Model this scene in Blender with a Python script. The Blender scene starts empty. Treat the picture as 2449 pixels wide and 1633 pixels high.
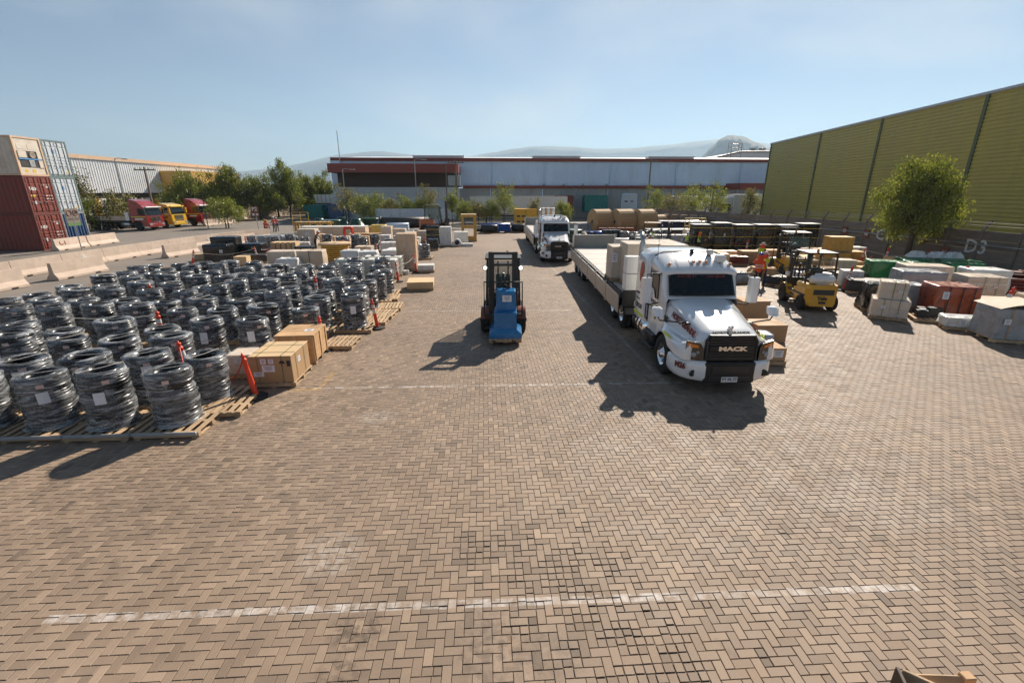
import bpy, bmesh, math, random
import numpy as np
from mathutils import Vector, Matrix
random.seed(7)
RNG = np.random.default_rng(7)
R = math.radians
sc = bpy.context.scene
COL = sc.collection

# ------------------------------------------------------------------ camera
CAM_H, PITCH, YAW = 4.5, R(17.9), R(3.3)
FPX = 1099.0 / 2449.0 * 2352.0          # focal length in the 2352 px wide measuring frame
cam_d = bpy.data.cameras.new('camera')
cam_d.sensor_width = 36.0
cam_d.lens = 36.0 * 1099.0 / 2449.0
cam_d.clip_start = 0.05
cam_d.clip_end = 60000.0
cam = bpy.data.objects.new('camera', cam_d)
COL.objects.link(cam)
cam.location = (0, 0, CAM_H)
cam.rotation_euler = (math.pi / 2 - PITCH, 0, -YAW)
sc.camera = cam

# ------------------------------------------------------------------ sky, sun, exposure
SUN_AZ, SUN_EL = R(31.0), R(36.0)       # azimuth clockwise from +Y
world = bpy.data.worlds.new('World')
sc.world = world
world.use_nodes = True
wn, wl = world.node_tree.nodes, world.node_tree.links
wn.clear()
w_out = wn.new('ShaderNodeOutputWorld')
w_bg = wn.new('ShaderNodeBackground')
w_sky = wn.new('ShaderNodeTexSky')
w_sky.sky_type = 'NISHITA'
w_sky.sun_disc = False
w_sky.sun_elevation = SUN_EL
w_sky.sun_rotation = SUN_AZ
w_sky.altitude = 2500
w_sky.air_density = 1.15
w_sky.dust_density = 0.1
w_sky.ozone_density = 1.2
w_bg.inputs['Strength'].default_value = 0.05
# thin high cloud veil, stretched, over the whole sky
w_tc = wn.new('ShaderNodeTexCoord')
w_sep = wn.new('ShaderNodeSeparateXYZ')
wl.new(w_tc.outputs['Generated'], w_sep.inputs[0])
w_add = wn.new('ShaderNodeMath'); w_add.operation = 'ADD'; w_add.inputs[1].default_value = 0.18
wl.new(w_sep.outputs['Z'], w_add.inputs[0])
w_dx = wn.new('ShaderNodeMath'); w_dx.operation = 'DIVIDE'
w_dy = wn.new('ShaderNodeMath'); w_dy.operation = 'DIVIDE'
wl.new(w_sep.outputs['X'], w_dx.inputs[0]); wl.new(w_add.outputs[0], w_dx.inputs[1])
wl.new(w_sep.outputs['Y'], w_dy.inputs[0]); wl.new(w_add.outputs[0], w_dy.inputs[1])
w_cmb = wn.new('ShaderNodeCombineXYZ')
wl.new(w_dx.outputs[0], w_cmb.inputs[0]); wl.new(w_dy.outputs[0], w_cmb.inputs[1])
w_map = wn.new('ShaderNodeMapping')
w_map.inputs['Scale'].default_value = (0.6, 0.6, 1.0)
w_map.inputs['Rotation'].default_value = (0, 0, R(14))
w_map.inputs['Location'].default_value = (4.4, 8.2, 0.0)
wl.new(w_cmb.outputs[0], w_map.inputs[0])
w_n = wn.new('ShaderNodeTexNoise')
w_n.inputs['Scale'].default_value = 0.8
w_n.inputs['Detail'].default_value = 5.0
w_n.inputs['Roughness'].default_value = 0.5
w_n.inputs['Distortion'].default_value = 0.4
wl.new(w_map.outputs[0], w_n.inputs['Vector'])
w_rmp = wn.new('ShaderNodeMapRange')
w_rmp.inputs[1].default_value = 0.5; w_rmp.inputs[2].default_value = 0.74
w_rmp.inputs[3].default_value = 0.0; w_rmp.inputs[4].default_value = 0.7
w_rmp.interpolation_type = 'SMOOTHSTEP'
wl.new(w_n.outputs['Fac'], w_rmp.inputs[0])
w_mix = wn.new('ShaderNodeMix'); w_mix.data_type = 'RGBA'
w_mix.inputs[7].default_value = (8.6, 8.9, 9.0, 1)
wl.new(w_rmp.outputs[0], w_mix.inputs[0])
wl.new(w_sky.outputs[0], w_mix.inputs[6])
wl.new(w_mix.outputs[2], w_bg.inputs['Color'])
wl.new(w_bg.outputs[0], w_out.inputs['Surface'])

sun_d = bpy.data.lights.new('sun', 'SUN')
sun_d.energy = 5.0
sun_d.angle = R(0.5)
sun_d.color = (1.0, 0.9, 0.77)
sun = bpy.data.objects.new('sun', sun_d)
COL.objects.link(sun)
_sd = Vector((math.sin(SUN_AZ) * math.cos(SUN_EL), math.cos(SUN_AZ) * math.cos(SUN_EL), math.sin(SUN_EL)))
sun.rotation_euler = _sd.to_track_quat('Z', 'Y').to_euler()

sc.view_settings.view_transform = 'Standard'
sc.view_settings.look = 'None'
sc.view_settings.gamma = 1.0
sc.view_settings.use_curve_mapping = False
sc.view_settings.exposure = 0.76
sc.render.engine = 'CYCLES'
sc.cycles.use_denoising = True
try:
    sc.cycles.denoiser = 'OPENIMAGEDENOISE'
except Exception:
    pass
sc.cycles.max_bounces = 6
sc.cycles.diffuse_bounces = 3
sc.cycles.glossy_bounces = 3
sc.cycles.transmission_bounces = 4
sc.cycles.transparent_max_bounces = 12
sc.cycles.volume_bounces = 0
sc.cycles.caustics_reflective = False
sc.cycles.caustics_refractive = False
sc.cycles.sample_clamp_indirect = 6.0

# ------------------------------------------------------------------ survey helper: where the ground (or a level z) lies under a sight line
_cy, _sy = math.cos(YAW), math.sin(YAW)
_F = Vector((_sy * math.cos(PITCH), _cy * math.cos(PITCH), -math.sin(PITCH)))
_RT = Vector((_cy, -_sy, 0.0))
_UP = _RT.cross(_F)
def g(x, y, z=0.0):
    d = _F + _RT * ((x - 1176.0) / FPX) - _UP * ((y - 784.24) / FPX)
    t = (CAM_H - z) / -d.z
    return Vector((d.x * t, d.y * t, z))
def gy(x, y, Y):
    d = _F + _RT * ((x - 1176.0) / FPX) - _UP * ((y - 784.24) / FPX)
    t = Y / d.y
    return Vector((d.x * t, Y, CAM_H + d.z * t))

# ------------------------------------------------------------------ materials
MATS = {}
def _nt(name):
    m = bpy.data.materials.new(name)
    m.use_nodes = True
    n, l = m.node_tree.nodes, m.node_tree.links
    return m, n, l, n['Principled BSDF']
def node(n, kind, **kw):
    o = n.new(kind)
    for k, v in kw.items():
        setattr(o, k, v)
    return o
def mat(name, col, rough=0.6, metal=0.0, var=0.12, scale=3.0, bump=0.0, bscale=40.0, coat=0.0, dirt=None, dirt_amt=0.35,
        stretch=(1, 1, 1), rvar=0.1, emit=None, estr=0.0, per_obj=0.0, spec=0.5, alpha=None, sheen=0.0):
    if name in MATS:
        return MATS[name]
    m, n, l, b = _nt(name)
    tc = node(n, 'ShaderNodeTexCoord')
    mp = node(n, 'ShaderNodeMapping')
    mp.inputs['Scale'].default_value = stretch
    l.new(tc.outputs['Object'], mp.inputs[0])
    no = node(n, 'ShaderNodeTexNoise')
    no.inputs['Scale'].default_value = scale
    no.inputs['Detail'].default_value = 4.0
    l.new(mp.outputs[0], no.inputs['Vector'])
    mr = node(n, 'ShaderNodeMapRange')
    mr.inputs[1].default_value = 0.25; mr.inputs[2].default_value = 0.75
    mr.inputs[3].default_value = 1.0 - var; mr.inputs[4].default_value = 1.0 + var
    l.new(no.outputs['Fac'], mr.inputs[0])
    fac = mr.outputs[0]
    if per_obj:
        oi = node(n, 'ShaderNodeObjectInfo')
        mo = node(n, 'ShaderNodeMapRange')
        mo.inputs[3].default_value = 1.0 - per_obj; mo.inputs[4].default_value = 1.0 + per_obj
        l.new(oi.outputs['Random'], mo.inputs[0])
        mu = node(n, 'ShaderNodeMath', operation='MULTIPLY')
        l.new(fac, mu.inputs[0]); l.new(mo.outputs[0], mu.inputs[1])
        fac = mu.outputs[0]
    mx = node(n, 'ShaderNodeVectorMath', operation='SCALE')
    mx.inputs[0].default_value = col[:3]
    l.new(fac, mx.inputs['Scale'])
    out = mx.outputs[0]
    if dirt is not None:
        n2 = node(n, 'ShaderNodeTexNoise')
        n2.inputs['Scale'].default_value = scale * 0.6
        n2.inputs['Detail'].default_value = 8.0
        n2.inputs['Roughness'].default_value = 0.65
        l.new(mp.outputs[0], n2.inputs['Vector'])
        m2 = node(n, 'ShaderNodeMapRange')
        m2.inputs[1].default_value = 0.5; m2.inputs[2].default_value = 0.72
        m2.inputs[3].default_value = 0.0; m2.inputs[4].default_value = dirt_amt
        l.new(n2.outputs['Fac'], m2.inputs[0])
        mm = node(n, 'ShaderNodeMix', data_type='RGBA')
        l.new(m2.outputs[0], mm.inputs[0])
        l.new(out, mm.inputs[6])
        mm.inputs[7].default_value = (*dirt[:3], 1)
        out = mm.outputs[2]
    l.new(out, b.inputs['Base Color'])
    if rvar:
        rr = node(n, 'ShaderNodeMapRange')
        rr.inputs[1].default_value = 0.3; rr.inputs[2].default_value = 0.7
        rr.inputs[3].default_value = max(0.02, rough - rvar); rr.inputs[4].default_value = min(1, rough + rvar)
        l.new(no.outputs['Fac'], rr.inputs[0])
        l.new(rr.outputs[0], b.inputs['Roughness'])
    else:
        b.inputs['Roughness'].default_value = rough
    b.inputs['Metallic'].default_value = metal
    b.inputs['Specular IOR Level'].default_value = spec
    if coat:
        b.inputs['Coat Weight'].default_value = coat
        b.inputs['Coat Roughness'].default_value = 0.08
    if bump:
        nb = node(n, 'ShaderNodeTexNoise')
        nb.inputs['Scale'].default_value = bscale
        nb.inputs['Detail'].default_value = 5.0
        l.new(mp.outputs[0], nb.inputs['Vector'])
        bp = node(n, 'ShaderNodeBump')
        bp.inputs['Strength'].default_value = min(1.0, bump)
        bp.inputs['Distance'].default_value = 0.02
        l.new(nb.outputs['Fac'], bp.inputs['Height'])
        l.new(bp.outputs[0], b.inputs['Normal'])
    if emit is not None:
        b.inputs['Emission Color'].default_value = (*emit[:3], 1)
        b.inputs['Emission Strength'].default_value = estr
    if alpha is not None:
        b.inputs['Alpha'].default_value = alpha
    MATS[name] = m
    return m

def film_mat(name, col, a0, a1, rough=0.12, scale=9.0, stretch=(1, 1, 2.5), bump=0.6):
    """shrink film: clear where tight, milky where it is gathered"""
    if name in MATS:
        return MATS[name]
    m, n, l, b = _nt(name)
    b.inputs['Base Color'].default_value = (*col, 1)
    b.inputs['Roughness'].default_value = rough
    tc = node(n, 'ShaderNodeTexCoord')
    mp = node(n, 'ShaderNodeMapping')
    mp.inputs['Scale'].default_value = stretch
    l.new(tc.outputs['Object'], mp.inputs[0])
    no = node(n, 'ShaderNodeTexNoise')
    no.inputs['Scale'].default_value = scale
    no.inputs['Detail'].default_value = 6.0
    no.inputs['Distortion'].default_value = 1.2
    l.new(mp.outputs[0], no.inputs['Vector'])
    mr = node(n, 'ShaderNodeMapRange')
    mr.inputs[1].default_value = 0.45; mr.inputs[2].default_value = 0.72
    mr.inputs[3].default_value = a0; mr.inputs[4].default_value = a1
    l.new(no.outputs['Fac'], mr.inputs[0])
    l.new(mr.outputs[0], b.inputs['Alpha'])
    bp = node(n, 'ShaderNodeBump')
    bp.inputs['Strength'].default_value = bump
    bp.inputs['Distance'].default_value = 0.03
    l.new(no.outputs['Fac'], bp.inputs['Height'])
    l.new(bp.outputs[0], b.inputs['Normal'])
    MATS[name] = m
    return m

# ------------------------------------------------------------------ mesh builder
class MB:
    def __init__(self):
        self.v, self.f, self.mi, self.sm = [], [], [], []
        self.cur = 0
        self.smooth = False
    def _add(self, vs, fs, smooth=None):
        o = len(self.v)
        self.v.extend([tuple(p) for p in vs])
        s = self.smooth if smooth is None else smooth
        for q in fs:
            self.f.append(tuple(i + o for i in q)); self.mi.append(self.cur); self.sm.append(s)
        return self
    def mat(self, i):
        self.cur = i
        return self
    def box(self, x0, x1, y0, y1, z0, z1, M=None):
        vs = [(x, y, z) for z in (z0, z1) for y in (y0, y1) for x in (x0, x1)]
        if M is not None:
            vs = [M @ Vector(p) for p in vs]
        return self._add(vs, [(0, 2, 3, 1), (4, 5, 7, 6), (0, 1, 5, 4), (1, 3, 7, 5), (3, 2, 6, 7), (2, 0, 4, 6)], False)
    def cbox(self, x0, x1, y0, y1, z0, z1, c=0.02, M=None):
        """box with chamfered edges"""
        X, Y, Z = (x0, x1), (y0, y1), (z0, z1)
        c = min(c, (x1 - x0) * .45, (y1 - y0) * .45, (z1 - z0) * .45)
        idx, vs = {}, []
        for i in (0, 1):
            for j in (0, 1):
                for k in (0, 1):
                    s = [(1 if a == 0 else -1) * c for a in (i, j, k)]
                    for ax in range(3):
                        p = [X[i] + s[0], Y[j] + s[1], Z[k] + s[2]]
                        p[ax] -= s[ax]
                        idx[(i, j, k, ax)] = len(vs); vs.append(p)
        fs = []
        for a, ring in ((0, [(0, 0), (0, 1), (1, 1), (1, 0)]), (1, [(0, 0), (1, 0), (1, 1), (0, 1)]), (2, [(0, 0), (0, 1), (1, 1), (1, 0)])):
            for s in (0, 1):
                q = []
                for (p, r) in ring:
                    key = [0, 0, 0]
                    o = [t for t in range(3) if t != a]
                    key[a] = s; key[o[0]] = p; key[o[1]] = r
                    q.append(idx[(*key, a)])
                if a == 0: q = q[::-1]
                if s == 1 : q = q[::-1]
                if a == 1: q = q
                fs.append(q)
        for a in range(3):
            o = [t for t in range(3) if t != a]
            for p in (0, 1):
                for r in (0, 1):
                    k0, k1 = [0] * 3, [0] * 3
                    k0[a], k1[a] = 0, 1
                    for k in (k0, k1):
                        k[o[0]], k[o[1]] = p, r
                    fs.append([idx[(*k0, o[0])], idx[(*k1, o[0])], idx[(*k1, o[1])], idx[(*k0, o[1])]])
        for i in (0, 1):
            for j in (0, 1):
                for k in (0, 1):
                    fs.append([idx[(i, j, k, 0)], idx[(i, j, k, 1)], idx[(i, j, k, 2)]])
        if M is not None:
            vs = [M @ Vector(p) for p in vs]
        return self._add(vs, fs, False)
    def tube(self, pts, r, n=8, cap=True, smooth=True):
        pts = [Vector(p) for p in pts]
        rs = r if isinstance(r, (list, tuple)) else [r] * len(pts)
        rings = []
        for i, p in enumerate(pts):
            d = (pts[min(i + 1, len(pts) - 1)] - pts[max(i - 1, 0)]).normalized()
            a = Vector((0, 0, 1)) if abs(d.z) < 0.95 else Vector((1, 0, 0))
            u = d.cross(a).normalized(); w = d.cross(u)
            rings.append([p + (u * math.cos(2 * math.pi * k / n) + w * math.sin(2 * math.pi * k / n)) * rs[i] for k in range(n)])
        vs = [q for rg in rings for q in rg]
        fs = [(i * n + k, (i + 1) * n + k, (i + 1) * n + (k + 1) % n, i * n + (k + 1) % n) for i in range(len(pts) - 1) for k in range(n)]
        self._add(vs, fs, smooth)
        if cap:
            self._add(rings[0], [tuple(range(n))], False)
            self._add(rings[-1], [tuple(range(n))[::-1]], False)
        return self
    def lathe(self, prof, n=24, c=(0, 0, 0), axis='z', smooth=True, wob=None):
        vs = []
        for i, (r, h) in enumerate(prof):
            for k in range(n):
                a = 2 * math.pi * k / n
                rr, hh = (r, h) if wob is None else wob(r, h, a, i)
                p = (rr * math.cos(a), rr * math.sin(a), hh)
                if axis == 'x': p = (p[2], p[0], p[1])
                elif axis == 'y': p = (p[0], p[2], p[1])
                vs.append((p[0] + c[0], p[1] + c[1], p[2] + c[2]))
        fs = [(i * n + k, i * n + (k + 1) % n, (i + 1) * n + (k + 1) % n, (i + 1) * n + k) for i in range(len(prof) - 1) for k in range(n)]
        if axis == 'y': fs = [q[::-1] for q in fs]
        return self._add(vs, fs, smooth)
    def prism(self, poly, a0, a1, axis='x', M=None):
        """2-D polygon extruded along an axis; poly coordinates are the two other axes in order"""
        n = len(poly)
        def P(u, v, a):
            return {'x': (a, u, v), 'y': (u, a, v), 'z': (u, v, a)}[axis]
        vs = [P(u, v, a0) for u, v in poly] + [P(u, v, a1) for u, v in poly]
        if M is not None:
            vs = [M @ Vector(p) for p in vs]
        fs = [(i, (i + 1) % n, (i + 1) % n + n, i + n) for i in range(n)] + [tuple(range(n))[::-1], tuple(range(n, 2 * n))]
        return self._add(vs, fs, False)
    def quad(self, a, b, c, d, smooth=False):
        return self._add([a, b, c, d], [(0, 1, 2, 3)], smooth)
    def loft(self, rings, closed=True, smooth=True, cap0=False, cap1=False):
        n = len(rings[0])
        vs = [p for rg in rings for p in rg]
        m = n if closed else n - 1
        fs = [(i * n + k, i * n + (k + 1) % n, (i + 1) * n + (k + 1) % n, (i + 1) * n + k) for i in range(len(rings) - 1) for k in range(m)]
        self._add(vs, fs, smooth)
        if cap0: self._add(rings[0], [tuple(range(n))[::-1]], False)
        if cap1: self._add(rings[-1], [tuple(range(n))], False)
        return self
    def mesh(self, name, mats):
        me = bpy.data.meshes.new(name)
        me.from_pydata(self.v, [], self.f)
        for m in (mats if isinstance(mats, (list, tuple)) else [mats]):
            me.materials.append(m)
        me.polygons.foreach_set('material_index', self.mi)
        me.polygons.foreach_set('use_smooth', self.sm)
        me.update()
        bm = bmesh.new(); bm.from_mesh(me)
        bmesh.ops.recalc_face_normals(bm, faces=bm.faces)
        bm.to_mesh(me); bm.free()
        return me
    def build(self, name, mats, parent=None, loc=(0, 0, 0), rz=0.0, recalc=True):
        me = self.mesh(name, mats)
        o = bpy.data.objects.new(name, me)
        COL.objects.link(o)
        o.location = loc; o.rotation_euler = (0, 0, rz)
        if parent is not None: o.parent = parent
        return o

def tag(o, label=None, cat=None, group=None, kind=None):
    if label: o['label'] = label
    if cat: o['category'] = cat
    if group: o['group'] = group
    if kind: o['kind'] = kind
    return o
def thing(name, label, cat, loc=(0, 0, 0), rz=0.0, group=None):
    o = bpy.data.objects.new(name, None)
    COL.objects.link(o)
    o.location = loc; o.rotation_euler = (0, 0, rz)
    o.empty_display_size = 0.2
    return tag(o, label, cat, group)
def inst(me, name, parent=None, loc=(0, 0, 0), rot=(0, 0, 0), scale=None):
    o = bpy.data.objects.new(name, me)
    COL.objects.link(o)
    o.location = loc; o.rotation_euler = rot
    if scale is not None: o.scale = scale
    if parent is not None: o.parent = parent
    return o
def dup(root, loc, rz=0.0, label=None, group=None, scale=None):
    def rec(o, par):
        c = o.copy(); COL.objects.link(c)
        if par is not None:
            c.parent = par
            c.matrix_parent_inverse = o.matrix_parent_inverse.copy()
        for ch in list(o.children): rec(ch, c)
        return c
    r = rec(root, None)
    r.location = loc; r.rotation_euler = (0, 0, rz)
    if scale is not None: r.scale = scale
    if label: r['label'] = label
    if group: r['group'] = group
    return r
_TXT = {}
def text_mesh(s, size, extrude, bold, align, m):
    key = (s, size, extrude, bold, align, m.name)
    if key not in _TXT:
        cu = bpy.data.curves.new('lettering', 'FONT')
        cu.body = s; cu.size = size; cu.extrude = extrude; cu.offset = bold
        cu.align_x = align; cu.align_y = 'CENTER'; cu.resolution_u = 2
        o = bpy.data.objects.new('lettering', cu)
        COL.objects.link(o)
        bpy.context.view_layer.update()
        me = bpy.data.meshes.new_from_object(o.evaluated_get(bpy.context.evaluated_depsgraph_get()))
        me.name = 'lettering'
        me.materials.clear(); me.materials.append(m)
        bpy.data.objects.remove(o); bpy.data.curves.remove(cu)
        _TXT[key] = me
    return _TXT[key]
def text(name, s, size, m, parent, loc, rot, extrude=0.004, bold=0.0, sx=1.0, align='CENTER'):
    """rot: euler, or a pair (writing direction, up direction)"""
    o = inst(text_mesh(s, size, extrude, bold, align, m), name, parent)
    if len(rot) == 2:
        x = Vector(rot[0]).normalized(); y = Vector(rot[1]); y = (y - x * y.dot(x)).normalized(); z = x.cross(y)
        e = Matrix((x, y, z)).transposed().to_euler()
    else:
        e = rot
    o.location = loc; o.rotation_euler = e; o.scale = (sx, 1, 1)
    return o
ORD = ['first', 'second', 'third', 'fourth', 'fifth', 'sixth', 'seventh', 'eighth', 'ninth', 'tenth', 'eleventh', 'twelfth', 'thirteenth', 'fourteenth', 'fifteenth', 'sixteenth']
# ------------------------------------------------------------------ ground, road, paving
def paver_material(name, use_attr):
    m, n, l, b = _nt(name)
    geo = node(n, 'ShaderNodeNewGeometry')
    sep = node(n, 'ShaderNodeSeparateXYZ'); l.new(geo.outputs['Position'], sep.inputs[0])
    def M(op, a, c=None, d=None):
        k = node(n, 'ShaderNodeMath', operation=op)
        for i, t in enumerate((a, c, d)):
            if t is None: continue
            if isinstance(t, (int, float)): k.inputs[i].default_value = t
            else: l.new(t, k.inputs[i])
        return k.outputs[0]
    def noise(scale, detail=4, rough=.55, dist=0.0):
        k = node(n, 'ShaderNodeTexNoise')
        k.inputs['Scale'].default_value = scale; k.inputs['Detail'].default_value = detail
        k.inputs['Roughness'].default_value = rough; k.inputs['Distortion'].default_value = dist
        l.new(geo.outputs['Position'], k.inputs['Vector'])
        return k.outputs['Fac']
    def rng(x, a, c, lo, hi):
        k = node(n, 'ShaderNodeMapRange')
        k.inputs[1].default_value = a; k.inputs[2].default_value = c; k.inputs[3].default_value = lo; k.inputs[4].default_value = hi
        l.new(x, k.inputs[0]); return k.outputs[0]
    X, Y = sep.outputs['X'], sep.outputs['Y']
    big = noise(0.22, 3); mid = noise(2.2, 5, .6); fine = noise(95, 3, .7); speck = noise(300, 2, .6)
    tone = rng(big, .3, .7, .84, 1.1)
    tone = M('MULTIPLY', tone, rng(mid, .3, .7, .88, 1.09))
    tone = M('MULTIPLY', tone, rng(fine, .3, .7, .88, 1.12))
    tone = M('MULTIPLY', tone, rng(speck, .3, .7, .9, 1.1))
    at = node(n, 'ShaderNodeAttribute'); at.attribute_name = 'tone'
    if use_attr:
        tone = M('MULTIPLY', tone, at.outputs['Fac'])
    else:
        # far paving: the single stones are too small to see
        vor = node(n, 'ShaderNodeTexBrick')
        vor.inputs['Scale'].default_value = 1.0; vor.inputs['Brick Width'].default_value = .2; vor.inputs['Row Height'].default_value = .1
        vor.inputs['Mortar Size'].default_value = .006
        vor.inputs['Color1'].default_value = (1.12, 1.12, 1.12, 1); vor.inputs['Color2'].default_value = (.88, .88, .88, 1); vor.inputs['Mortar'].default_value = (.5, .5, .5, 1)
        l.new(geo.outputs['Position'], vor.inputs['Vector'])
        tone = M('MULTIPLY', tone, vor.outputs['Color'])
    base = node(n, 'ShaderNodeVectorMath', operation='SCALE')
    cm = node(n, 'ShaderNodeMix', data_type='RGBA')
    l.new(noise(.5, 3), cm.inputs[0])
    cm.inputs[6].default_value = (.262, .184, .124, 1); cm.inputs[7].default_value = (.3, .222, .162, 1)
    l.new(cm.outputs[2], base.inputs[0]); l.new(tone, base.inputs['Scale'])
    # oil stains
    st = noise(1.35, 4, .6, .3)
    spots = rng(st, .64, .72, 0.0, .55)
    dk = node(n, 'ShaderNodeMix', data_type='RGBA')
    l.new(spots, dk.inputs[0]); l.new(base.outputs[0], dk.inputs[6]); dk.inputs[7].default_value = (.1, .075, .055, 1)
    col = dk.outputs[2]
    # single oil patches and pale scuffs, each at its own place
    def blob(cx, cy, rx, ry, c, amt):
        nonlocal col
        e = M('ADD', M('POWER', M('DIVIDE', M('SUBTRACT', X, cx), rx), 2.0), M('POWER', M('DIVIDE', M('SUBTRACT', Y, cy), ry), 2.0))
        f = M('MULTIPLY', rng(e, .2, 1.0, 1.0, 0.0), M('MULTIPLY', rng(noise(9.0, 5, .65), .42, .6, 0.0, 1.0), amt))
        k = node(n, 'ShaderNodeMix', data_type='RGBA'); k.clamp_factor = True
        l.new(f, k.inputs[0]); l.new(col, k.inputs[6]); k.inputs[7].default_value = (*c, 1); col = k.outputs[2]
    OIL, PALE = (.075, .052, .036), (.5, .44, .38)
    for a in ((-1.45, 3.85, .35, .3, OIL, .75), (-1.5, 3.35, .3, .25, OIL, .7), (-.05, 3.6, .4, .6, OIL, .5), (.55, 3.45, .5, .4, OIL, .35), (-2.1, 5.0, .5, .5, PALE, .5), (-2.35, 8.9, .5, .35, PALE, .5), (.3, 16.0, .4, 5.0, OIL, .45), (2.0, 7.4, .6, .5, PALE, .3), (-.4, 12.2, .5, .6, OIL, .3), (1.5, 21, .5, 4.0, OIL, .3), (6.0, 5.6, 1.2, .8, PALE, .3)):
        blob(*a)
    # worn white parking lines
    wear = M('MULTIPLY', rng(noise(5.0, 8, .7), .41, .6, 0.0, 1.0), rng(noise(0.8, 3), .3, .55, .35, 1.0))
    def line(axis, c0, slope, w, a0, a1, amt):
        u, v = (X, Y) if axis == 'x' else (Y, X)
        e = M('ABSOLUTE', M('SUBTRACT', v, M('ADD', M('MULTIPLY', u, slope), c0)))
        inside = M('MULTIPLY', M('LESS_THAN', e, w / 2), M('MULTIPLY', M('GREATER_THAN', u, a0), M('LESS_THAN', u, a1)))
        return M('MULTIPLY', inside, amt)
    tot = None
    for a in (('x', 4.13, -.014, .11, -4.95, 5.1, .6), ('x', 10.43, -.018, .1, -4.2, 4.9, .6), ('x', 17.98, -.03, .1, -4.0, 3.4, .55),
              ('x', 25.25, -.05, .12, -6.4, 3.6, .4), ('y', 4.52, -.011, .12, 10.3, 41.0, .42), ('x', 32.0, -.03, .12, -5.5, 3.6, .4)):
        q = line(*a)
        tot = q if tot is None else M('MAXIMUM', tot, q)
    pf = M('MULTIPLY', tot, wear)
    px = node(n, 'ShaderNodeMix', data_type='RGBA')
    l.new(pf, px.inputs[0]); l.new(col, px.inputs[6]); px.inputs[7].default_value = (.72, .68, .64, 1)
    # remains of a yellow corner mark beside the cartons
    ym = None
    for (xa, xb, ya, yb) in ((-4.75, -4.1, 10.38, 10.5), (-4.12, -4.0, 10.38, 11.6)):
        q = M('MULTIPLY', M('MULTIPLY', M('GREATER_THAN', X, xa), M('LESS_THAN', X, xb)), M('MULTIPLY', M('GREATER_THAN', Y, ya), M('LESS_THAN', Y, yb)))
        ym = q if ym is None else M('MAXIMUM', ym, q)
    yy = node(n, 'ShaderNodeMix', data_type='RGBA')
    l.new(M('MULTIPLY', M('MULTIPLY', ym, wear), .7), yy.inputs[0]); l.new(px.outputs[2], yy.inputs[6]); yy.inputs[7].default_value = (.55, .32, .06, 1)
    l.new(yy.outputs[2], b.inputs['Base Color'])
    l.new(rng(mid, .3, .7, .6, .76), b.inputs['Roughness'])
    b.inputs['Specular IOR Level'].default_value = .38
    bp = node(n, 'ShaderNodeBump'); bp.inputs['Strength'].default_value = .45; bp.inputs['Distance'].default_value = .004
    l.new(fine, bp.inputs['Height']); l.new(bp.outputs[0], b.inputs['Normal'])
    return m
M_PAVER = paver_material('paver_concrete', True)
M_PAVER_FAR = paver_material('paver_concrete_far', False)
M_JOINT = mat('joint_sand', (.12, .088, .062), .95, var=.35, scale=14, bump=.4, bscale=120)
M_ASPH = mat('asphalt', (.2, .168, .14), .8, var=.14, scale=.5, bump=.25, bscale=60, dirt=(.21, .185, .16), dirt_amt=.6)
M_EARTH = mat('dry_earth', (.2, .14, .095), .95, var=.25, scale=.6, bump=.6, bscale=9, dirt=(.12, .11, .06), dirt_amt=.5)

def sheet(name, x0, x1, y0, y1, z, m, nx=1, ny=1):
    b = MB()
    for i in range(nx):
        for j in range(ny):
            xa, xb = x0 + (x1 - x0) * i / nx, x0 + (x1 - x0) * (i + 1) / nx
            ya, yb = y0 + (y1 - y0) * j / ny, y0 + (y1 - y0) * (j + 1) / ny
            b.quad((xa, ya, z), (xb, ya, z), (xb, yb, z), (xa, yb, z))
    o = b.build(name, m)
    return tag(o, kind='structure')
sheet('ground', -9000, 9000, -600, 13000, -0.06, M_EARTH)
sheet('road', -140, 140, -10, 104, -0.02, M_ASPH)
YX0, YX1, YY0, YY1, YSPLIT = -20.5, 26.0, 1.2, 60.0, 36.0
yard = sheet('yard_paving', YX0, YX1, -4, YSPLIT, -0.011, M_JOINT)
sheet('yard_paving_far', YX0, 34.0, YSPLIT + .001, YY1, -0.003, M_PAVER_FAR)
sheet('yard_paving_side', YX1 + .001, 34.0, -4, YSPLIT, -0.003, M_PAVER_FAR)

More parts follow.
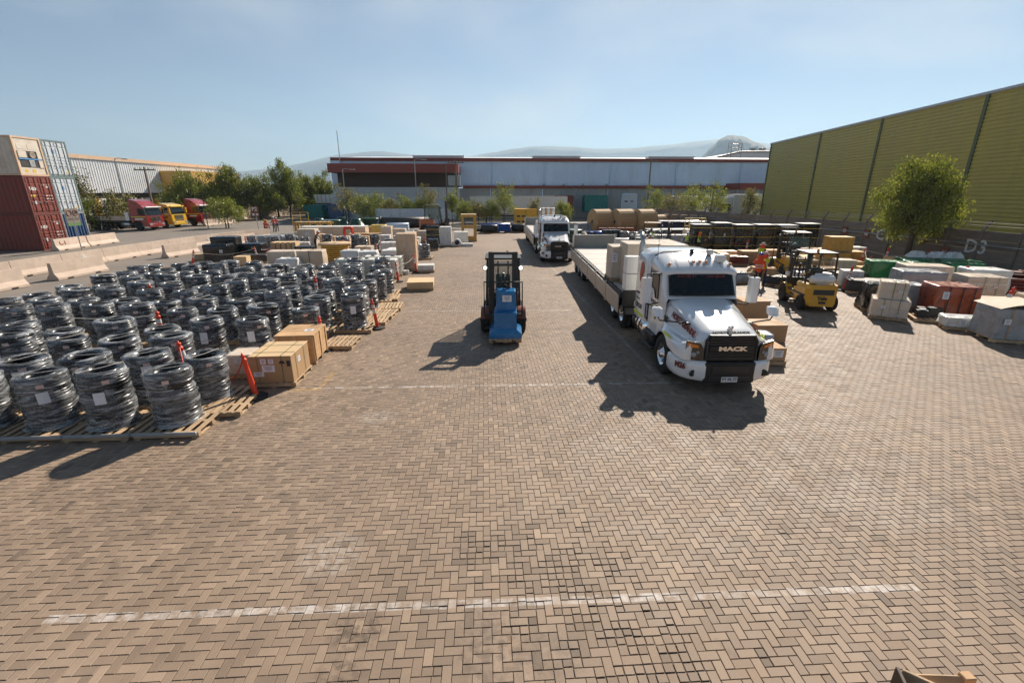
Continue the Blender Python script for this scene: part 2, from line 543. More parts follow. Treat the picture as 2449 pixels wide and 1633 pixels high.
def paving():
    U = .1005
    i0, i1 = int(YX0 / U), int(YX1 / U)
    j0, j1 = int(YY0 / U), int(YSPLIT / U)
    I, J = np.meshgrid(np.arange(i0, i1), np.arange(j0, j1), indexing='ij')
    k = (I - J) % 4
    hx = np.argwhere(k == 0); vx = np.argwhere(k == 3)
    bricks = []      # x0,x1,y0,y1
    for arr, (wx, wy) in ((hx, (2, 1)), (vx, (1, 2))):
        a = I[arr[:, 0], arr[:, 1]] * U; b = J[arr[:, 0], arr[:, 1]] * U
        bricks.append(np.stack([a, a + wx * U, b, b + wy * U], 1))
    B = np.concatenate(bricks)
    cx, cyy = (B[:, 0] + B[:, 1]) / 2, (B[:, 2] + B[:, 3]) / 2
    # broken patch: many stones split in two or three
    d = np.exp(-((cx - .95) / .75) ** 2 - ((cyy - 4.15) / .75) ** 2) * .7 + np.exp(-((cx + .1) / .35) ** 2 - ((cyy - 4.9) / .3) ** 2) * .8
    d += np.exp(-((cx - 1.6) / .5) ** 2 - ((cyy - 3.2) / .5) ** 2) * .8 + .008
    d += .10 * np.exp(-((cx - .3) / .3) ** 2) * (cyy > 13) * (cyy < 22)
    br = RNG.random(len(B)) < d
    keep, out = B[~br], []
    for q in B[br]:
        x0, x1, y0, y1 = q
        t = RNG.uniform(.42, .58)
        if x1 - x0 > y1 - y0:
            s = x0 + (x1 - x0) * t; out += [(x0, s, y0, y1), (s, x1, y0, y1)]
        else:
            s = y0 + (y1 - y0) * t; out += [(x0, x1, y0, s), (x0, x1, s, y1)]
    nb = len(keep)
    B = np.concatenate([keep, np.array(out)])
    broken = np.arange(len(B)) >= nb
    n = len(B)
    gap = np.where(broken, RNG.uniform(.0025, .0065, n), RNG.uniform(.0015, .0032, n))
    tone = np.clip(RNG.normal(1.0, .1, n), .72, 1.25)
    tone *= np.where(RNG.random(n) < .04, RNG.uniform(.72, .85, n), 1.0)
    tone *= np.where(RNG.random(n) < .03, RNG.uniform(1.1, 1.22, n), 1.0)
    tone *= np.where(broken, .9, 1.0)
    x0, x1, y0, y1 = B[:, 0] + gap, B[:, 1] - gap, B[:, 2] + gap, B[:, 3] - gap
    cx, cyy = (x0 + x1) / 2, (y0 + y1) / 2
    dist = np.hypot(cx, cyy)
    near = (cyy < 17) & (cx > -13) & (cx < 15)
    ztop = RNG.normal(0, .0011, n) + np.where(broken, RNG.normal(-.0015, .002, n), 0)
    tx = RNG.normal(0, .006, n) + np.where(broken, RNG.normal(0, .022, n), 0)
    ty = RNG.normal(0, .006, n) + np.where(broken, RNG.normal(0, .022, n), 0)
    def corners(sel, ins, dz):
        a, b_, c, d_ = x0[sel] + ins, x1[sel] - ins, y0[sel] + ins, y1[sel] - ins
        P = np.empty((sel.sum() if sel.dtype == bool else len(sel), 4, 3))
        for q, (u, v) in enumerate(((a, c), (b_, c), (b_, d_), (a, d_))):
            if broken.any():
                j = np.where(broken[sel], 1, 0)
            P[:, q, 0] = u; P[:, q, 1] = v
            P[:, q, 2] = ztop[sel] + dz + (u - cx[sel]) * tx[sel] + (v - cyy[sel]) * ty[sel]
        return P
    # the 300 stones that show largest stand as parts of their own
    fwd = cx * _sy + cyy * _cy
    lat = cx * _cy - cyy * _sy
    zc = fwd * math.cos(PITCH) + CAM_H * math.sin(PITCH)
    vy = -( -CAM_H * math.cos(PITCH) + fwd * math.sin(PITCH)) / zc * FPX + 784
    vx_ = lat / zc * FPX + 1176
    seen = (vx_ > 5) & (vx_ < 2347) & (vy < 1561)
    size = (x1 - x0) * (y1 - y0) / zc ** 3
    order = np.argsort(np.where(seen, -size, 1e9))[:300]
    single = np.zeros(n, bool); single[order] = True
    ch, dp = .0045, .0045
    NQ = [(0, 1, 2, 3), (4, 5, 1, 0), (5, 6, 2, 1), (6, 7, 3, 2), (7, 4, 0, 3)]
    NQ2 = NQ + [(8, 9, 5, 4), (9, 10, 6, 5), (10, 11, 7, 6), (11, 8, 4, 7)]
    # mesh of the mass
    sn = near & ~single; sf = ~near & ~single
    A = np.concatenate([corners(sn, ch, 0), corners(sn, 0, -dp)], 1).reshape(-1, 3)
    nn = int(sn.sum())
    fq = (np.array(NQ)[None] + (np.arange(nn) * 8)[:, None, None]).reshape(-1, 4)
    C = corners(sf, .0025, 0).reshape(-1, 3)
    nf = int(sf.sum())
    fq2 = np.arange(nf * 4).reshape(-1, 4) + len(A)
    V = np.concatenate([A, C]); Fq = np.concatenate([fq, fq2])
    T = np.concatenate([np.repeat(tone[sn], 5), tone[sf]])
    me = bpy.data.meshes.new('pavers')
    me.vertices.add(len(V)); me.vertices.foreach_set('co', V.astype(np.float32).ravel())
    me.loops.add(Fq.size); me.loops.foreach_set('vertex_index', Fq.astype(np.int32).ravel())
    me.polygons.add(len(Fq)); me.polygons.foreach_set('loop_start', (np.arange(len(Fq)) * 4).astype(np.int32))
    me.polygons.foreach_set('use_smooth', np.zeros(len(Fq), bool))
    me.update(calc_edges=True)
    at = me.attributes.new('tone', 'FLOAT', 'FACE'); at.data.foreach_set('value', T.astype(np.float32))
    me.materials.append(M_PAVER)
    o = bpy.data.objects.new('pavers', me); COL.objects.link(o); o.parent = yard
    tag(o, 'herringbone concrete pavers of the yard', kind='stuff')
    for q in order:
        w, h = x1[q] - x0[q], y1[q] - y0[q]
        vs = []
        for ins, dz in ((ch, 0), (0, -dp), (0, -.0105)):
            for (u, v) in ((-w / 2 + ins, -h / 2 + ins), (w / 2 - ins, -h / 2 + ins), (w / 2 - ins, h / 2 - ins), (-w / 2 + ins, h / 2 - ins)):
                vs.append((u, v, dz + u * tx[q] + v * ty[q]))
        pm = bpy.data.meshes.new('paver'); pm.from_pydata(vs, [], NQ2)
        a2 = pm.attributes.new('tone', 'FLOAT', 'FACE'); a2.data.foreach_set('value', [float(tone[q])] * 9)
        pm.materials.append(M_PAVER)
        inst(pm, 'paver', yard, (cx[q], cyy[q], ztop[q]))
paving()
# ------------------------------------------------------------------ mountains and the hazy air
def ridge(name, pts, Y, depth, seed, m):
    rg = np.random.default_rng(seed)
    P = [gy(x, y, Y) for x, y in pts]
    xs = np.array([p.x for p in P]); zs = np.array([p.z for p in P])
    N, K = 150, 22
    X = np.linspace(xs[0], xs[-1], N)
    Z = np.interp(X, xs, zs)
    k = np.ones(5) / 5
    Z = np.convolve(np.pad(Z, 2, 'edge'), k, 'valid')
    Z += np.convolve(rg.normal(0, 1, N + 4), k, 'valid') * Z.mean() * .035
    prof = np.concatenate([np.linspace(0, 1, K // 2) ** 1.25, np.linspace(1, 0, K // 2 + 1)[1:] ** 1.1])
    spur = np.convolve(rg.normal(0, 1, N + 8), np.ones(9) / 9, 'valid')
    vs = []
    for j in range(len(prof)):
        u = (j / (len(prof) - 1) - .5) * 2
        for i in range(N):
            nz = rg.normal(0, .02) * Z[i] * (0 < prof[j] < 1) * (abs(prof[j] - 1) > 1e-6)
            foot = 1 + .35 * spur[i] * (1 - prof[j])
            vs.append((X[i] * (1 + .08 * u), Y + u * depth * foot, max(-1, Z[i] * prof[j] + nz) - (0.5 if prof[j] == 0 else 0)))
    fs = [(j * N + i, j * N + i + 1, (j + 1) * N + i + 1, (j + 1) * N + i) for j in range(len(prof) - 1) for i in range(N - 1)]
    b = MB(); b._add(vs, fs, True)
    return tag(b.build(name, m), kind='structure')
M_HILL = mat('mountain_scrub', (.16, .15, .13), .95, var=.3, scale=.004)
ridge('mountain_range', [(-900, 430), (-400, 402), (0, 408), (300, 404), (420, 402), (520, 398), (590, 390), (640, 388), (700, 372), (760, 360), (790, 351), (820, 347), (850, 346), (875, 352), (905, 345), (930, 350), (960, 360), (1000, 367), (1040, 366), (1060, 358), (1080, 361), (1140, 352), (1180, 340), (1220, 333), (1250, 338), (1300, 338), (1350, 344), (1390, 345), (1450, 340), (1500, 336), (1540, 331), (1570, 335), (1600, 322), (1640, 316), (1720, 326), (1800, 338), (1900, 346), (2100, 380), (2400, 370), (2900, 410)], 6000, 900, 3, M_HILL)
ridge('mountain_peak', [(1560, 440), (1590, 395), (1605, 368), (1618, 352), (1632, 338), (1648, 322), (1660, 315), (1675, 311), (1692, 311), (1706, 313), (1722, 321), (1745, 331), (1770, 345), (1800, 355), (1850, 365), (1950, 380), (2100, 410), (2200, 440)], 2700, 420, 5, M_HILL)
b = MB(); b.box(-8500, 8500, -550, 7600, -1.06, 800)
hz = b.build('haze', mat('haze_dummy', (1, 1, 1)))
hm = bpy.data.materials.new('haze_air'); hm.use_nodes = True
hn, hl = hm.node_tree.nodes, hm.node_tree.links
hn.clear()
ho = hn.new('ShaderNodeOutputMaterial'); hv = hn.new('ShaderNodeVolumePrincipled')
hv.inputs['Color'].default_value = (.58, .8, 1.0, 1)
hv.inputs['Density'].default_value = 1.5e-4
hv.inputs['Anisotropy'].default_value = .25
hl.new(hv.outputs[0], ho.inputs['Volume'])
hz.data.materials.clear(); hz.data.materials.append(hm)
hz.data.materials[0].cycles.homogeneous_volume = True if hasattr(hz.data.materials[0].cycles, 'homogeneous_volume') else True
tag(hz, 'pale haze filling the air over the plain', kind='stuff')
# ------------------------------------------------------------------ shared materials
M_WHITE = mat('white_paint', (.78, .77, .74), .35, var=.04, coat=.3, dirt=(.5, .44, .36), dirt_amt=.18)
M_TRUCKW = mat('truck_white_paint', (.8, .8, .79), .22, var=.02, scale=1.2, coat=1.0, rvar=.03, dirt=(.62, .57, .5), dirt_amt=.12)
M_BLACK = mat('black_plastic', (.018, .017, .016), .5, var=.25, scale=6)
M_RUBBER = mat('tyre_rubber', (.022, .02, .018), .85, var=.3, scale=5, bump=.3, bscale=60, dirt=(.09, .075, .06), dirt_amt=.4)
M_STEEL = mat('dark_steel', (.05, .046, .042), .55, metal=.3, var=.3, scale=4, dirt=(.12, .07, .04), dirt_amt=.3)
M_GALV = mat('galvanised_steel', (.42, .41, .4), .45, metal=.7, var=.2, scale=5)
M_CHROME = mat('chrome', (.8, .8, .8), .08, metal=1.0, var=.05, rvar=.03)
M_ALU = mat('aluminium', (.55, .54, .52), .35, metal=.8, var=.12, scale=4, dirt=(.3, .25, .2), dirt_amt=.3)
M_GLASS = mat('dark_glass', (.008, .013, .013), .05, var=.1, rvar=.01, spec=.4)
M_CONC = mat('barrier_concrete', (.56, .44, .35), .85, var=.13, scale=2.2, bump=.35, bscale=45, dirt=(.33, .25, .19), dirt_amt=.4, per_obj=.07)
M_CONC_D = mat('grey_concrete', (.2, .165, .135), .9, var=.25, scale=1.6, bump=.4, bscale=30, dirt=(.1, .08, .065), dirt_amt=.55, per_obj=.12)
M_REDTRIM = mat('oxide_red_sheet', (.24, .042, .026), .5, var=.1, scale=1.5, dirt=(.15, .04, .03), dirt_amt=.3)
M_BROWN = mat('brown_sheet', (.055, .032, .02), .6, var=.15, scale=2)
M_CLAD = mat('pale_blue_cladding', (.62, .77, .93), .4, var=.07, scale=.7, dirt=(.5, .55, .6), dirt_amt=.4, stretch=(1, 1, .25))
M_CLAD_LOW = mat('grey_green_cladding', (.36, .38, .37), .5, var=.12, scale=.6, dirt=(.25, .22, .19), dirt_amt=.45, stretch=(1, 1, .25))
M_SIDING = mat('pale_siding', (.6, .64, .66), .45, var=.06, scale=1)
M_GREENC = mat('olive_cladding', (.44, .37, .085), .45, var=.1, scale=1.3, stretch=(1, 1, .12), dirt=(.38, .32, .08), dirt_amt=.25, per_obj=.02)
M_GREENP = mat('dark_green_flashing', (.1, .115, .05), .5, var=.1)
M_WCLAD = mat('white_cladding', (.72, .73, .73), .4, var=.05, scale=.4)
M_OCHRE = mat('ochre_sheet', (.55, .31, .06), .5, var=.1, scale=.5)
M_PEACH = mat('peach_fascia', (.68, .46, .3), .5, var=.08)
M_YELLOWD = mat('yellow_door', (.75, .4, .03), .5, var=.1)
M_WOODPOLE = mat('pole_wood', (.22, .17, .13), .85, var=.2, scale=3, stretch=(1, 1, .1))
M_BLOCKWALL = mat('pale_block_wall', (.46, .38, .31), .9, var=.2, scale=.9, dirt=(.25, .19, .14), dirt_amt=.6)

def ribwall(mb, p0, p1, z0, z1, pitch=.3, depth=.04, horiz=False):
    p0, p1 = Vector((p0[0], p0[1], 0)), Vector((p1[0], p1[1], 0))
    d = p1 - p0; L = d.length; u = d / L
    nrm = Vector((u.y, -u.x, 0))
    if horiz:
        n = max(1, int(round((z1 - z0) / pitch))); h = (z1 - z0) / n
        pr = []
        for i in range(n):
            z = z0 + i * h
            pr += [(z, 0), (z + h * .18, -depth), (z + h * .4, -depth), (z + h * .55, 0)]
        pr.append((z1, 0))
        A = [p0 + nrm * o + Vector((0, 0, z)) for z, o in pr]; B = [p1 + nrm * o + Vector((0, 0, z)) for z, o in pr]
        mb.loft([A, B], closed=False, smooth=False)
    else:
        n = max(1, int(round(L / pitch))); h = L / n
        pr = []
        for i in range(n):
            s = i * h
            pr += [(s, 0), (s + h * .3, 0), (s + h * .42, depth), (s + h * .72, depth), (s + h * .84, 0)]
        pr.append((L, 0))
        A = [p0 + u * s + nrm * o + Vector((0, 0, z0)) for s, o in pr]; B = [p0 + u * s + nrm * o + Vector((0, 0, z1)) for s, o in pr]
        mb.loft([A, B], closed=False, smooth=False)
    return mb

# ------------------------------------------------------------------ central warehouse
cw = thing('warehouse', 'long pale blue corrugated warehouse with dark red trim across the back of the yard', 'warehouse', (0, 90, 0))
FY = 0.0
bays = [-4.6, 1.5, 11.2, 23.5, 36.0, 48.5, 58.0, 70.0]
for a, c in zip(bays[:-1], bays[1:]):
    ribwall(MB(), (a, FY), (c, FY), 5.75, 9.95, .32, .05).build('cladding_panel', M_CLAD, cw)
    ribwall(MB(), (a, FY - .3), (c, FY - .3), 0, 5.3, .32, .05).build('lower_cladding_panel', M_CLAD_LOW, cw)
for c in bays[1:-1]:
    dp = MB().tube([(c, -.18, 9.9), (c, -.18, 6.4), (c - .25, -.2, 6.1), (c - .35, -.42, 5.8)], .1, 6)
    dp.tube([(c - .35, -.55, 5.2), (c - .35, -.55, .4)], .1, 6)
    dp.build('downpipe', M_CLAD, cw)
MB().box(-27.3, 70, -.35, .2, 9.95, 10.45).box(-27.3, 70, -.45, -.352, 10.3, 10.5).build('roof_trim', M_REDTRIM, cw)
MB().box(-3.9, 70, -.75, -.01, 5.3, 5.75).box(-3.9, 70, -.95, -.752, 5.55, 5.78).build('canopy_trim', M_REDTRIM, cw)
MB().prism([(.2, 10.4), (22, 12.2), (44, 10.4)], -27.3, 70, 'x').build('roof', M_WCLAD, cw)
for xa, xb in ((-12.8, -3.6), (9.1, 17.9), (30.8, 39.5)):
    v = MB().box(xa, xb, .6, 2.4, 10.5, 10.8).box(xa - .1, xb + .1, .4, 2.6, 10.82, 10.98)
    v.build('roof_vent', M_WCLAD, cw)
for px in (1250, 1296, 1340, 1395, 1612, 1640):
    p = gy(px, 424, 89)
    MB().lathe([(0, .35), (.16, .3), (.2, .1), (.12, 0)], 10, (p.x, -.55, 5.78)).build('wall_lamp', M_GALV, cw)
# dock door with two little panes
dd = MB().box(26.1, 28.7, -.43, -.36, .9, 4.2)
for k in range(5): dd.box(26.15, 28.65, -.455, -.432, 1.0 + k * .64, 1.58 + k * .64)
dr = dd.build('dock_door', M_SIDING, cw)
for xa in (26.5, 27.6): MB().box(xa, xa + .6, -.47, -.457, 2.85, 3.1).build('pane', M_GLASS, dr)
MB().box(25.9, 26.09, -.46, -.3, .8, 4.4).box(28.71, 28.9, -.46, -.3, .8, 4.4).box(25.9, 28.9, -.46, -.3, 4.21, 4.42).build('door_frame', M_CLAD, cw)
# canopy wing on the left
wing = cw
for a, c in ((-25.6, -16), (-16, -4.7)):
    ribwall(MB(), (a, -4), (c, -4), 0, 5.45, .36, .035, True).build('siding_panel', M_SIDING, wing)
ribwall(MB(), (-27.2, -.05), (-4.6, -.05), 9.0, 9.96, .32, .05).build('upper_cladding_strip', M_CLAD, wing)
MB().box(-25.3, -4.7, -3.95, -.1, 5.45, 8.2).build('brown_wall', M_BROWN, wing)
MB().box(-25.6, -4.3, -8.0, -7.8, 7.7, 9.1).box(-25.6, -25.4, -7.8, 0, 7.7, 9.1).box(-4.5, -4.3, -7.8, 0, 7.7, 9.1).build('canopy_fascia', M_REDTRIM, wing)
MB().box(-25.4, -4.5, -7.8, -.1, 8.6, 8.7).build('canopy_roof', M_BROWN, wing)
ribwall(MB(), (-27.3, 40), (-27.3, .1), 0, 9.96, .32, .05).build('side_cladding', M_CLAD, wing)
MB().box(-27.35, -25.5, -.4, .05, 0, 9.96).build('corner_flashing', M_CLAD, wing)
ribwall(MB(), (-4.65, 0), (-4.65, -4), 0, 7.7, .32, .05).build('wing_end_wall', M_SIDING, wing)
# tow-away notice on the siding
sg = MB().box(-.55, .55, 0, .05, -.65, .65).build('notice_sign', M_WHITE, None, gy(914, 450, 85.8) + Vector((0, 0, 0)))
tag(sg, 'white parking notice with a black crossed circle on the pale siding', 'sign')
M_INK = mat('black_ink', (.02, .02, .025), .6)
ring = MB()
ring.tube([(.34 * math.cos(a), -.012, .18 + .34 * math.sin(a)) for a in np.linspace(0, 2 * math.pi, 21)], .04, 5)
ring.box(-.13, .13, -.025, -.002, .02, .34).box(-.42, .42, -.02, -.002, -.38, -.28).box(-.38, .38, -.02, -.002, -.54, -.46)
ring.build('printed_symbol', M_INK, sg)
# far gabled building
gb = thing('gabled_building', 'pale gabled shed rising behind the long warehouse beside the olive building', 'building', (0, 150, 0))
pA, pB, pC = gy(1604, 371, 150), gy(1700, 349, 150), gy(1800, 347, 150)
MB().prism([(pA.x, 0), (pA.x, pA.z), (pB.x, pB.z), (pC.x + 30, pC.z), (pC.x + 30, 0)], 0, 60, 'y').build('wall', M_WCLAD, gb)
MB().tube([(pA.x, -.1, pA.z), (pB.x, -.1, pB.z), (pC.x + 30, -.1, pC.z)], .25, 5).build('roof_edge', M_GALV, gb)
for px in (1728, 1750):
    p = gy(px, 346, 152)
    MB().lathe([(.0, 1.6), (1.1, 1.5), (1.2, .9), (.8, .8), (.8, 0)], 10, (p.x, 2, pC.z - .6)).build('roof_ventilator', M_GALV, gb)
q = gy(1692, 341, 150)
tw = MB()
for dx in (-1.6, 1.6):
    for dy in (0, 2): tw.tube([(q.x + dx, dy, 14), (q.x + dx, dy, q.z + 1.5)], .12, 5)
for z in (q.z + 1.4, q.z + .2): tw.tube([(q.x - 1.6, 0, z), (q.x + 1.6, 0, z), (q.x + 1.6, 2, z), (q.x - 1.6, 2, z), (q.x - 1.6, 0, z)], .1, 5)
tw.build('roof_guard_rail', M_GALV, gb)
# red canopy block at the right end of the warehouse
rc = thing('loading_canopy', 'dark red loading canopy at the right end of the warehouse behind a white trailer', 'canopy', (0, 84, 0))
a0, a1 = gy(1700, 421, 84), gy(1790, 435, 84)
MB().box(a0.x, a1.x + 6, -.2, .2, a1.z - .1, a0.z).box(a0.x, a0.x + .3, .2, 5, a1.z - .1, a0.z).build('fascia', M_REDTRIM, rc)
for px in (1722, 1745):
    p = gy(px, 440, 84)
    MB().tube([(p.x, .5, 0), (p.x, .5, a1.z)], .14, 6).build('post', M_SIDING, rc)

# ------------------------------------------------------------------ left warehouse with yellow docks
lw = thing('white_warehouse', 'white ribbed warehouse with peach roof edge and yellow dock doors at far left', 'warehouse')
A, B = Vector((-67.6, 71.0, 0)), Vector((-62.9, 126.0, 0))
dirv = (B - A).normalized(); nv = Vector((dirv.y, -dirv.x, 0))
for k in range(4):
    p0, p1 = A + (B - A) * k / 4, A + (B - A) * (k + 1) / 4
    ribwall(MB(), p0, p1, 4.5, 9.9, .5, .06).build('cladding_panel', M_WCLAD, lw)
MB().loft([[A + nv * .25 + Vector((0, 0, 9.9)), B + nv * .25 + Vector((0, 0, 9.9))], [A + nv * .25 + Vector((0, 0, 10.5)), B + nv * .25 + Vector((0, 0, 10.5))], [A - nv * 3 + Vector((0, 0, 10.7)), B - nv * 3 + Vector((0, 0, 10.7))]], closed=False, smooth=False).build('roof_edge', M_PEACH, lw)
MB().loft([[A - nv * .8, B - nv * .8], [A - nv * .8 + Vector((0, 0, 4.5)), B - nv * .8 + Vector((0, 0, 4.5))], [A + nv * .1 + Vector((0, 0, 4.49)), B + nv * .1 + Vector((0, 0, 4.49))]], closed=False, smooth=False).build('dock_wall', M_STEEL, lw)
ang = math.atan2(dirv.y, dirv.x)
for k in range(15):
    p = A + dirv * (6 + k * 3.3)
    d = MB().box(-.95, -.15, -.6, .02, .9, 3.5)
    dob = d.build('dock_shelter', M_YELLOWD, lw, p - nv * .3, ang)
    MB().box(-.1, 1.1, -.55, .0, .9, 3.6).build('dock_door', M_WHITE, lw, p - nv * .3, ang)
MB().box(31, 47, -6.5, -.1, 4.4, 8.7).build('ochre_annex', M_OCHRE, lw, A, ang)

# ------------------------------------------------------------------ olive building on the right
gn = thing('olive_building', 'tall olive green building clad in horizontal ribbed sheets on the right', 'building')
G0, G1 = Vector((40.6, 68.0, 0)), Vector((32.2, 16.0, 0))
gd = (G1 - G0).normalized(); gnv = Vector((gd.y, -gd.x, 0))
Lg = (G1 - G0).length
def at_green(px, py):       # distance along the wall where a sight line meets it
    best = min((abs((gy(px, py, G0.y + gd.y * s).x) - (G0.x + gd.x * s)), s) for s in np.linspace(0.2, Lg - .2, 1500))
    return best[1]
seams = [0.0, at_green(1882, 330), at_green(2018, 320), at_green(2243, 320), Lg]
for a, c in zip(seams[:-1], seams[1:]):
    ribwall(MB(), G0 + gd * (a + .06), G0 + gd * (c - .06), 0.4, 11.0, .27, .05, True).build('cladding_panel', M_GREENC, gn)
for s in seams:
    p = G0 + gd * s
    MB().box(-.14, .14, -.06, .12, 0, 11.05).build('seam_flashing', M_GREENP, gn, p, math.atan2(gd.y, gd.x))
MB().box(-.2, Lg, -.12, .35, 11.0, 11.18).build('roof_flashing', M_GALV, gn, G0, math.atan2(gd.y, gd.x))
MB().box(0, Lg, .13, 20, 0.0, 10.95).build('inner_walls', M_GREENP, gn, G0 + gnv * 0, math.atan2(gd.y, gd.x))
for px, py in ((1783, 386), (2097, 379)):
    s = at_green(px + 8, py); p = gy(px + 8, py, G0.y + gd.y * s)
    fl = thing('flood_lamp', 'black floodlight on the olive wall, %s' % ('by its far corner' if px < 1900 else 'above the tree'), 'lamp', (0, 0, 0), 0, 'floodlights on the olive building')
    e = p - gnv * 1.5 - gd * .2
    MB().tube([p - Vector((0, 0, .5)), p - gnv * .25, e], .05, 6).build('bracket', M_STEEL, fl)
    MB().cbox(-.4, .4, -.17, .17, -.12, .08, .05).build('lamp_head', M_BLACK, fl, e, math.atan2(gnv.y, gnv.x))

# ------------------------------------------------------------------ concrete slab fence on the right
fence = thing('concrete_fence', 'grey concrete slab fence with slanted posts and wire along the right side', 'fence')
fpts = [Vector((27.4, 16.5, 0)), Vector((27.9, 30.0, 0)), Vector((27.2, 40.0, 0)), Vector((25.4, 52.0, 0)), Vector((22.0, 66.0, 0))]
def fence_at(s):
    for a, c in zip(fpts[:-1], fpts[1:]):
        L = (c - a).length
        if s <= L: return a + (c - a) * (s / L), (c - a).normalized()
        s -= L
    return fpts[-1], (fpts[-1] - fpts[-2]).normalized()
FL = sum((c - a).length for a, c in zip(fpts[:-1], fpts[1:]))
BAY = 2.05
slab = MB().cbox(-BAY / 2 + .07, BAY / 2 - .07, -.025, .025, .01, .485, .012).mesh('slab', M_CONC_D)
post = MB().cbox(-.06, .06, -.06, .06, 0, 2.5, .012).prism([(-.05, 2.5), (.06, 2.5), (-.32, 3.05), (-.42, 3.0)], -.05, .05, 'x').mesh('post', M_CONC_D)
nb = int(FL / BAY)
for k in range(nb + 1):
    p, d = fence_at(k * BAY)
    inst(post, 'post', fence, p, (0, 0, math.atan2(d.y, d.x) ))
    if k < nb:
        p2, d2 = fence_at(k * BAY + BAY / 2)
        for r in range(5):
            inst(slab, 'slab', fence, p2 + Vector((0, 0, r * .5)), (0, 0, math.atan2(d2.y, d2.x)))
rail = MB()
rail.tube([fence_at(s)[0] + Vector((-.12, 0, 1.75)) for s in np.linspace(0, FL, 30)], .035, 5)
rail.build('pipe_rail', M_GALV, fence)
for dz, dx in ((2.95, -.33), (2.78, -.2)):
    MB().tube([fence_at(s)[0] + Vector((dx, 0, dz)) for s in np.linspace(0, FL, 40)], .012, 3).build('wire', M_GALV, fence)
for k in range(nb):
    p, d = fence_at(k * BAY + BAY / 2)
    MB().box(-.55, .5, -.14, -.08, 2.26, 2.3).build('wall_strip', M_CONC, fence, p, math.atan2(d.y, d.x))
M_CHALK = mat('white_chalk_paint', (.62, .62, .6), .8, var=.2, scale=20)
M_SIGNBR = mat('brown_sign_board', (.2, .07, .04), .6, var=.1)
def fence_text(px, py, s, size):
    best = min(((gy(px, py, fence_at(q)[0].y) - Vector((fence_at(q)[0].x, fence_at(q)[0].y, 0))).xy.length, q) for q in np.linspace(0, FL, 900))
    p, d = fence_at(best[1]); z = gy(px, py, p.y).z
    text('painted_letters', s, size, M_CHALK, fence, (p.x - .05, p.y, z), (R(90), 0, math.atan2(d.y, d.x) + math.pi), .004, bold=.015)
fence_text(2030, 541, 'C1', 1.0)
fence_text(2243, 568, 'D3', 1.05)
def fence_board(px, py, s, txt):
    best = min(((gy(px, py, fence_at(q)[0].y) - Vector((fence_at(q)[0].x, fence_at(q)[0].y, 0))).xy.length, q) for q in np.linspace(0, FL, 900))
    p, d = fence_at(best[1]); z = gy(px, py, p.y).z
    o = MB().box(-s / 2, s / 2, -.02, .02, -s * .6, s * .6).build('number_board', M_SIGNBR, None, (p.x - .1, p.y, z), math.atan2(d.y, d.x) + math.pi)
    tag(o, 'small brown board hung on the concrete fence with number %s' % {'50': 'fifty', '48': 'forty-eight', '47': 'forty-seven', '46': 'forty-six'}[txt], 'sign', 'number boards on the fence')
    if txt != 'nothing legible':
        text('board_number', txt, s * .62, M_CHALK, o, (0, -.024, 0), (R(90), 0, 0), .003, bold=.01)
for px, py, s, t in ((1943, 530, .5, '50'), (1992, 538, .5, '48'), (2123, 548, .45, '47'), (2172, 580, .55, '46')):
    fence_board(px, py, s, t)

# ------------------------------------------------------------------ barriers
def jersey(L=3.0):
    pr = [(-.3, 0), (-.3, .12), (-.13, .36), (-.085, .92), (.085, .92), (.13, .36), (.3, .12), (.3, 0)]
    b = MB().prism(pr, 0, L, 'y')
    return b
jm = []
for v in range(3):
    b = jersey(2.94)
    me = b.mesh('concrete_barrier', M_CONC); jm.append(me)
foot = [MB().prism([(-.31, .0), (.31, .0), (.31, .07), (-.31, .07)], a, a + .3, 'y').mesh('lifting_slot', M_BLACK) for a in (.5, 2.1)]
def barrier(p, q, label, group, txt=None):
    p, q = Vector(p), Vector(q)
    d = q - p; a = math.atan2(d.y, d.x) - math.pi / 2
    o = inst(random.choice(jm), 'concrete_barrier', None, p, (0, 0, a), (1, d.length / 2.97, 1))
    tag(o, label, 'barrier', group)
    for f in foot: inst(f, 'lifting_slot', o)
    if txt:
        m = M_REDTRIM if txt[1] else M_CHALK
        text('painted_mark', txt[0], .55, m, o, (.12, txt[2], .6), (R(80), 0, R(90)), .004, bold=.006)
    return o
row = [(-26.6, 17.6), (-26.5, 20.7), (-26.4, 23.8), (-26.2, 26.9), (-26.1, 30.0), (-26.0, 33.1), (-25.9, 36.2), (-25.6, 39.3), (-25.3, 42.4), (-24.8, 45.5), (-23.9, 48.6), (-22.9, 51.4)]
for i, (a, c) in enumerate(zip(row[:-1], row[1:])):
    t = ('D2', 0, 1.6) if i == 8 else (('A', 0, 1.5) if i == 4 else None)
    barrier((*a, 0), (*c, 0), 'pinkish concrete barrier, %s from the near end of the long row' % ORD[i], 'concrete barriers in the long row', t)
for i, (a, c, w) in enumerate((((-23.6, 21.4), (-23.4, 24.5), 'nearest at the left edge'), ((-23.3, 26.0), (-23.2, 29.4), 'behind the left cable coils'), ((-23.2, 35.0), (-22.7, 38.1), 'beside the dark wrapped boxes'), ((-22.0, 42.6), (-21.8, 45.8), 'farthest, beyond the dark wrapped boxes'))):
    barrier((*a, 0), (*c, 0), 'single concrete barrier in front of the long row, ' + w, 'loose concrete barriers')
barrier((-34.9, 39.9, 0), (-35.1, 43.3, 0), 'concrete barrier marked C1 in red below the stacked red containers', 'barriers by the containers', ('C1', 1, .7))
barrier((-35.1, 43.4, 0), (-35.3, 47.0, 0), 'concrete barrier below the blue corrugated container', 'barriers by the containers')
p, q = g(545, 545), g(617, 545)
barrier(g(525, 512), g(583, 498), 'tilted pale concrete barrier at the road edge left of the orange vests', 'barriers at the road edge')
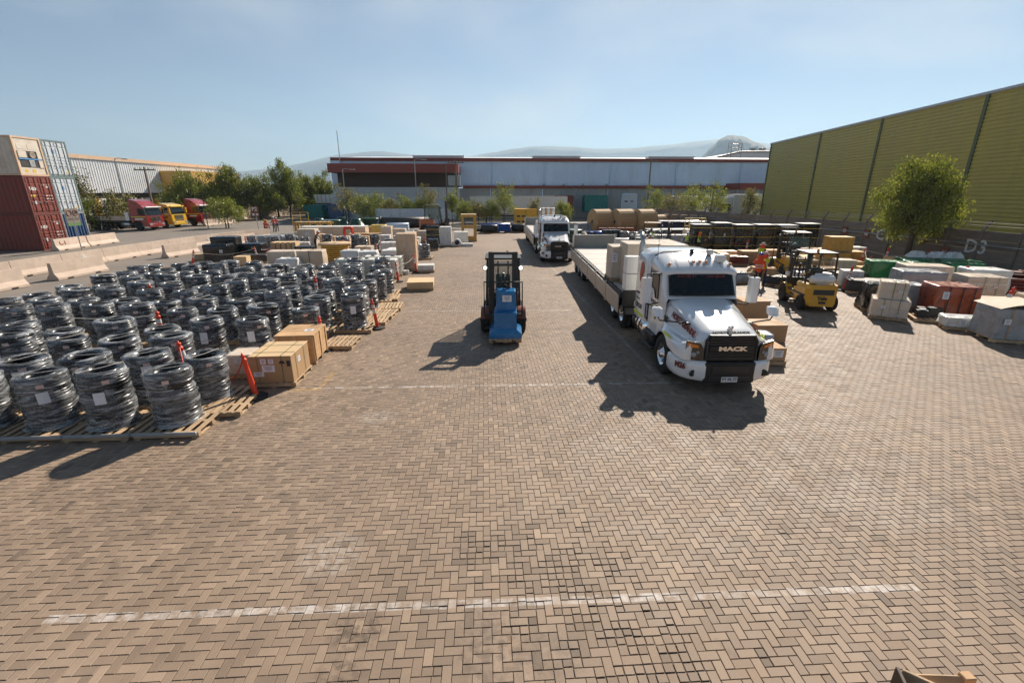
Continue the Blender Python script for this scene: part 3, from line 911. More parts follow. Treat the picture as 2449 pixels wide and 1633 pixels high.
barrier(g(470, 520), g(534, 514), 'dark shaded concrete barrier beside the last red truck', 'barriers at the road edge')
# ------------------------------------------------------------------ trees
def leaf_material(name, c0, c1):
    m = bpy.data.materials.new(name); m.use_nodes = True
    n, l = m.node_tree.nodes, m.node_tree.links
    n.clear()
    out = n.new('ShaderNodeOutputMaterial')
    at = n.new('ShaderNodeAttribute'); at.attribute_name = 'tone'
    mx = n.new('ShaderNodeMix'); mx.data_type = 'RGBA'
    l.new(at.outputs['Fac'], mx.inputs[0]); mx.inputs[6].default_value = (*c0, 1); mx.inputs[7].default_value = (*c1, 1)
    d = n.new('ShaderNodeBsdfDiffuse'); t = n.new('ShaderNodeBsdfTranslucent'); gl = n.new('ShaderNodeBsdfGlossy')
    gl.inputs['Roughness'].default_value = .45
    l.new(mx.outputs[2], d.inputs[0]); l.new(mx.outputs[2], t.inputs[0])
    a = n.new('ShaderNodeMixShader'); a.inputs[0].default_value = .5
    l.new(d.outputs[0], a.inputs[1]); l.new(t.outputs[0], a.inputs[2])
    c = n.new('ShaderNodeMixShader'); c.inputs[0].default_value = .05
    l.new(a.outputs[0], c.inputs[1]); l.new(gl.outputs[0], c.inputs[2])
    l.new(c.outputs[0], out.inputs[0])
    return m
M_LEAF = leaf_material('pepper_tree_leaves', (.075, .1, .012), (.28, .3, .03))
M_LEAFY = leaf_material('bright_shrub_leaves', (.12, .155, .018), (.32, .33, .045))
M_LEAFO = leaf_material('dry_olive_leaves', (.12, .12, .03), (.28, .24, .07))
M_BARK = mat('bark', (.09, .065, .045), .9, var=.3, scale=6, bump=.6, bscale=30, stretch=(1, 1, .3))

def leaves(name, C, Rd, n, size, m, parent, rg, droop=.6, flat=.85):
    """leaf-sized faces spread through the lobes' volume, more towards their outside"""
    C = np.array(C); Rd = np.array(Rd)
    w = Rd ** 1.7; w = w / w.sum()
    idx = rg.choice(len(C), n, p=w)
    d = rg.normal(0, 1, (n, 3)); d /= np.linalg.norm(d, axis=1)[:, None]
    # twig clusters: many leaves share a cluster direction, so the outline is ragged
    ncl = max(8, n // 16)
    cl_i = rg.choice(len(C), ncl, p=w)
    cd = rg.normal(0, 1, (ncl, 3)); cd /= np.linalg.norm(cd, axis=1)[:, None]
    cr = rg.uniform(.45, 1.12, ncl) * (0.8 + .2 * rg.random(ncl))
    cc = C[cl_i] + cd * (cr * Rd[cl_i])[:, None] * np.array([1, 1, flat])
    k = rg.integers(0, ncl, n)
    P = cc[k] + rg.normal(0, 1, (n, 3)) * (size * np.array([1.1, 1.1, 1.5]))
    P[:, 2] -= np.abs(rg.normal(0, 1, n)) * size * 2.0 * droop
    ax = rg.normal(0, 1, (n, 3)) * (1 - droop * .6); ax[:, 2] -= droop * 1.6
    ax /= np.linalg.norm(ax, axis=1)[:, None]
    sd = np.cross(ax, rg.normal(0, 1, (n, 3))); sd /= np.linalg.norm(sd, axis=1)[:, None] + 1e-9
    ln = size * rg.uniform(.8, 1.7, n)[:, None]; wd = size * rg.uniform(.22, .42, n)[:, None]
    V = np.stack([P - sd * wd * .3, P + ax * ln * .5 - sd * wd, P + ax * ln, P + ax * ln * .5 + sd * wd], 1).reshape(-1, 3)
    V[:, 2] = np.maximum(V[:, 2], .05)
    F = np.arange(n * 4).reshape(-1, 4)
    me = bpy.data.meshes.new(name)
    me.vertices.add(len(V)); me.vertices.foreach_set('co', V.astype(np.float32).ravel())
    me.loops.add(F.size); me.loops.foreach_set('vertex_index', F.astype(np.int32).ravel())
    me.polygons.add(n); me.polygons.foreach_set('loop_start', (np.arange(n) * 4).astype(np.int32))
    me.polygons.foreach_set('use_smooth', np.zeros(n, bool))
    me.update(calc_edges=True)
    a = me.attributes.new('tone', 'FLOAT', 'FACE')
    tn = np.clip(rg.normal(.45, .22, n) + rg.normal(0, .18, ncl)[k], 0, 1)
    a.data.foreach_set('value', tn.astype(np.float32))
    me.materials.append(m)
    return inst(me, name, parent)

def tree(name, label, loc, h, rad, seed, n=2600, size=.2, m=None, trunk=.3, tr=.14, droop=.6, group=None, lobes=9, spread=1.0, top=1.0, cat='tree', stems=1):
    rg = np.random.default_rng(seed)
    t = thing(name, label, cat, loc, 0, group)
    C, Rd = [], []
    ch = h * (1 - trunk)
    zc = h * trunk + ch * .5
    for k in range(lobes):
        a = 2.4 * k + rg.uniform(-.5, .5); q = (k + .5) / lobes
        hh = h * trunk + ch * (.15 + .7 * q)
        wprof = math.sin(math.pi * min(1, (.25 + .7 * q)) ** top)
        rr = rad * .62 * max(.15, wprof) * rg.uniform(.6, 1.05) * spread
        C.append((rr * math.cos(a), rr * math.sin(a), hh)); Rd.append(rad * rg.uniform(.36, .56) * (1.05 - .4 * q))
    C.append((0, 0, zc)); Rd.append(rad * .5)
    for k in range(lobes):                      # stray boughs that break the outline
        a = rg.uniform(0, 6.28); q = rg.uniform(0, 1)
        rr = rad * rg.uniform(.7, 1.08) * math.sin(math.pi * (.2 + .68 * q)) ** .7
        C.append((rr * math.cos(a), rr * math.sin(a), h * trunk + ch * (.02 + .95 * q))); Rd.append(rad * rg.uniform(.12, .24))
    tb = MB()
    for s in range(stems):
        o = (rg.uniform(-.25, .25) * (stems > 1), rg.uniform(-.2, .2) * (stems > 1))
        lean = rg.uniform(-.12, .12, 2) * h * .5
        base = [(o[0], o[1], -.05), (o[0] + lean[0] * .2, o[1] + lean[1] * .2, h * trunk * .5), (o[0] + lean[0] * .45, o[1] + lean[1] * .45, h * trunk * 1.05), (lean[0] * .5, lean[1] * .5, h * .75)]
        tb.tube(base, [tr, tr * .8, tr * .62, tr * .2], 8)
        fork = Vector(base[2])
        for c in C[s::stems]:
            mid = fork.lerp(Vector(c), .5) + Vector((0, 0, .06 * h))
            tb.tube([fork, mid, Vector(c)], [tr * .42, tr * .26, tr * .08], 5, cap=False)
    tb.build('trunk', M_BARK, t)
    leaves('crown', C, Rd, n, size, m or M_LEAF, t, rg, droop)
    return t
TG = 'trees along the left road'
big = [(445, 505, 82, 8.2, 4.6, 'wide dark pepper tree behind the last red truck'), (535, 500, 86, 9.8, 3.3, 'tall pepper tree with an airy top right of the red trucks'),
       (598, 495, 88, 7.9, 4.2, 'rounded pepper tree in the middle of the road-side row'), (668, 490, 92, 10.4, 3.4, 'tallest dense pepper tree of the road-side row'),
       (708, 488, 100, 8.6, 2.7, 'slim pepper tree right of the tallest one'), (742, 486, 104, 9.2, 3.2, 'pepper tree beside the blue warehouse corner'),
       (640, 492, 98, 6.6, 3.4, 'pepper tree half hidden behind the tallest one'), (490, 498, 95, 6.8, 4.2, 'dark pepper tree filling the gap behind the red trucks'),
       (722, 480, 112, 6.4, 3.0, 'low pepper tree at the far bend of the road')]
for i, (px, py, Y, h, r, lb) in enumerate(big):
    p = gy(px, py, Y); 
    tree('pepper_tree', lb, (p.x, Y, -.02), h, r, 20 + i, n=11000, size=.21, droop=.75, group=TG, trunk=.2, tr=.24, lobes=13)
p = gy(519, 505, 66)
tree('young_tree', 'small bright green tree in front of the road-side pepper trees', (p.x, 66, -.02), 3.9, 2.5, 41, n=4200, size=.17, m=M_LEAFY, trunk=.34, tr=.09, stems=2, group=TG, lobes=11)
tree('pepper_tree', 'broad pepper tree standing at the concrete fence before the olive building', (26.2, 27.4, -.02), 6.9, 2.3, 52, n=17000, size=.125, m=M_LEAFY, droop=.9, trunk=.3, tr=.2, lobes=16, top=1.15)
for i, (px, Y, h, r, lb) in enumerate(((205, 66, 7.6, 1.9, 'sparse pine-shaped tree in front of the white warehouse'), (262, 64, 4.8, 2.6, 'olive shrub tree behind the flatbed of the red truck'), (185, 62, 3.6, 2.6, 'low green bush behind the container stack'), (300, 68, 4.3, 2.2, 'ragged shrub beside the red truck cab'))):
    p = gy(px, 500, Y)
    tree('shrub_tree', lb, (p.x, Y, -.02), h, r, 60 + i, n=(1500 if i == 0 else 2400), size=.22, m=M_LEAFO if i != 2 else M_LEAF, trunk=.2, tr=.1, group='shrubs before the white warehouse', lobes=(14 if i == 0 else 9), top=.6 if i == 0 else 1.0, droop=.3)
fr = [(800, 500, 70, 4.4, 2.0), (835, 505, 68, 3.3, 1.9), (866, 500, 70, 4.0, 1.7), (900, 505, 69, 3.0, 1.4), (933, 505, 69, 3.3, 1.3), (965, 505, 69, 3.0, 1.2), (983, 500, 70, 4.3, 1.8),
      (1040, 500, 71, 3.9, 1.2), (1068, 505, 70, 2.7, 1.5), (1100, 505, 69, 2.8, 1.3), (1130, 505, 69, 2.9, 1.2), (1160, 500, 70, 4.4, 1.7), (1226, 505, 66, 2.9, .9), (1290, 505, 64, 2.8, 1.3),
      (1505, 500, 68, 4.2, 1.9), (1545, 505, 62, 3.6, 2.0), (1585, 500, 66, 4.3, 2.0), (1632, 505, 60, 4.8, 2.5), (1720, 500, 62, 4.0, 1.3)]
for i, (px, py, Y, h, r) in enumerate(fr):
    p = gy(px, py, Y)
    side = 'left of' if px < 950 else ('behind' if px < 1060 else 'right of')
    tree('shrub_tree', 'young shrubby tree %s the orange forklift, %s from left in planted row' % (side, ORD[i] if i < 16 else ['seventeenth', 'eighteenth', 'nineteenth'][i - 16]), (p.x, Y, -.02), h * 1.32, r * 1.15, 80 + i, n=int(1500 + 700 * r), size=.15, m=M_LEAFY if i % 3 else M_LEAFO, trunk=.32, tr=.06, group='planted row before the warehouse', lobes=8, droop=.55)
# block wall behind the road-side trees
bw = thing('block_wall', 'pale concrete panel wall running behind the road-side trees', 'wall')
pa, pb = Vector((-45.6, 76, 0)), Vector((-40.0, 118, 0))
dv = (pb - pa).normalized()
wm = MB().cbox(.05, 2.95, -.06, .06, 0, 2.5, .02).mesh('wall_panel', M_BLOCKWALL)
wp = MB().cbox(-.1, .1, -.12, .12, 0, 2.7, .02).mesh('wall_post', M_BLOCKWALL)
for k in range(14):
    o = pa + dv * 3 * k
    inst(wm, 'wall_panel', bw, o, (0, 0, math.atan2(dv.y, dv.x))); inst(wp, 'wall_post', bw, o, (0, 0, math.atan2(dv.y, dv.x)))
b = MB(); b.quad((-45.4, 76, -.012), (-39.5, 76, -.012), (-34.6, 118, -.012), (-39.9, 118, -.012))
tag(b.build('earth_verge', M_EARTH), kind='structure')
# poles and masts
def pole(name, label, px, pyb, Y, ztop, r, m, arm=None, cat='pole'):
    p = gy(px, pyb, Y)
    t = thing(name, label, cat, (p.x, Y, 0))
    MB().tube([(0, 0, -.05), (0, 0, ztop)], [r, r * .7], 8).build('shaft', m, t)
    if arm == 'cross':
        MB().box(-1.3, 1.3, -.07, .07, ztop - .45, ztop - .3).build('cross_arm', m, t)
        for x in (-1.15, -.5, .5, 1.15): MB().lathe([(.03, 0), (.06, .05), (.05, .18), (0, .2)], 8, (x, 0, ztop - .3)).build('insulator', M_BROWN, t)
    elif arm == 'lamp':
        MB().tube([(0, 0, ztop), (.5, 0, ztop + .1), (1.4, 0, ztop)], [.05, .045, .04], 6).build('lamp_arm', m, t)
        MB().cbox(1.1, 1.9, -.14, .14, ztop - .1, ztop + .04, .04).build('lamp_head', M_GALV, t)
    return t
pole('street_lamp', 'tall grey street lamp before the white warehouse', 285, 455, 78, 9.4, .1, M_GALV, 'lamp', 'street lamp')
pole('utility_pole', 'wooden utility pole with a cross arm before the white warehouse', 350, 470, 66, 7.7, .15, M_WOODPOLE, 'cross', 'utility pole')
pole('utility_pole', 'distant utility pole with a cross arm above the road-side trees', 474, 410, 118, 9.2, .15, M_WOODPOLE, 'cross', 'utility pole')
pole('utility_pole', 'wooden utility pole in front of the warehouse behind the cable drums', 1487, 470, 74, 9.5, .14, M_WOODPOLE, 'cross', 'utility pole')
pole('utility_pole', 'wooden utility pole at the right end of the red canopy', 1050, 480, 80, 9.5, .15, M_WOODPOLE, 'cross', 'utility pole')
pole('steel_post', 'thin steel post before the road-side trees next to the last red truck', 474, 500, 66, 4.9, .06, M_STEEL)
pole('mast', 'thin antenna mast at the left corner of the blue warehouse', 781, 372, 89, 14.8, .09, M_GALV)
pole('street_lamp', 'curved grey lamp post in front of the brown canopy wall', 958, 470, 80, 9.6, .09, M_GALV, 'lamp', 'street lamp')
pole('street_lamp', 'grey lamp post at the left corner of the brown canopy wall', 795, 470, 78, 8.0, .09, M_GALV, 'lamp', 'street lamp')
pole('utility_pole', 'second utility pole right of the pad transformer', 1028, 480, 82, 9.2, .13, M_WOODPOLE, None, 'utility pole')
p = gy(1042, 437, 78)
tf = thing('pole_transformer', 'grey transformer hung on poles at the right end of the red canopy', 'transformer', (p.x, 80.6, 0))
MB().cbox(-1, 1, -.5, .5, 5.6, 7.2, .06).build('tank', M_CLAD_LOW, tf)
for x in (-.6, 0, .6): MB().lathe([(.05, 0), (.1, .1), (.07, .5), (0, .55)], 8, (x, 0, 7.2)).build('bushing', M_BROWN, tf)
MB().box(-1.3, 1.3, -.6, .6, 5.4, 5.58).build('platform', M_STEEL, tf)
# ------------------------------------------------------------------ wheels
M_AMBER = mat('amber_lens', (.75, .22, .02), .2, var=.05, coat=.5)
M_LENS = mat('clear_lens', (.3, .32, .33), .1, var=.05, spec=.6)
M_HILAMP = mat('headlamp_unit', (.012, .011, .01), .25, var=.3, scale=12, coat=1)
M_CHEV = mat('fluorescent_yellow', (.72, .8, .04), .5, var=.05)
M_MAROON = mat('maroon_lettering', (.17, .028, .016), .5, var=.08)
M_LOGO = mat('logo_red', (.42, .055, .025), .45, var=.05)
M_PLATE = mat('plate_white', (.75, .75, .73), .4, var=.03)
M_DECK = mat('trailer_deck', (.5, .46, .41), .7, var=.1, scale=1.5, dirt=(.32, .27, .22), dirt_amt=.45, bump=.1)
M_BOARD = mat('drop_side_steel', (.46, .41, .34), .45, metal=.25, var=.12, scale=2, dirt=(.3, .24, .19), dirt_amt=.4)
M_GATE = mat('tail_gate_steel', (.3, .29, .25), .6, metal=.2, var=.12, scale=2, dirt=(.12, .08, .05), dirt_amt=.5)

def wheel_meshes(r, w, key, rim_m, dual=False):
    t = MB()
    prof = [(r * .56, -w / 2), (r * .72, -w / 2 - .005), (r * .93, -w / 2), (r, -w * .36), (r, -.01), (r * .985, 0), (r, .01), (r, w * .36), (r * .93, w / 2), (r * .72, w / 2 + .005), (r * .56, w / 2)]
    t.lathe(prof, 28, axis='x')
    if dual:
        t.lathe([(p, q + (w + .05)) for p, q in prof], 28, axis='x')
    tm = t.mesh('tyre', M_RUBBER)
    m = MB()
    o = -w / 2 + .03
    m.lathe([(r * .57, o - .02), (r * .53, o - .015), (r * .5, o + .05), (r * .33, o + .04), (r * .28, o + .01), (r * .2, o + .0), (r * .17, o - .06), (0, o - .075)], 24, axis='x')
    for k in range(10):
        a = 2 * math.pi * k / 10
        m.lathe([(.018, 0), (.018, -.03), (0, -.035)], 6, (o + .02, r * .25 * math.cos(a), r * .25 * math.sin(a)), 'x')
    rm = m.mesh('rim', rim_m)
    return tm, rm
WH_STEER = wheel_meshes(.52, .3, 'steer', M_CHROME)
WH_DUAL = wheel_meshes(.52, .27, 'dual', M_CHROME, True)
WH_TRAIL = wheel_meshes(.5, .27, 'trail', M_ALU, True)
def wheel(parent, meshes, x, y, z, side):
    """side -1: outer face towards -x"""
    o = inst(meshes[0], 'wheel', parent, (x, y, z), (0, 0, 0 if side < 0 else math.pi))
    inst(meshes[1], 'rim', o)
    return o

# ------------------------------------------------------------------ the white conventional tractor
def interp_rows(rows, ys):
    Y = [r[0] for r in rows]
    P = np.array([r[1] for r in rows])
    return [[(np.interp(y, Y, P[:, k, 0]), np.interp(y, Y, P[:, k, 1])) for k in range(P.shape[1])] for y in ys]
def build_tractor(name, label, loc, rz):
    t = thing(name, label, 'truck', loc, rz, 'white tractor units with flatbed trailers')
    rows = [(-1.30, [(0, 1.40), (.4, 1.40), (.6, 1.37), (.67, 1.31), (.73, 1.28), (.86, 1.26), (1.0, 1.2), (1.05, 1.0), (1.05, .82)]),
            (-1.20, [(0, 1.47), (.42, 1.47), (.64, 1.43), (.71, 1.35), (.79, 1.26), (.94, 1.23), (1.1, 1.18), (1.16, 1.02), (1.16, .82)]),
            (-.90, [(0, 1.56), (.44, 1.555), (.69, 1.5), (.77, 1.37), (.86, 1.22), (1.02, 1.19), (1.17, 1.13), (1.22, 1.02), (1.22, .84)]),
            (-.40, [(0, 1.67), (.48, 1.665), (.73, 1.61), (.81, 1.44), (.9, 1.22), (1.04, 1.19), (1.18, 1.14), (1.23, 1.06), (1.23, .9)]),
            (.15, [(0, 1.8), (.52, 1.79), (.79, 1.73), (.87, 1.54), (.96, 1.27), (1.05, 1.22), (1.15, 1.17), (1.2, 1.06), (1.2, .9)]),
            (.62, [(0, 1.9), (.56, 1.89), (.85, 1.82), (.96, 1.62), (1.01, 1.4), (1.03, 1.25), (1.05, 1.1), (1.06, .9), (1.06, .72)])]
    ys = [-1.30, -1.27, -1.2, -1.05, -.9, -.75, -.62, -.56, -.45, -.3, -.15, 0, .15, .3, .45, .56, .62]
    rings = []
    for y, half in zip(ys, interp_rows(rows, ys)):
        arch = (math.sqrt(max(0, .6 ** 2 - y * y)) + .5) if abs(y) < .6 else 0
        h = [(x, z) for x, z in half]
        h[8] = (h[8][0], max(h[8][1], arch)); h[7] = (h[7][0], max(h[7][1], arch + .04)); h[6] = (h[6][0], max(h[6][1], arch + .07))
        rings.append([(-x, y, z) for x, z in h[::-1]] + [(x, y, z) for x, z in h[1:]])
    hood = MB().loft(rings, closed=False, smooth=True)
    hood._add(rings[0], [tuple(range(17))], False)
    inner = [[(p[0] * .97, p[1] + .0, p[2] - .02) for p in (rg[0], rg[1])] for rg in rings]
    hood.build('hood', M_TRUCKW, t)
    # wheel housings
    wh = MB()
    for s in (-1, 1):
        arc = [(-.0 + .62 * math.cos(a), .5 + .62 * math.sin(a)) for a in np.linspace(0, math.pi, 13)]
        wh.loft([[(s * 1.2, y, z) for y, z in arc], [(s * .7, y, z) for y, z in arc]], closed=False)
    wh.box(-.7, .7, -.9, .6, .5, 1.15)
    wh.build('wheel_housing', M_BLACK, t)
    # grille
    gr = MB().prism([(-.58, .8), (-.58, 1.24), (-.5, 1.38), (.5, 1.38), (.58, 1.24), (.58, .8)], -1.37, -1.29, 'y')
    gro = gr.build('grille', M_BLACK, t); gro.scale = (1.1, 1, 1.04)
    for k in range(7):
        z = .86 + k * .062
        if k in (3, 4): continue
        MB().box(-.52, .52, -1.395, -1.372, z, z + .022).build('grille_bar', M_STEEL, gro)
    MB().cbox(-.5, .5, -1.405, -1.373, 1.02, 1.14, .01).build('badge_bar', M_BLACK, gro)
    text('grille_badge', 'MACK', .125, M_CHROME, gro, (0, -1.41, 1.08), ((1, 0, 0), (0, 0, 1)), .012, bold=.008, sx=1.75)
    MB().tube([(-.55, -1.38, .81), (-.55, -1.38, 1.235), (-.48, -1.38, 1.355), (.48, -1.38, 1.355), (.55, -1.38, 1.235), (.55, -1.38, .81)], .022, 6).build('grille_surround', M_STEEL, gro)
    text('hood_lettering', 'NORTE GRANDE', .1, M_INK, t, (0, -1.245, 1.455), ((1, 0, 0), (0, .84, .55)), .004, bold=.003, sx=1.2)
    # hood sides
    for s in (-1, 1):
        if s < 0:
            text('side_lettering', 'NORTE GRANDE', .2, M_MAROON, t, (-.872, -.45, 1.45), ((.09, -1, -.15), (.36, 0, 1)), .004, bold=.01, sx=.82)
        else:
            text('side_lettering', 'NORTE GRANDE', .2, M_MAROON, t, (.872, -.45, 1.45), ((.09, 1, .15), (-.36, 0, 1)), .004, bold=.01, sx=.82)
    MB().tube([(-.9, .5, 1.72), (-.85, .1, 1.66), (-.8, -.4, 1.53), (-.72, -.9, 1.45), (-.64, -1.2, 1.39)], .004, 4).build('hood_seam', M_INK, t)
    # louvres behind the fender
    for s in (-1, 1):
        for z in (1.36, 1.16):
            v = MB().box(-.012, .012, -.15, .15, -.075, .075)
            for k in range(3): v.box(-.02, .014, -.14, .14, -.06 + k * .045, -.045 + k * .045)
            o = v.build('vent_louvre', M_BLACK, t, (s * 1.01, .42, z)); o.rotation_euler = (0, R(-6 * s), R(8 * s))
    # headlights
    for s in (-1, 1):
        hl = MB().prism([(-.2, -.22), (.21, -.2), (.21, .08), (.14, .19), (-.2, .24)] if s < 0 else [(.2, -.22), (-.21, -.2), (-.21, .08), (-.14, .19), (.2, .24)], -.045, .03, 'y')
        o = hl.build('headlight', M_HILAMP, t, (s * .875, -1.275, 1.04), R(-17 * s) * -1)
        MB().prism([(-.18, .09), (.1, .09), (.08, .15), (-.17, .2)] if s < 0 else [(.18, .09), (-.1, .09), (-.08, .15), (.17, .2)], -.055, -.046, 'y').build('indicator_lens', M_AMBER, o)
        MB().lathe([(.065, .0), (.06, -.02), (.03, -.03), (0, -.03)], 14, (0, -.047, -.08), 'y').build('lamp_reflector', M_LENS, o)
        MB().lathe([(.04, .0), (.035, -.015), (0, -.02)], 12, (.09 * -s, -.047, -.02), 'y').build('lamp_reflector', M_LENS, o)
    # bumper: two white wings and the black middle
    def bump_ring(x, y, tx, ty, zb, zt):
        return [(x, y, zb + .05), (x + tx * .02, y + ty * .02, zb), (x - tx * .04, y - ty * .04, zb), (x - tx * .04, y - ty * .04, zt), (x + tx * .02, y + ty * .02, zt), (x, y, zt - .04)]
    plan = [(-1.235, -.6), (-1.23, -.8), (-1.19, -1.0), (-1.1, -1.17), (-.95, -1.3), (-.75, -1.38), (-.6, -1.42)]
    for s in (-1, 1):
        rg = []
        for i, (x, y) in enumerate(plan):
            q = i / (len(plan) - 1); zt = .8 + .02 * q; zb = .37 - .05 * q
            nx, ny = (-(1 - q) * .9 - .1, -q)
            rg.append([(s * (x + nx * o), y + ny * o, z) for o, z in ((-.06, zb), (0, zb + .02), (.025, zb + .12), (.025, zt - .12), (0, zt - .02), (-.06, zt))])
        MB().loft(rg, closed=False, smooth=True).build('bumper_wing', M_TRUCKW, t)
        fx = MB().lathe([(.11, .0), (.1, -.015), (.0, -.01)], 18, (0, 0, 0), 'y').build('fog_lamp', M_BLACK, t, (s * .88, -1.365, .52), R(20 * s) * -1)
        fx.scale = (1, 1, .75)
    text('fleet_number', 'M26', .19, M_MAROON, t, (-1.145, -1.19, .66), ((.6, -.8, 0), (0, 0, 1)), .004, bold=.008, sx=.85)
    cb = MB().cbox(-.64, .64, -1.44, -1.2, .3, .8, .03)
    cbo = cb.build('bumper_centre', M_BLACK, t)
    MB().box(-.45, .45, -1.455, -1.442, .56, .72).build('bumper_intake', M_STEEL, cbo)
    MB().box(-.5, .5, -1.46, -1.442, .42, .47).build('bumper_step', M_STEEL, cbo)
    pl = MB().cbox(-.2, .2, -1.475, -1.462, .33, .46, .004).build('number_plate', M_PLATE, cbo)
    text('plate_number', 'PT FK\u00b777', .095, M_INK, pl, (0, -1.478, .4), ((1, 0, 0), (0, 0, 1)), .002, bold=.002)
    # cab and sleeper
    def ring(y, w, zb, zt, r=.16):
        h = [(w, zb), (w, zb + .3), (w, (zb + zt) / 2), (w - .01, zt - r * 1.6), (w - .035, zt - r * .8), (w - r * .7, zt - r * .22), (w - r * 1.6, zt - .01), (w * .4, zt + .015), (0, zt + .02)]
        return [(-x, y, z) for x, z in h] + [(x, y, z) for x, z in h[::-1][1:]]
    st = [(.50, 1.0, .75, 1.86, .05), (.58, 1.02, .75, 1.92, .06), (.66, 1.035, .75, 2.05, .07), (.82, 1.05, .75, 2.40, .08), (.88, 1.06, .75, 2.52, .1)]
    MB().loft([ring(*a) for a in st] + [ring(.93, 1.06, .75, 2.52, .1)], closed=False, smooth=False).build('cab_front', M_TRUCKW, t)
    st2 = [(.80, .99, 2.44, 2.52, .04), (.84, 1.05, 2.42, 2.57, .1), (.95, 1.07, 2.40, 2.65, .17), (1.15, 1.07, 2.4, 2.76, .22), (1.45, 1.075, 2.4, 2.86, .24), (1.75, 1.08, 2.4, 2.91, .25)]
    def ring2(y, w, zb, zt, r):
        h = [(w * .9, zb), (w, zb + .01), (w, (zb + zt) / 2 - .02), (w - r * .25, zt - r * .45), (w - r * .8, zt - r * .12), (w - r * 1.5, zt - .005), (w * .5, zt + .012), (w * .25, zt + .018), (0, zt + .02)]
        return [(-x, y, z) for x, z in h] + [(x, y, z) for x, z in h[::-1][1:]]
    MB().loft([ring2(*a) for a in st2], closed=False, smooth=True, cap0=True).build('roof_cap', M_TRUCKW, t)
    MB().loft([ring(.93, 1.06, .75, 2.5, .1), ring(1.76, 1.06, .75, 2.5, .1)], closed=False, smooth=False).build('door_section', M_TRUCKW, t)
    st3 = [(1.74, 1.10, .85, 2.9, .26), (1.80, 1.15, .85, 2.925, .26), (2.2, 1.16, .85, 2.95, .26), (2.8, 1.16, .85, 2.95, .26), (2.92, 1.14, .85, 2.93, .24), (2.95, 1.08, .9, 2.88, .2)]
    MB().loft([ring(*a) for a in st3], closed=False, smooth=True, cap1=True).build('sleeper', M_TRUCKW, t)
    # roof seams
    for x in (-.62, -.25, .25, .62):
        MB().tube([(x, .82, 2.55), (x * .98, .96, 2.672), (x * .96, 1.15, 2.785), (x * .94, 1.45, 2.886), (x * .93, 1.74, 2.935)], .004, 4).build('roof_seam', M_INK, t)
    MB().tube([(-1.09, 1.765, 2.45), (-1.08, 1.765, 2.66), (-.98, 1.765, 2.84), (-.75, 1.765, 2.93), (0, 1.765, 2.955), (.75, 1.765, 2.93), (.98, 1.765, 2.84), (1.08, 1.765, 2.66), (1.09, 1.765, 2.45)], .014, 5).build('sleeper_gasket', M_BLACK, t)
    # windscreen
    def wpt(u, v, off):
        x = -.93 + 1.86 * u
        y = .565 + (.835 - .565) * v - .045 * (1 - (2 * u - 1) ** 2) - off
        z = 1.925 + (2.455 - 1.925) * v + off * .4
        return (x * (1 - .03 * v), y, z)
    fr = MB().loft([[wpt(u, v, .022) for u in np.linspace(0, 1, 9)] for v in (0, 1)], closed=False).build('windscreen_seal', M_BLACK, t)
    def wpt2(u, v): return wpt(.03 + .94 * u, .06 + .88 * v, .03)
    MB().loft([[wpt2(u, v) for u in np.linspace(0, 1, 9)] for v in (0, 1)], closed=False).build('windscreen', M_GLASS, t)
    text('sun_strip', 'NORTE GRANDE', .1, M_MAROON, t, (0, .735, 2.41), ((1, 0, 0), (0, .45, .89)), .002, bold=.004, sx=1.75)
    MB().box(-.82, -.62, .745, .75, 2.22, 2.3).build('windscreen_sticker', mat('teal_sticker', (.05, .3, .32), .5), t)
    for s in (-1, 1):
        MB().tube([(s * .1 - .35, .5, 1.955), (s * .1 + .25, .53, 2.02)], .012, 5).build('wiper', M_BLACK, t)
    # doors
    for s in (-1, 1):
        X = s * 1.066
        d = MB().prism([(.92, .85), (.92, 2.44), (1.66, 2.44), (1.66, .85)], X - .006, X + .006, 'x').build('door', M_TRUCKW, t)
        MB().prism([(.95, 1.74), (.95, 2.32), (1.02, 2.4), (1.5, 2.4), (1.54, 2.36), (1.54, 1.98), (1.3, 1.96), (1.16, 1.74)], X + s * .006, X + s * .016, 'x').build('side_window', M_GLASS, d)
        MB().tube([(X + s * .018, 1.15, 1.75), (X + s * .018, 1.3, 1.97), (X + s * .018, 1.54, 1.99), (X + s * .018, 1.54, 2.4), (X + s * .018, .98, 2.4), (X + s * .018, .95, 1.75)], .02, 5).build('window_seal', M_BLACK, d)
        MB().prism([(1.0, 1.18), (.98, 1.58), (1.14, 1.54), (1.14, 1.14)], X + s * .006, X + s * .014, 'x').build('peep_window', M_GLASS, d)
        MB().cbox(X + s * .006 - (.02 if s < 0 else 0), X + s * .006 + (.02 if s > 0 else 0), 1.3, 1.4, 1.36, 1.48, .006).build('door_handle', M_BLACK, d)
        text('door_plate_number', 'PT\u00b7FK\u00b777', .14, M_INK, d, (X + s * .008, 1.33, 1.6), ((0, -1, 0), (0, 0, 1)) if s < 0 else ((0, 1, 0), (0, 0, 1)), .003, bold=.004, sx=.8)
        MB().tube([(X + s * .05, 1.72, 1.0), (X + s * .09, 1.72, 1.05), (X + s * .09, 1.72, 1.95), (X + s * .05, 1.72, 2.0)], .018, 6).build('grab_handle', M_BLACK, t)
        # sleeper decals
        XS = s * 1.166
        lg = []
        for k in range(25):
            a = 2 * math.pi * k / 24
            lg.append((2.32 + .2 * math.cos(a), 2.22 + .36 * math.sin(a)))
        half = [(y, z) for y, z in lg if (y - 2.32) * (.6 if s < 0 else .6) * (1) + (z - 2.22) * .5 > -.1 ] if s > 0 else [(y, z) for y, z in lg if (y - 2.32) * .6 + (z - 2.22) * .45 > -.08]
        MB().prism(half, XS - .003, XS + .003, 'x').build('emblem', M_LOGO, t)
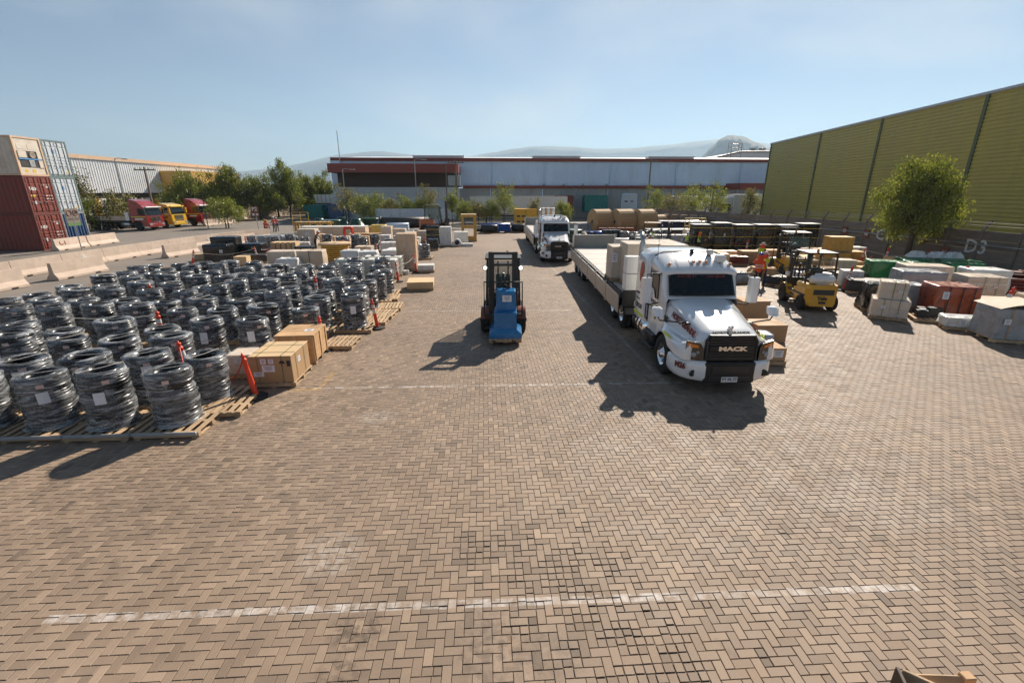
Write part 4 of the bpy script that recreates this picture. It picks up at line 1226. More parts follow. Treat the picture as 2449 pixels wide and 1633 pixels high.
        for q in range(3):
            MB().prism([(2.3 - .075 * q, 2.2 - .02 * q), (2.27 - .075 * q, 2.2 - .02 * q), (2.33 - .05 * q, 1.8), (2.36 - .05 * q, 1.8)], XS - .003, XS + .003, 'x').build('emblem_stripe', M_LOGO, t)
        wd = ((0, -1, 0), (0, 0, 1)) if s < 0 else ((0, 1, 0), (0, 0, 1))
        text('company_name', 'NORTE GRANDE', .09, M_INK, t, (XS, 2.35, 1.62), wd, .003, bold=.001)
        text('web_address', 'www.nortegrande.cl', .075, M_INK, t, (XS, 2.35, 1.46), wd, .003)
        text('company_code', 'CATCA77', .19, M_INK, t, (XS, 2.4, 1.24), wd, .003, bold=.004, sx=.75)
        MB().prism([(1.95, .97), (2.85, .97), (2.85, 1.05), (1.95, 1.05)], XS - .003, XS + .003, 'x').build('reflective_strip', M_CHEV, t)
        for k in range(5):
            y = -.42 + k * .1 + .3
            zz = 1.25 - k * .0
            MB().prism([(.0, 0), (.075, 0), (.1, .04), (.075, .08), (0, .08), (.025, .04)], -.003, .003, 'x').build('reflective_chevron', M_CHEV, t, (s * (1.237 if k < 2 else 1.228), -.62 + k * .1, 1.12), 0)
        # steps and fairing under the door
        MB().cbox(s * 1.12 - .1, s * 1.12 + .1, .8, 1.6, .36, .42, .02).build('entry_step', M_STEEL, t)
        MB().cbox(s * 1.08 - .1, s * 1.08 + .1, .85, 1.6, .58, .76, .03).build('battery_box', M_BLACK, t)
        MB().box(s * 1.0 - .03, s * 1.0 + .03, .66, 1.7, .45, .8).build('step_panel', M_BLACK, t)
        # fuel tank with straps
        ft = MB().lathe([(0, 1.75), (.3, 1.75), (.34, 1.8), (.34, 2.85), (.3, 2.9), (0, 2.9)], 24, (s * .88, 0, .68), 'y').build('fuel_tank', M_CHROME, t)
        for yy in (2.0, 2.3, 2.62):
            MB().lathe([(.345, yy), (.355, yy), (.355, yy + .07), (.345, yy + .07)], 24, (s * .88, 0, .68), 'y').build('tank_strap', M_BLACK, ft)
        # main mirrors
        mr = thing_part = MB()
        mr.loft([[(s * 1.52 + cx * .13, .72 + cyq * .09, z) for cx, cyq in ((-1, -.6), (-.6, -1), (.6, -1), (1, -.6), (1, 1), (-1, 1))] for z in (1.72, 1.76, 2.32, 2.38)], closed=True, smooth=False, cap0=True, cap1=True)
        mo = mr.build('mirror', M_TRUCKW, t)
        MB().box(s * 1.52 - .115, s * 1.52 + .115, .811, .818, 1.75, 2.35).build('mirror_glass', M_GLASS, mo)
        MB().tube([(s * 1.52, .74, 2.37), (s * 1.52, .74, 2.46), (s * 1.34, .78, 2.48), (s * 1.06, .9, 2.45)], .02, 6).build('mirror_arm', M_BLACK, mo)
        MB().tube([(s * 1.52, .74, 1.74), (s * 1.4, .76, 1.64), (s * 1.07, .95, 1.66)], .02, 6).build('mirror_arm', M_BLACK, mo)
        # hood mirrors
        hm_ = MB().loft([[(s * 1.52 + cx * a, -.38 + cyq * .07 + .04 * q, z) for cx, cyq in ((-1, -.5), (-.5, -1), (.5, -1), (1, -.5), (1, 1), (-1, 1))] for q, (z, a) in enumerate(((1.63, .1), (1.67, .13), (1.8, .13), (1.83, .1)))], closed=True, smooth=False, cap0=True, cap1=True).build('hood_mirror', M_TRUCKW, t)
        MB().tube([(s * 1.52, -.36, 1.64), (s * 1.46, -.36, 1.52), (s * .84, -.5, 1.49)], .018, 6).build('mirror_arm', M_BLACK, hm_)
        MB().cbox(s * .8 - .08, s * .8 + .08, -.62, -.42, 1.47, 1.52, .02).build('mirror_foot', M_BLACK, hm_)
    # lights and fittings on the roof
    for x in (-.86, -.18, 0, .18, .86):
        l_ = MB().lathe([(.0, -.1), (.035, -.09), (.05, -.04), (.045, .06), (.02, .14), (0, .15)], 12, (0, 0, 0), 'y').build('marker_lamp', M_AMBER if False else M_CHROME, t, (x, 1.0 if abs(x) < .5 else .97, 2.74 if abs(x) < .5 else 2.68))
        l_.rotation_euler = (R(-22), 0, 0)
        MB().lathe([(0, -.115), (.033, -.1), (.048, -.045), (.046, -.035), (.0, -.03)], 12, (0, 0, 0), 'y').build('amber_lens', M_AMBER, l_)
    MB().prism([(-.06, 0), (.06, 0), (.03, .08), (.0, .12), (-.04, .06)], -.05, .05, 'x').build('roof_fin', M_BLACK, t, (0, 1.55, 2.9))
    ac = MB().cbox(.5, .78, .98, 1.2, 2.74, 2.92, .04).box(.54, .74, .972, .979, 2.8, 2.86).build('beacon_unit', M_WHITE, t)
    MB().cbox(.4, .55, 1.35, 1.5, 2.88, 3.02, .02).build('roof_camera', M_GALV, t)
    MB().tube([(-1.0, 1.5, 2.3), (-1.02, 1.5, 3.5)], .007, 4).build('antenna', M_BLACK, t)
    # hood ornament: a small standing dog, moulded in one piece
    dg = MB().cbox(-.03, .03, -.08, .08, .04, .1, .02).cbox(-.028, .028, -.13, -.05, .08, .15, .02)
    for x in (-.02, .02):
        for y in (-.06, .06): dg.box(x - .01, x + .01, y - .012, y + .012, 0, .05)
    dg.build('hood_ornament', M_CHROME, t, (0, -1.16, 1.475))
    # exhaust
    for s in (-1,):
        e = MB()
        e.tube([(s * .98, 3.1, .9), (s * .98, 3.1, 2.75), (s * .98, 3.1, 3.05), (s * .96, 3.2, 3.2), (s * .93, 3.38, 3.27)], [.1, .1, .085, .085, .085], 14)
        ex = e.build('exhaust_stack', M_ALU, t)
        for k in range(26):
            MB().lathe([(.1, 0), (.108, .012), (.1, .024)], 14, (s * .98, 3.1, 1.45 + k * .05)).build('heat_guard_ring', M_ALU, ex)
    # chassis
    ch = MB().box(-.48, -.36, -1.1, 6.6, .62, .92).box(.36, .48, -1.1, 6.6, .62, .92).box(-.36, .36, 3.0, 3.2, .65, .9).box(-.36, .36, 6.3, 6.6, .65, .9)
    ch.box(-.9, .9, 4.25, 4.4, .45, .6).box(-.9, .9, 5.6, 5.75, .45, .6).box(-1.0, 1.0, -.08, .08, .42, .56)
    ch.build('chassis', M_STEEL, t)
    MB().lathe([(.0, .0), (.5, 0), (.5, .06), (.0, .1)], 20, (0, 4.9, 1.02)).box(-.4, .4, 4.6, 5.2, .9, 1.02).build('fifth_wheel', M_STEEL, t)
    for s in (-1, 1):
        wheel(t, WH_STEER, s * 1.05, 0, .52, s)
        for y in (4.3, 5.66):
            wheel(t, WH_DUAL, s * 1.06, y, .52, s)
        fl = MB()
        fl.loft([[(s * .68, 4.98 + 1.4 * math.cos(a) * 1.0, .55 + .62 * math.sin(a)) for a in np.linspace(.15, math.pi - .15, 12)], [(s * 1.24, 4.98 + 1.4 * math.cos(a), .55 + .62 * math.sin(a)) for a in np.linspace(.15, math.pi - .15, 12)]], closed=False)
        fl.build('mudguard', M_BLACK, t)
    return t
tr1 = build_tractor('tractor_truck', 'white tractor truck with black grille in front, marked M26', (5.64, 11.0, 0), R(-2.4))
tr1.scale = (.94, 1, 1)

# ------------------------------------------------------------------ flatbed trailer with drop sides
def build_trailer(name, label, loc, rz):
    t = thing(name, label, 'trailer', loc, rz, 'flatbed trailers with drop sides')
    L = 13.6; W = 1.28; ZD = 1.32
    dk = MB().cbox(-W + .1, W - .1, 0, L, ZD - .12, ZD, .01).build('deck', M_DECK, t)
    for k in range(7):
        MB().box(-W + .12, W - .12, 1.0 + k * 1.85, 1.0 + k * 1.85 + .012, ZD, ZD + .004).build('deck_joint', M_STEEL, dk)
    for s in (-1, 1):
        rl = MB().box(s * W - .05, s * W + .05, 0, L, ZD - .14, ZD + .015).build('side_rail', M_STEEL, t)
        for k in range(20):
            MB().box(s * (W - .04) - .035, s * (W - .04) + .035, .4 + k * .66, .4 + k * .66 + .16, ZD + .016, ZD + .03).build('stake_pocket', M_REDTRIM if k % 3 == 0 else M_BLACK, rl)
        n = 6
        for k in range(n):
            a, c = L * k / n + .04, L * (k + 1) / n - .04
            bd = MB().cbox(s * (W + .085) - .02, s * (W + .085) + .02, a, c, ZD - .68, ZD - .06, .012).build('drop_side', M_BOARD, t)
            MB().box(s * (W + .11) - .012, s * (W + .11) + .012, a + .02, c - .02, ZD - .1, ZD - .06).build('top_edge', M_ALU, bd)
            if k:
                MB().cbox(s * (W + .1) - .03, s * (W + .1) + .03, a - .08, a, ZD - .75, ZD + .02, .01).build('side_post', M_ALU, t)
    MB().box(-.55, -.42, .6, L, .85, ZD - .12).box(.42, .55, .6, L, .85, ZD - .12).build('chassis', M_STEEL, t)
    for k in range(8): MB().box(-W + .05, W - .05, .8 + k * 1.7, .9 + k * 1.7, ZD - .24, ZD - .121).build('cross_member', M_STEEL, t)
    gt = MB().cbox(-W + .05, W - .05, L - .06, L, ZD, ZD + .72, .012).build('tail_gate', M_GATE, t)
    for x in (-W + .03, W - .03): MB().cbox(x - .05, x + .05, L - .08, L + .02, ZD - .1, ZD + .76, .01).build('gate_post', M_ALU, t)
    MB().box(-W + .1, W - .1, L - .075, L + .015, ZD + .721, ZD + .76).build('gate_rail', M_ALU, gt)
    hb = MB().cbox(-W + .02, W - .02, -.05, 0, ZD - .45, ZD + .1, .01).build('front_bulkhead', M_STEEL, t)
    pl = MB().box(-W + .42, -W + .82, -.07, -.051, ZD - .42, ZD - .26).build('maker_plate', M_PLATE, hb)
    text('maker_lettering', 'RAN', .13, M_INK, pl, (-W + .62, -.073, ZD - .34), ((1, 0, 0), (0, 0, 1)), .002, bold=.006)
    for zz in (0, .56):
        cbn = MB().cbox(-W + .08, -W + .68, -.02, .4, ZD + .1 + zz, ZD + .64 + zz, .015).build('white_locker', M_WHITE, t)
    for y in (L - 3.9, L - 2.6, L - 1.3):
        for s in (-1, 1): wheel(t, WH_TRAIL, s * 1.1, y, .5, s)
        MB().box(-1.0, 1.0, y - .07, y + .07, .43, .57).build('axle', M_STEEL, t)
    for s in (-1, 1):
        MB().box(s * 1.15 - .02, s * 1.15 + .02, 4.6, L - 4.6, .55, .8).build('side_guard', M_ALU, t)
        MB().box(s * .8 - .06, s * .8 + .06, 3.4, 3.6, .1, .9).build('landing_leg', M_STEEL, t)
    return t
bpy.context.view_layer.update()
TRAIL_RZ = R(-3.6)
tl1 = build_trailer('flatbed_trailer', 'long grey flatbed trailer behind the front white truck, loaded with wrapped cartons', (5.8, 14.75, 0), TRAIL_RZ)
tr2 = dup(tr1, (4.95, 32.1, 0), R(-1.0), 'white tractor truck standing behind the front truck, facing the camera', 'white tractor units with flatbed trailers')
tl2 = dup(tl1, (5.1, 35.9, 0), R(-1.6), 'flatbed trailer behind the second white truck', 'flatbed trailers with drop sides')
# ------------------------------------------------------------------ cargo materials
M_PALLET = mat('pallet_wood', (.46, .32, .19), .85, var=.3, scale=5, stretch=(1, .3, 1), bump=.3, bscale=60, dirt=(.2, .14, .09), dirt_amt=.4, per_obj=.22)
M_PLY = mat('plywood', (.66, .46, .25), .65, var=.1, scale=2.5, stretch=(1, .2, 1), dirt=(.5, .33, .17), dirt_amt=.35, per_obj=.06)
M_CRATE = mat('crate_wood', (.55, .34, .17), .75, var=.22, scale=4, stretch=(1, 1, .25), dirt=(.35, .2, .1), dirt_amt=.4, per_obj=.12)
M_CARD = mat('cardboard', (.43, .27, .14), .8, var=.06, scale=2, per_obj=.08, dirt=(.36, .22, .11), dirt_amt=.3)
M_CARDP = mat('pale_cardboard', (.6, .48, .36), .8, var=.08, scale=2, per_obj=.1)
M_CARDW = mat('white_carton', (.68, .66, .62), .7, var=.05, scale=2, per_obj=.05)
M_TAPE = mat('packing_tape', (.3, .22, .12), .35, var=.1)
M_STRAPG = mat('green_strap', (.14, .17, .08), .4, var=.1)
M_STRAPB = mat('black_strap', (.02, .02, .02), .5)
M_STRAPY = mat('yellow_strap', (.65, .42, .04), .5)
M_PAPER = mat('paper_label', (.74, .75, .78), .7, var=.05, scale=12)
M_PAPERINK = mat('label_print', (.12, .12, .14), .7)
M_COIL = mat('black_pipe', (.012, .0115, .011), .28, var=.25, scale=14, rvar=.1, spec=.6)
M_FILM = film_mat('shrink_film', (.86, .89, .93), .06, .48, rough=.13, scale=2.4, stretch=(1, 1, 6), bump=.5)
M_FILMW = film_mat('milky_film', (.82, .82, .8), .16, .42, rough=.2, scale=1.6, stretch=(1, 1, .6), bump=.4)
M_WRAPB = mat('black_wrap', (.014, .014, .013), .22, var=.3, scale=6, bump=.8, bscale=9, rvar=.08)
M_WRAPG = mat('green_wrap', (.015, .17, .055), .3, var=.15, scale=3, bump=.8, bscale=7)
M_WRAPBL = mat('blue_wrap', (.012, .15, .36), .22, var=.15, scale=4, bump=.8, bscale=8)
M_WRAPGR = mat('grey_wrap', (.3, .31, .32), .3, var=.2, scale=4, bump=.8, bscale=7)
M_WRAPW = mat('white_wrap', (.7, .69, .66), .35, var=.08, scale=3, bump=.7, bscale=6)
M_RUST = mat('orange_red_goods', (.33, .06, .018), .35, var=.3, scale=6, bump=.5, bscale=12, coat=.3)
M_MAROONG = mat('maroon_goods', (.14, .03, .022), .45, var=.25, scale=5)
M_CONE = mat('orange_red_plastic', (.72, .06, .022), .45, var=.1, scale=5, dirt=(.35, .05, .03), dirt_amt=.35)
M_REFL = mat('reflective_white', (.7, .68, .64), .5, var=.1, scale=8, dirt=(.4, .35, .3), dirt_amt=.4)
M_ROPE = mat('rope', (.55, .5, .43), .9, var=.2, scale=30)
M_ROPER = mat('red_chain', (.6, .05, .03), .5, var=.1)
M_GOLD = mat('yellow_hose', (.5, .31, .05), .35, var=.2, scale=8)
M_TANKG = mat('dark_green_plastic', (.03, .085, .055), .35, var=.15, scale=2)
M_BLUEPIPE = mat('blue_plastic', (.02, .1, .4), .35, var=.15, scale=3)
M_NAVY = mat('navy_pipe', (.02, .035, .1), .3, var=.15, scale=3)

# ------------------------------------------------------------------ pallets
_bd = MB().cbox(-.05, .05, -.575, .575, 0, .022, .004).mesh('deck_board', M_PALLET)
_bw = MB().cbox(-.575, .575, -.05, .05, 0, .09, .006).mesh('stringer', M_PALLET)
_bb = MB().cbox(-.575, .575, -.05, .05, 0, .02, .004)
def _solid_pallet():
    b = MB()
    for y in (-.5, 0, .5): b.box(-.575, .575, y - .05, y + .05, .022, .112)
    for k in range(7):
        x = -.52 + k * 1.04 / 6; b.box(x - .05, x + .05, -.575, .575, .1125, .135)
    for x in (-.5, 0, .5): b.box(x - .05, x + .05, -.575, .575, 0, .0215)
    return b.mesh('pallet_boards', M_PALLET)
_sp = _solid_pallet()
def pallet_parts(t, w=1.15, d=1.15, z=0.0, detail=True, off=(0, 0)):
    sx, sy = w / 1.15, d / 1.15
    if not detail:
        return inst(_sp, 'pallet', t, (off[0], off[1], z), (0, 0, 0), (sx, sy, 1))
    for y in (-.5, 0, .5): inst(_bw, 'stringer', t, (off[0], off[1] + y * sy, z + .022), (0, 0, 0), (sx, 1, 1))
    for k in range(7):
        inst(_bd, 'deck_board', t, (off[0] + (-.52 + k * 1.04 / 6) * sx, off[1], z + .1125), (0, 0, random.uniform(-.012, .012)), (1, sy, 1))
    for x in (-.5, 0, .5): inst(_bd, 'base_board', t, (off[0] + x * sx, off[1], z), (0, 0, 0), (1, sy, .97))
def pallet(label, loc, rz=0.0, group=None, detail=True, w=1.15, d=1.15):
    t = thing('pallet', label, 'pallet', loc, rz, group)
    pallet_parts(t, w, d, 0, detail)
    return t

# ------------------------------------------------------------------ wrapped coils of black pipe
def coil_meshes(seed, r, h):
    rg = np.random.default_rng(seed)
    nl = int(h / .062)
    prof = []
    offs = np.cumsum(rg.normal(0, .005, (nl + 1, 2)), 0)
    offs -= offs.mean(0)
    rad = r + rg.normal(0, .009, nl + 1)
    ri = r * .62
    lay = []
    for i in range(nl):
        z = h * i / nl
        for q, dr in ((.05, -.016), (.3, 0), (.6, .003), (.9, -.006)):
            prof.append((rad[i] + dr, z + q * h / nl)); lay.append(i)
    # rolled top: four concentric turns, then down the eye
    for k in range(4):
        rr = r - .015 - k * (r - ri) / 4
        for q, dz in ((.0, -.012), (.35, .012), (.75, .012)):
            prof.append((rr - q * (r - ri) / 4, h + dz + rg.normal(0, .004))); lay.append(nl)
    for i in range(5):
        prof.append((ri + .012 * (i % 2), h - .02 - (h - .05) * (i + .5) / 5)); lay.append(nl)
    def wob(rr, hh, a, i):
        L = lay[i]
        return (rr + offs[L][0] * math.cos(a) + offs[L][1] * math.sin(a) + .006 * math.sin(3 * a + L), hh + .016 * math.sin(a * 1 + L * .7) * (hh / h))
    body = MB().lathe(prof, 30, wob=wob).mesh('pipe_coil', M_COIL)
    fp = []
    nz = 15
    for i in range(nz + 1):
        z = .02 + (h - .02) * i / nz
        fp.append((r + .022 + rg.normal(0, .008) + (.05 if i == 0 else 0), z))
    fp += [(r - .02, h + .03), (r * .85, h + .034), (ri * 1.08, h + .02), (ri * .97, h - .05)]
    ph = rg.uniform(0, 6.28, 4)
    def wf(rr, hh, a, i):
        L = min(nl, int(hh / h * nl))
        return (rr + offs[L][0] * math.cos(a) + offs[L][1] * math.sin(a) + .011 * math.sin(5 * a + ph[0] + hh * 9) * math.sin(7 * hh + ph[1]) + rg.normal(0, .004), hh + .016 * math.sin(a + L * .7) * (hh / h) + rg.normal(0, .004))
    film = MB().lathe(fp, 36, wob=wf).mesh('shrink_film', M_FILM)
    tw = MB()
    a = rg.uniform(.35, .85)
    e = [Vector((math.cos(a) * r * 1.01, math.sin(a) * r * 1.01, h * .9)), Vector((math.cos(a) * r * .95, math.sin(a) * r * .95, h + .045)), Vector((0, 0, h + .03)), Vector((-math.cos(a) * r * .95, -math.sin(a) * r * .95, h + .045)), Vector((-math.cos(a) * r * 1.01, -math.sin(a) * r * 1.01, h * .9))]
    tw.tube(e, .007, 4)
    strap = tw.mesh('twine', M_ROPE)
    return body, film, strap, r, h
COILS = [coil_meshes(200 + i, .405 + .018 * (i % 3 - 1), (1.0, 1.07, .95, 1.12, .86, 1.03, .98)[i]) for i in range(7)]
_lab = MB()
for k in range(4):
    a0, a1 = -.21 + k * .105, -.21 + (k + 1) * .105
    _lab.quad((math.sin(a0), -math.cos(a0), -.17), (math.sin(a1), -math.cos(a1), -.17), (math.sin(a1), -math.cos(a1), .12), (math.sin(a0), -math.cos(a0), .12))
_lab = _lab.mesh('paper_label', M_PAPER)
_tag2 = MB()
for k in range(2):
    a0, a1 = .3 + k * .13, .3 + (k + 1) * .13
    _tag2.quad((math.sin(a0), -math.cos(a0), 0), (math.sin(a1), -math.cos(a1), 0), (math.sin(a1), -math.cos(a1), .075), (math.sin(a0), -math.cos(a0), .075))
_tag2 = _tag2.mesh('printed_tag', mat('reddish_tag', (.7, .5, .44), .6, var=.3, scale=40))
def coil(label, loc, group, k=None, paper=None, scale=1.0):
    k = random.randrange(7) if k is None else k
    body, film, strap, r, h = COILS[k]
    t = thing('cable_coil', label, 'coil', loc, random.uniform(-.3, .3), group)
    t.scale = (scale, scale, scale * random.uniform(.92, 1.08))
    t.rotation_euler = (random.uniform(-.02, .02), random.uniform(-.02, .02), random.uniform(-.3, .3))
    a = random.uniform(0, 6.28)
    inst(body, 'pipe_coil', t, (0, 0, 0), (random.uniform(-.015, .015), random.uniform(-.015, .015), a))
    inst(film, 'shrink_film', t, (0, 0, 0), (0, 0, random.uniform(0, 6.28)))
    inst(strap, 'twine', t, (0, 0, 0), (0, 0, random.uniform(-.5, .5)))
    if paper is not None:
        s = r + .035
        inst(_lab, 'paper_label', t, (0, 0, h * random.uniform(.6, .76)), (0, random.uniform(-.04, .04), paper), (s, s, random.uniform(.8, 1.1)))
    s = r + .032
    inst(_tag2, 'printed_tag', t, (0, 0, h * .84), (0, 0, random.uniform(-.1, .3)), (s, s, 1))
    return t
rows = [(8.75, -6.15, -12.6), (9.92, -6.22, -12.6), (11.35, -7.78, -13.0), (12.7, -6.45, -14.5), (14.5, -5.72, -15.8), (15.65, -4.5, -16.0), (17.15, -4.74, -16.8), (18.4, -4.74, -16.8), (19.98, -4.68, -16.8), (21.2, -4.64, -16.8), (22.6, -5.16, -16.8), (23.9, -5.3, -16.8)]
papers = {(0, 1): .25, (0, 2): .35, (1, 1): .55, (1, 2): -.15, (1, 3): .5, (2, 3): .1, (3, 0): .15, (3, 1): .3, (4, 4): .2, (5, 0): .1, (7, 5): .3, (9, 3): .2, (10, 6): .0}
CG, PG = 'film-wrapped coils of black pipe on the left', 'pallets under the coils on the left'
for ri_, (Y, xs, xe) in enumerate(rows):
    x = xs; c = 0
    while x > xe:
        px, py = x + random.uniform(-.05, .05), Y + random.uniform(-.06, .06)
        rn = ORD[ri_] + ' row' if ri_ else 'front row'
        pallet('wooden pallet under the %s coil from the aisle, %s' % (ORD[c], rn), (px, py, 0), random.uniform(-.03, .03), PG, detail=(c < 2 or ri_ < 2), w=1.2, d=1.12)
        coil('black pipe coil in clear film, %s from the aisle, %s' % (ORD[c], rn), (px - .02 + random.uniform(-.03, .03), py, .137), CG, paper=papers.get((ri_, c)), k=(3 if (ri_, c) in ((0, 0), (0, 1), (0, 2)) else None))
        x -= 1.245; c += 1
# coils farther back, among the boxes
far = [(-18.6, 38.6, 'with a blue sheet'), (-17.0, 39.0, 'left of the grey carton stack'), (-17.9, 40.4, 'behind the one with the blue sheet'), (-16.3, 40.3, 'beside the low pale pallets'), (-14.7, 39.3, 'left of the white helmet'), (-12.9, 39.2, 'right of the white helmet'), (-12.2, 40.4, 'second right of the white helmet'), (-11.3, 38.2, 'behind the yellow hose drum'), (-10.5, 38.9, 'right behind the yellow hose drum'), (-9.6, 37.4, 'front one before the orange crates'), (-8.9, 38.5, 'rear one before the orange crates'), (-7.7, 38.3, 'by the orange post near the crates'), (-7.0, 39.5, 'last one before the brown tall crate'), (-4.35, 33.6, 'on a lone pallet behind the tall wrapped crate')]
for i, (x, y, w) in enumerate(far):
    pallet('pallet under the far coil ' + w, (x, y, 0), 0, 'pallets under the far coils', detail=(i == 13))
    coil('far film-wrapped coil ' + w, (x, y, .137), 'coils among the boxes farther back')

# ------------------------------------------------------------------ delineator posts and ropes
_cb = MB().lathe([(.0, 0), (.24, 0), (.25, .02), (.24, .05), (.14, .07), (.06, .085), (0, .085)], 8, smooth=False).mesh('rubber_base', M_RUBBER)
_cp = MB().lathe([(.062, .08), (.058, .5), (.052, .72), (.05, .9), (.058, .905), (.058, .935), (.04, .945), (.036, 1.0), (.05, 1.005), (.05, 1.03), (0, 1.04)], 14).mesh('post', M_CONE)
_ck = MB().lathe([(.0, 1.08), (.022, 1.07), (.022, 1.035), (.045, 1.0)], 10).mesh('grab_knob', M_CONE)
_cs1 = MB().lathe([(.0585, .56), (.0555, .7)], 14).mesh('reflective_band', M_REFL)
_cs2 = MB().lathe([(.0555, .75), (.0525, .86)], 14).mesh('reflective_band', M_REFL)
CONES = {}
def cone(key, loc, label, lean=(0, 0), bands=2, s=1.0):
    t = thing('delineator_post', label, 'delineator', loc, random.uniform(0, 6.28) * 0, 'orange delineator posts')
    t.scale = (s, s, s)
    inst(_cb, 'rubber_base', t)
    p = inst(_cp, 'post', t, (0, 0, 0), (lean[0], lean[1], 0))
    inst(_ck, 'grab_knob', p)
    if bands: inst(_cs2, 'reflective_band', p)
    if bands > 1: inst(_cs1, 'reflective_band', p)
    e = Matrix.Rotation(lean[1], 3, 'Y') @ Matrix.Rotation(lean[0], 3, 'X') @ Vector((0, 0, .97))
    CONES[key] = Vector(loc) + e * s
    return t
def rope(a, c, label, sag=.25, m=None, r=.012):
    A = CONES[a] if isinstance(a, str) else Vector(a)
    B = CONES[c] if isinstance(c, str) else Vector(c)
    pts = [A.lerp(B, u) - Vector((0, 0, sag * 4 * u * (1 - u))) for u in np.linspace(0, 1, 11)]
    o = MB().tube(pts, r, 5, cap=False).build('rope', m or M_ROPE)
    return tag(o, label, 'rope', 'barrier ropes and chains')
cone('a', g(590, 913), 'orange post wound with red chain at the front pallet corner', (.0, -.14), 0, 1.02)
cone('b', g(745, 805), 'upright orange post behind the slatted wooden crate', (0, -.03), 2)
cone('c', g(868, 755), 'leaning orange post beside the first aisle coil', (.0, -.12), 2)
cone('d', (-4.62, 24.5, 0), 'orange post before the caged liquid totes', (0, -.08), 2)
cone('e', (-4.1, 27.5, 0), 'orange post before the tall wrapped crate', (0, -.08), 2)
cone('f', (-7.1, 10.75, 0), 'orange post with white band between the front coil rows', (.05, -.12), 2, 1.12)
cone('g', (-7.7, 33.7, 0), 'orange post between the white bags and the totes', (0, -.03), 2)
cone('h', (-9.1, 31.2, 0), 'orange post beside the yellow hose drum', (0, 0), 2)
cone('i', (-4.7, 38.3, 0), 'leaning orange post before the dark wrapped drum', (0, -.12), 2)
cone('j', (-5.4, 44.5, 0), 'orange post behind the tall crates by the aisle', (0, 0), 2)
cone('k', (-8.9, 40.3, 0), 'orange post among the far coils', (0, 0), 2)
cone('l', (-18.9, 30.9, 0), 'leaning orange post at the corner of the dark boxes', (0, .25), 2)
cone('m', (-15.3, 32.2, 0), 'leaning orange post beside the small pale crate', (0, -.15), 2)
cone('n', (-18.2, 36.8, 0), 'orange and white post behind the dark boxes', (0, 0), 2, 1.3)
cone('o', (-11.0, 36.9, 0), 'orange post before the far coils and yellow hose', (0, 0), 2)
cone('p', (-12.6, 17.8, 0), 'orange knob of a post sunk among the middle coils', (0, 0), 2, 1.15)
cone('q', (-7.0, 19.2, 0), 'orange post tip among coils near the aisle', (0, 0), 2, 1.15)
cone('r', (-9.6, 13.6, 0), 'orange post tip behind the second pair of coil rows', (0, 0), 2, 1.15)
cone('A', (17.2, 20.9, 0), 'orange post by the dark flat pallet right of the yellow forklift', (0, .2), 2, 1.15)
cone('B', (21.0, 24.2, 0), 'orange post behind the low dark pallets at right', (0, .1), 2, 1.15)
cone('C', (18.3, 15.0, 0), 'leaning orange post before the red wrapped block', (0, .28), 1, 1.3)
cone('D', (17.4, 26.3, 0), 'leaning orange post beside the tarpaulin bundles', (0, .2), 1, 1.2)
cone('E', (19.4, 33.6, 0), 'upright orange post before the black wrapped towers', (0, .03), 2, 1.15)
cone('F', (18.2, 34.6, 0), 'leaning orange post at the pale flat sheets', (0, .3), 1, 1.15)
cone('G', (18.2, 36.6, 0), 'red and white post at the foot of the first black tower', (0, .15), 2, 1.1)
cone('H', (23.2, 34.7, 0), 'red and white post before the last black tower', (0, .15), 2, 1.15)
cone('I', (23.7, 28.0, 0), 'orange post beside the stacked yellow wood crates', (0, .2), 2, 1.15)
cone('J', (25.3, 27.9, 0), 'orange post at the foot of the fence tree', (0, .05), 2, 1.15)
cone('K', (26.2, 26.0, 0), 'tall orange post before the fence mark C1', (0, .05), 2, 1.2)
cone('L', (21.6, 19.6, 0), 'orange post between the grey wrapped stacks at right', (0, .15), 1, 1.3)
cone('M', (13.0, 38.0, 0), 'leaning orange post left of the far grey coils', (0, .25), 1, 1.2)
cone('N', (15.6, 38.6, 0), 'leaning orange post beyond the parked trailer', (0, .28), 0, 1.2)
cone('O', (17.0, 41.5, 0), 'small far orange post before the yellow step frame', (0, 0), 1, 1.0)
rope('f', (-6.3, 9.3, .9), 'red plastic chain hanging from the post behind the front coils', .3, M_ROPER, .014)
rope('a', g(530, 880) + Vector((0, 0, .1)), 'red chain trailing from the front post to the ground', .12, M_ROPER, .016)
rope('c', (-7.0, 16.2, 1.0), 'white rope from the leaning aisle post into the coils', .12)
rope('q', (-9.5, 19.2, 1.1), 'white rope across the middle coils near the aisle', .1)
rope('r', (-12.4, 13.6, 1.1), 'white rope running left through the near coil rows', .1)
rope('l', 'm', 'white rope sagging in front of the dark boxes', .3)
rope('m', 'n', 'white rope tied behind the small pale crate', .25)
rope('d', 'e', 'white rope between the posts at the liquid totes', .2)
rope('g', 'h', 'white rope over the white bags', .2)
rope('k', 'g', 'white rope among the far coils', .2)
rope('A', 'B', 'white rope sagging behind the yellow forklift', .25)
rope('B', 'I', 'white rope running from the dark pallets to the wood crates', .3)
rope('I', 'K', 'white rope in front of the fence tree', .3)
rope('K', (26.6, 22.5, .9), 'white rope from the tall post toward the green blocks', .3)
rope('F', 'E', 'red and white rope before the black towers', .25, M_ROPER)
rope('G', 'H', 'dark rope along the foot of the black towers', .3)
rope('L', (24.5, 19.0, 1.2), 'white rope at the grey wrapped stacks', .2)
rope('C', (21.2, 13.2, 1.2), 'white rope leading right over the flat grey boxes', .15)
rope('M', 'N', 'rope between the far leaning posts', .3)
rope('D', (21.5, 26.0, .7), 'white rope over the tarpaulin bundles', .25)

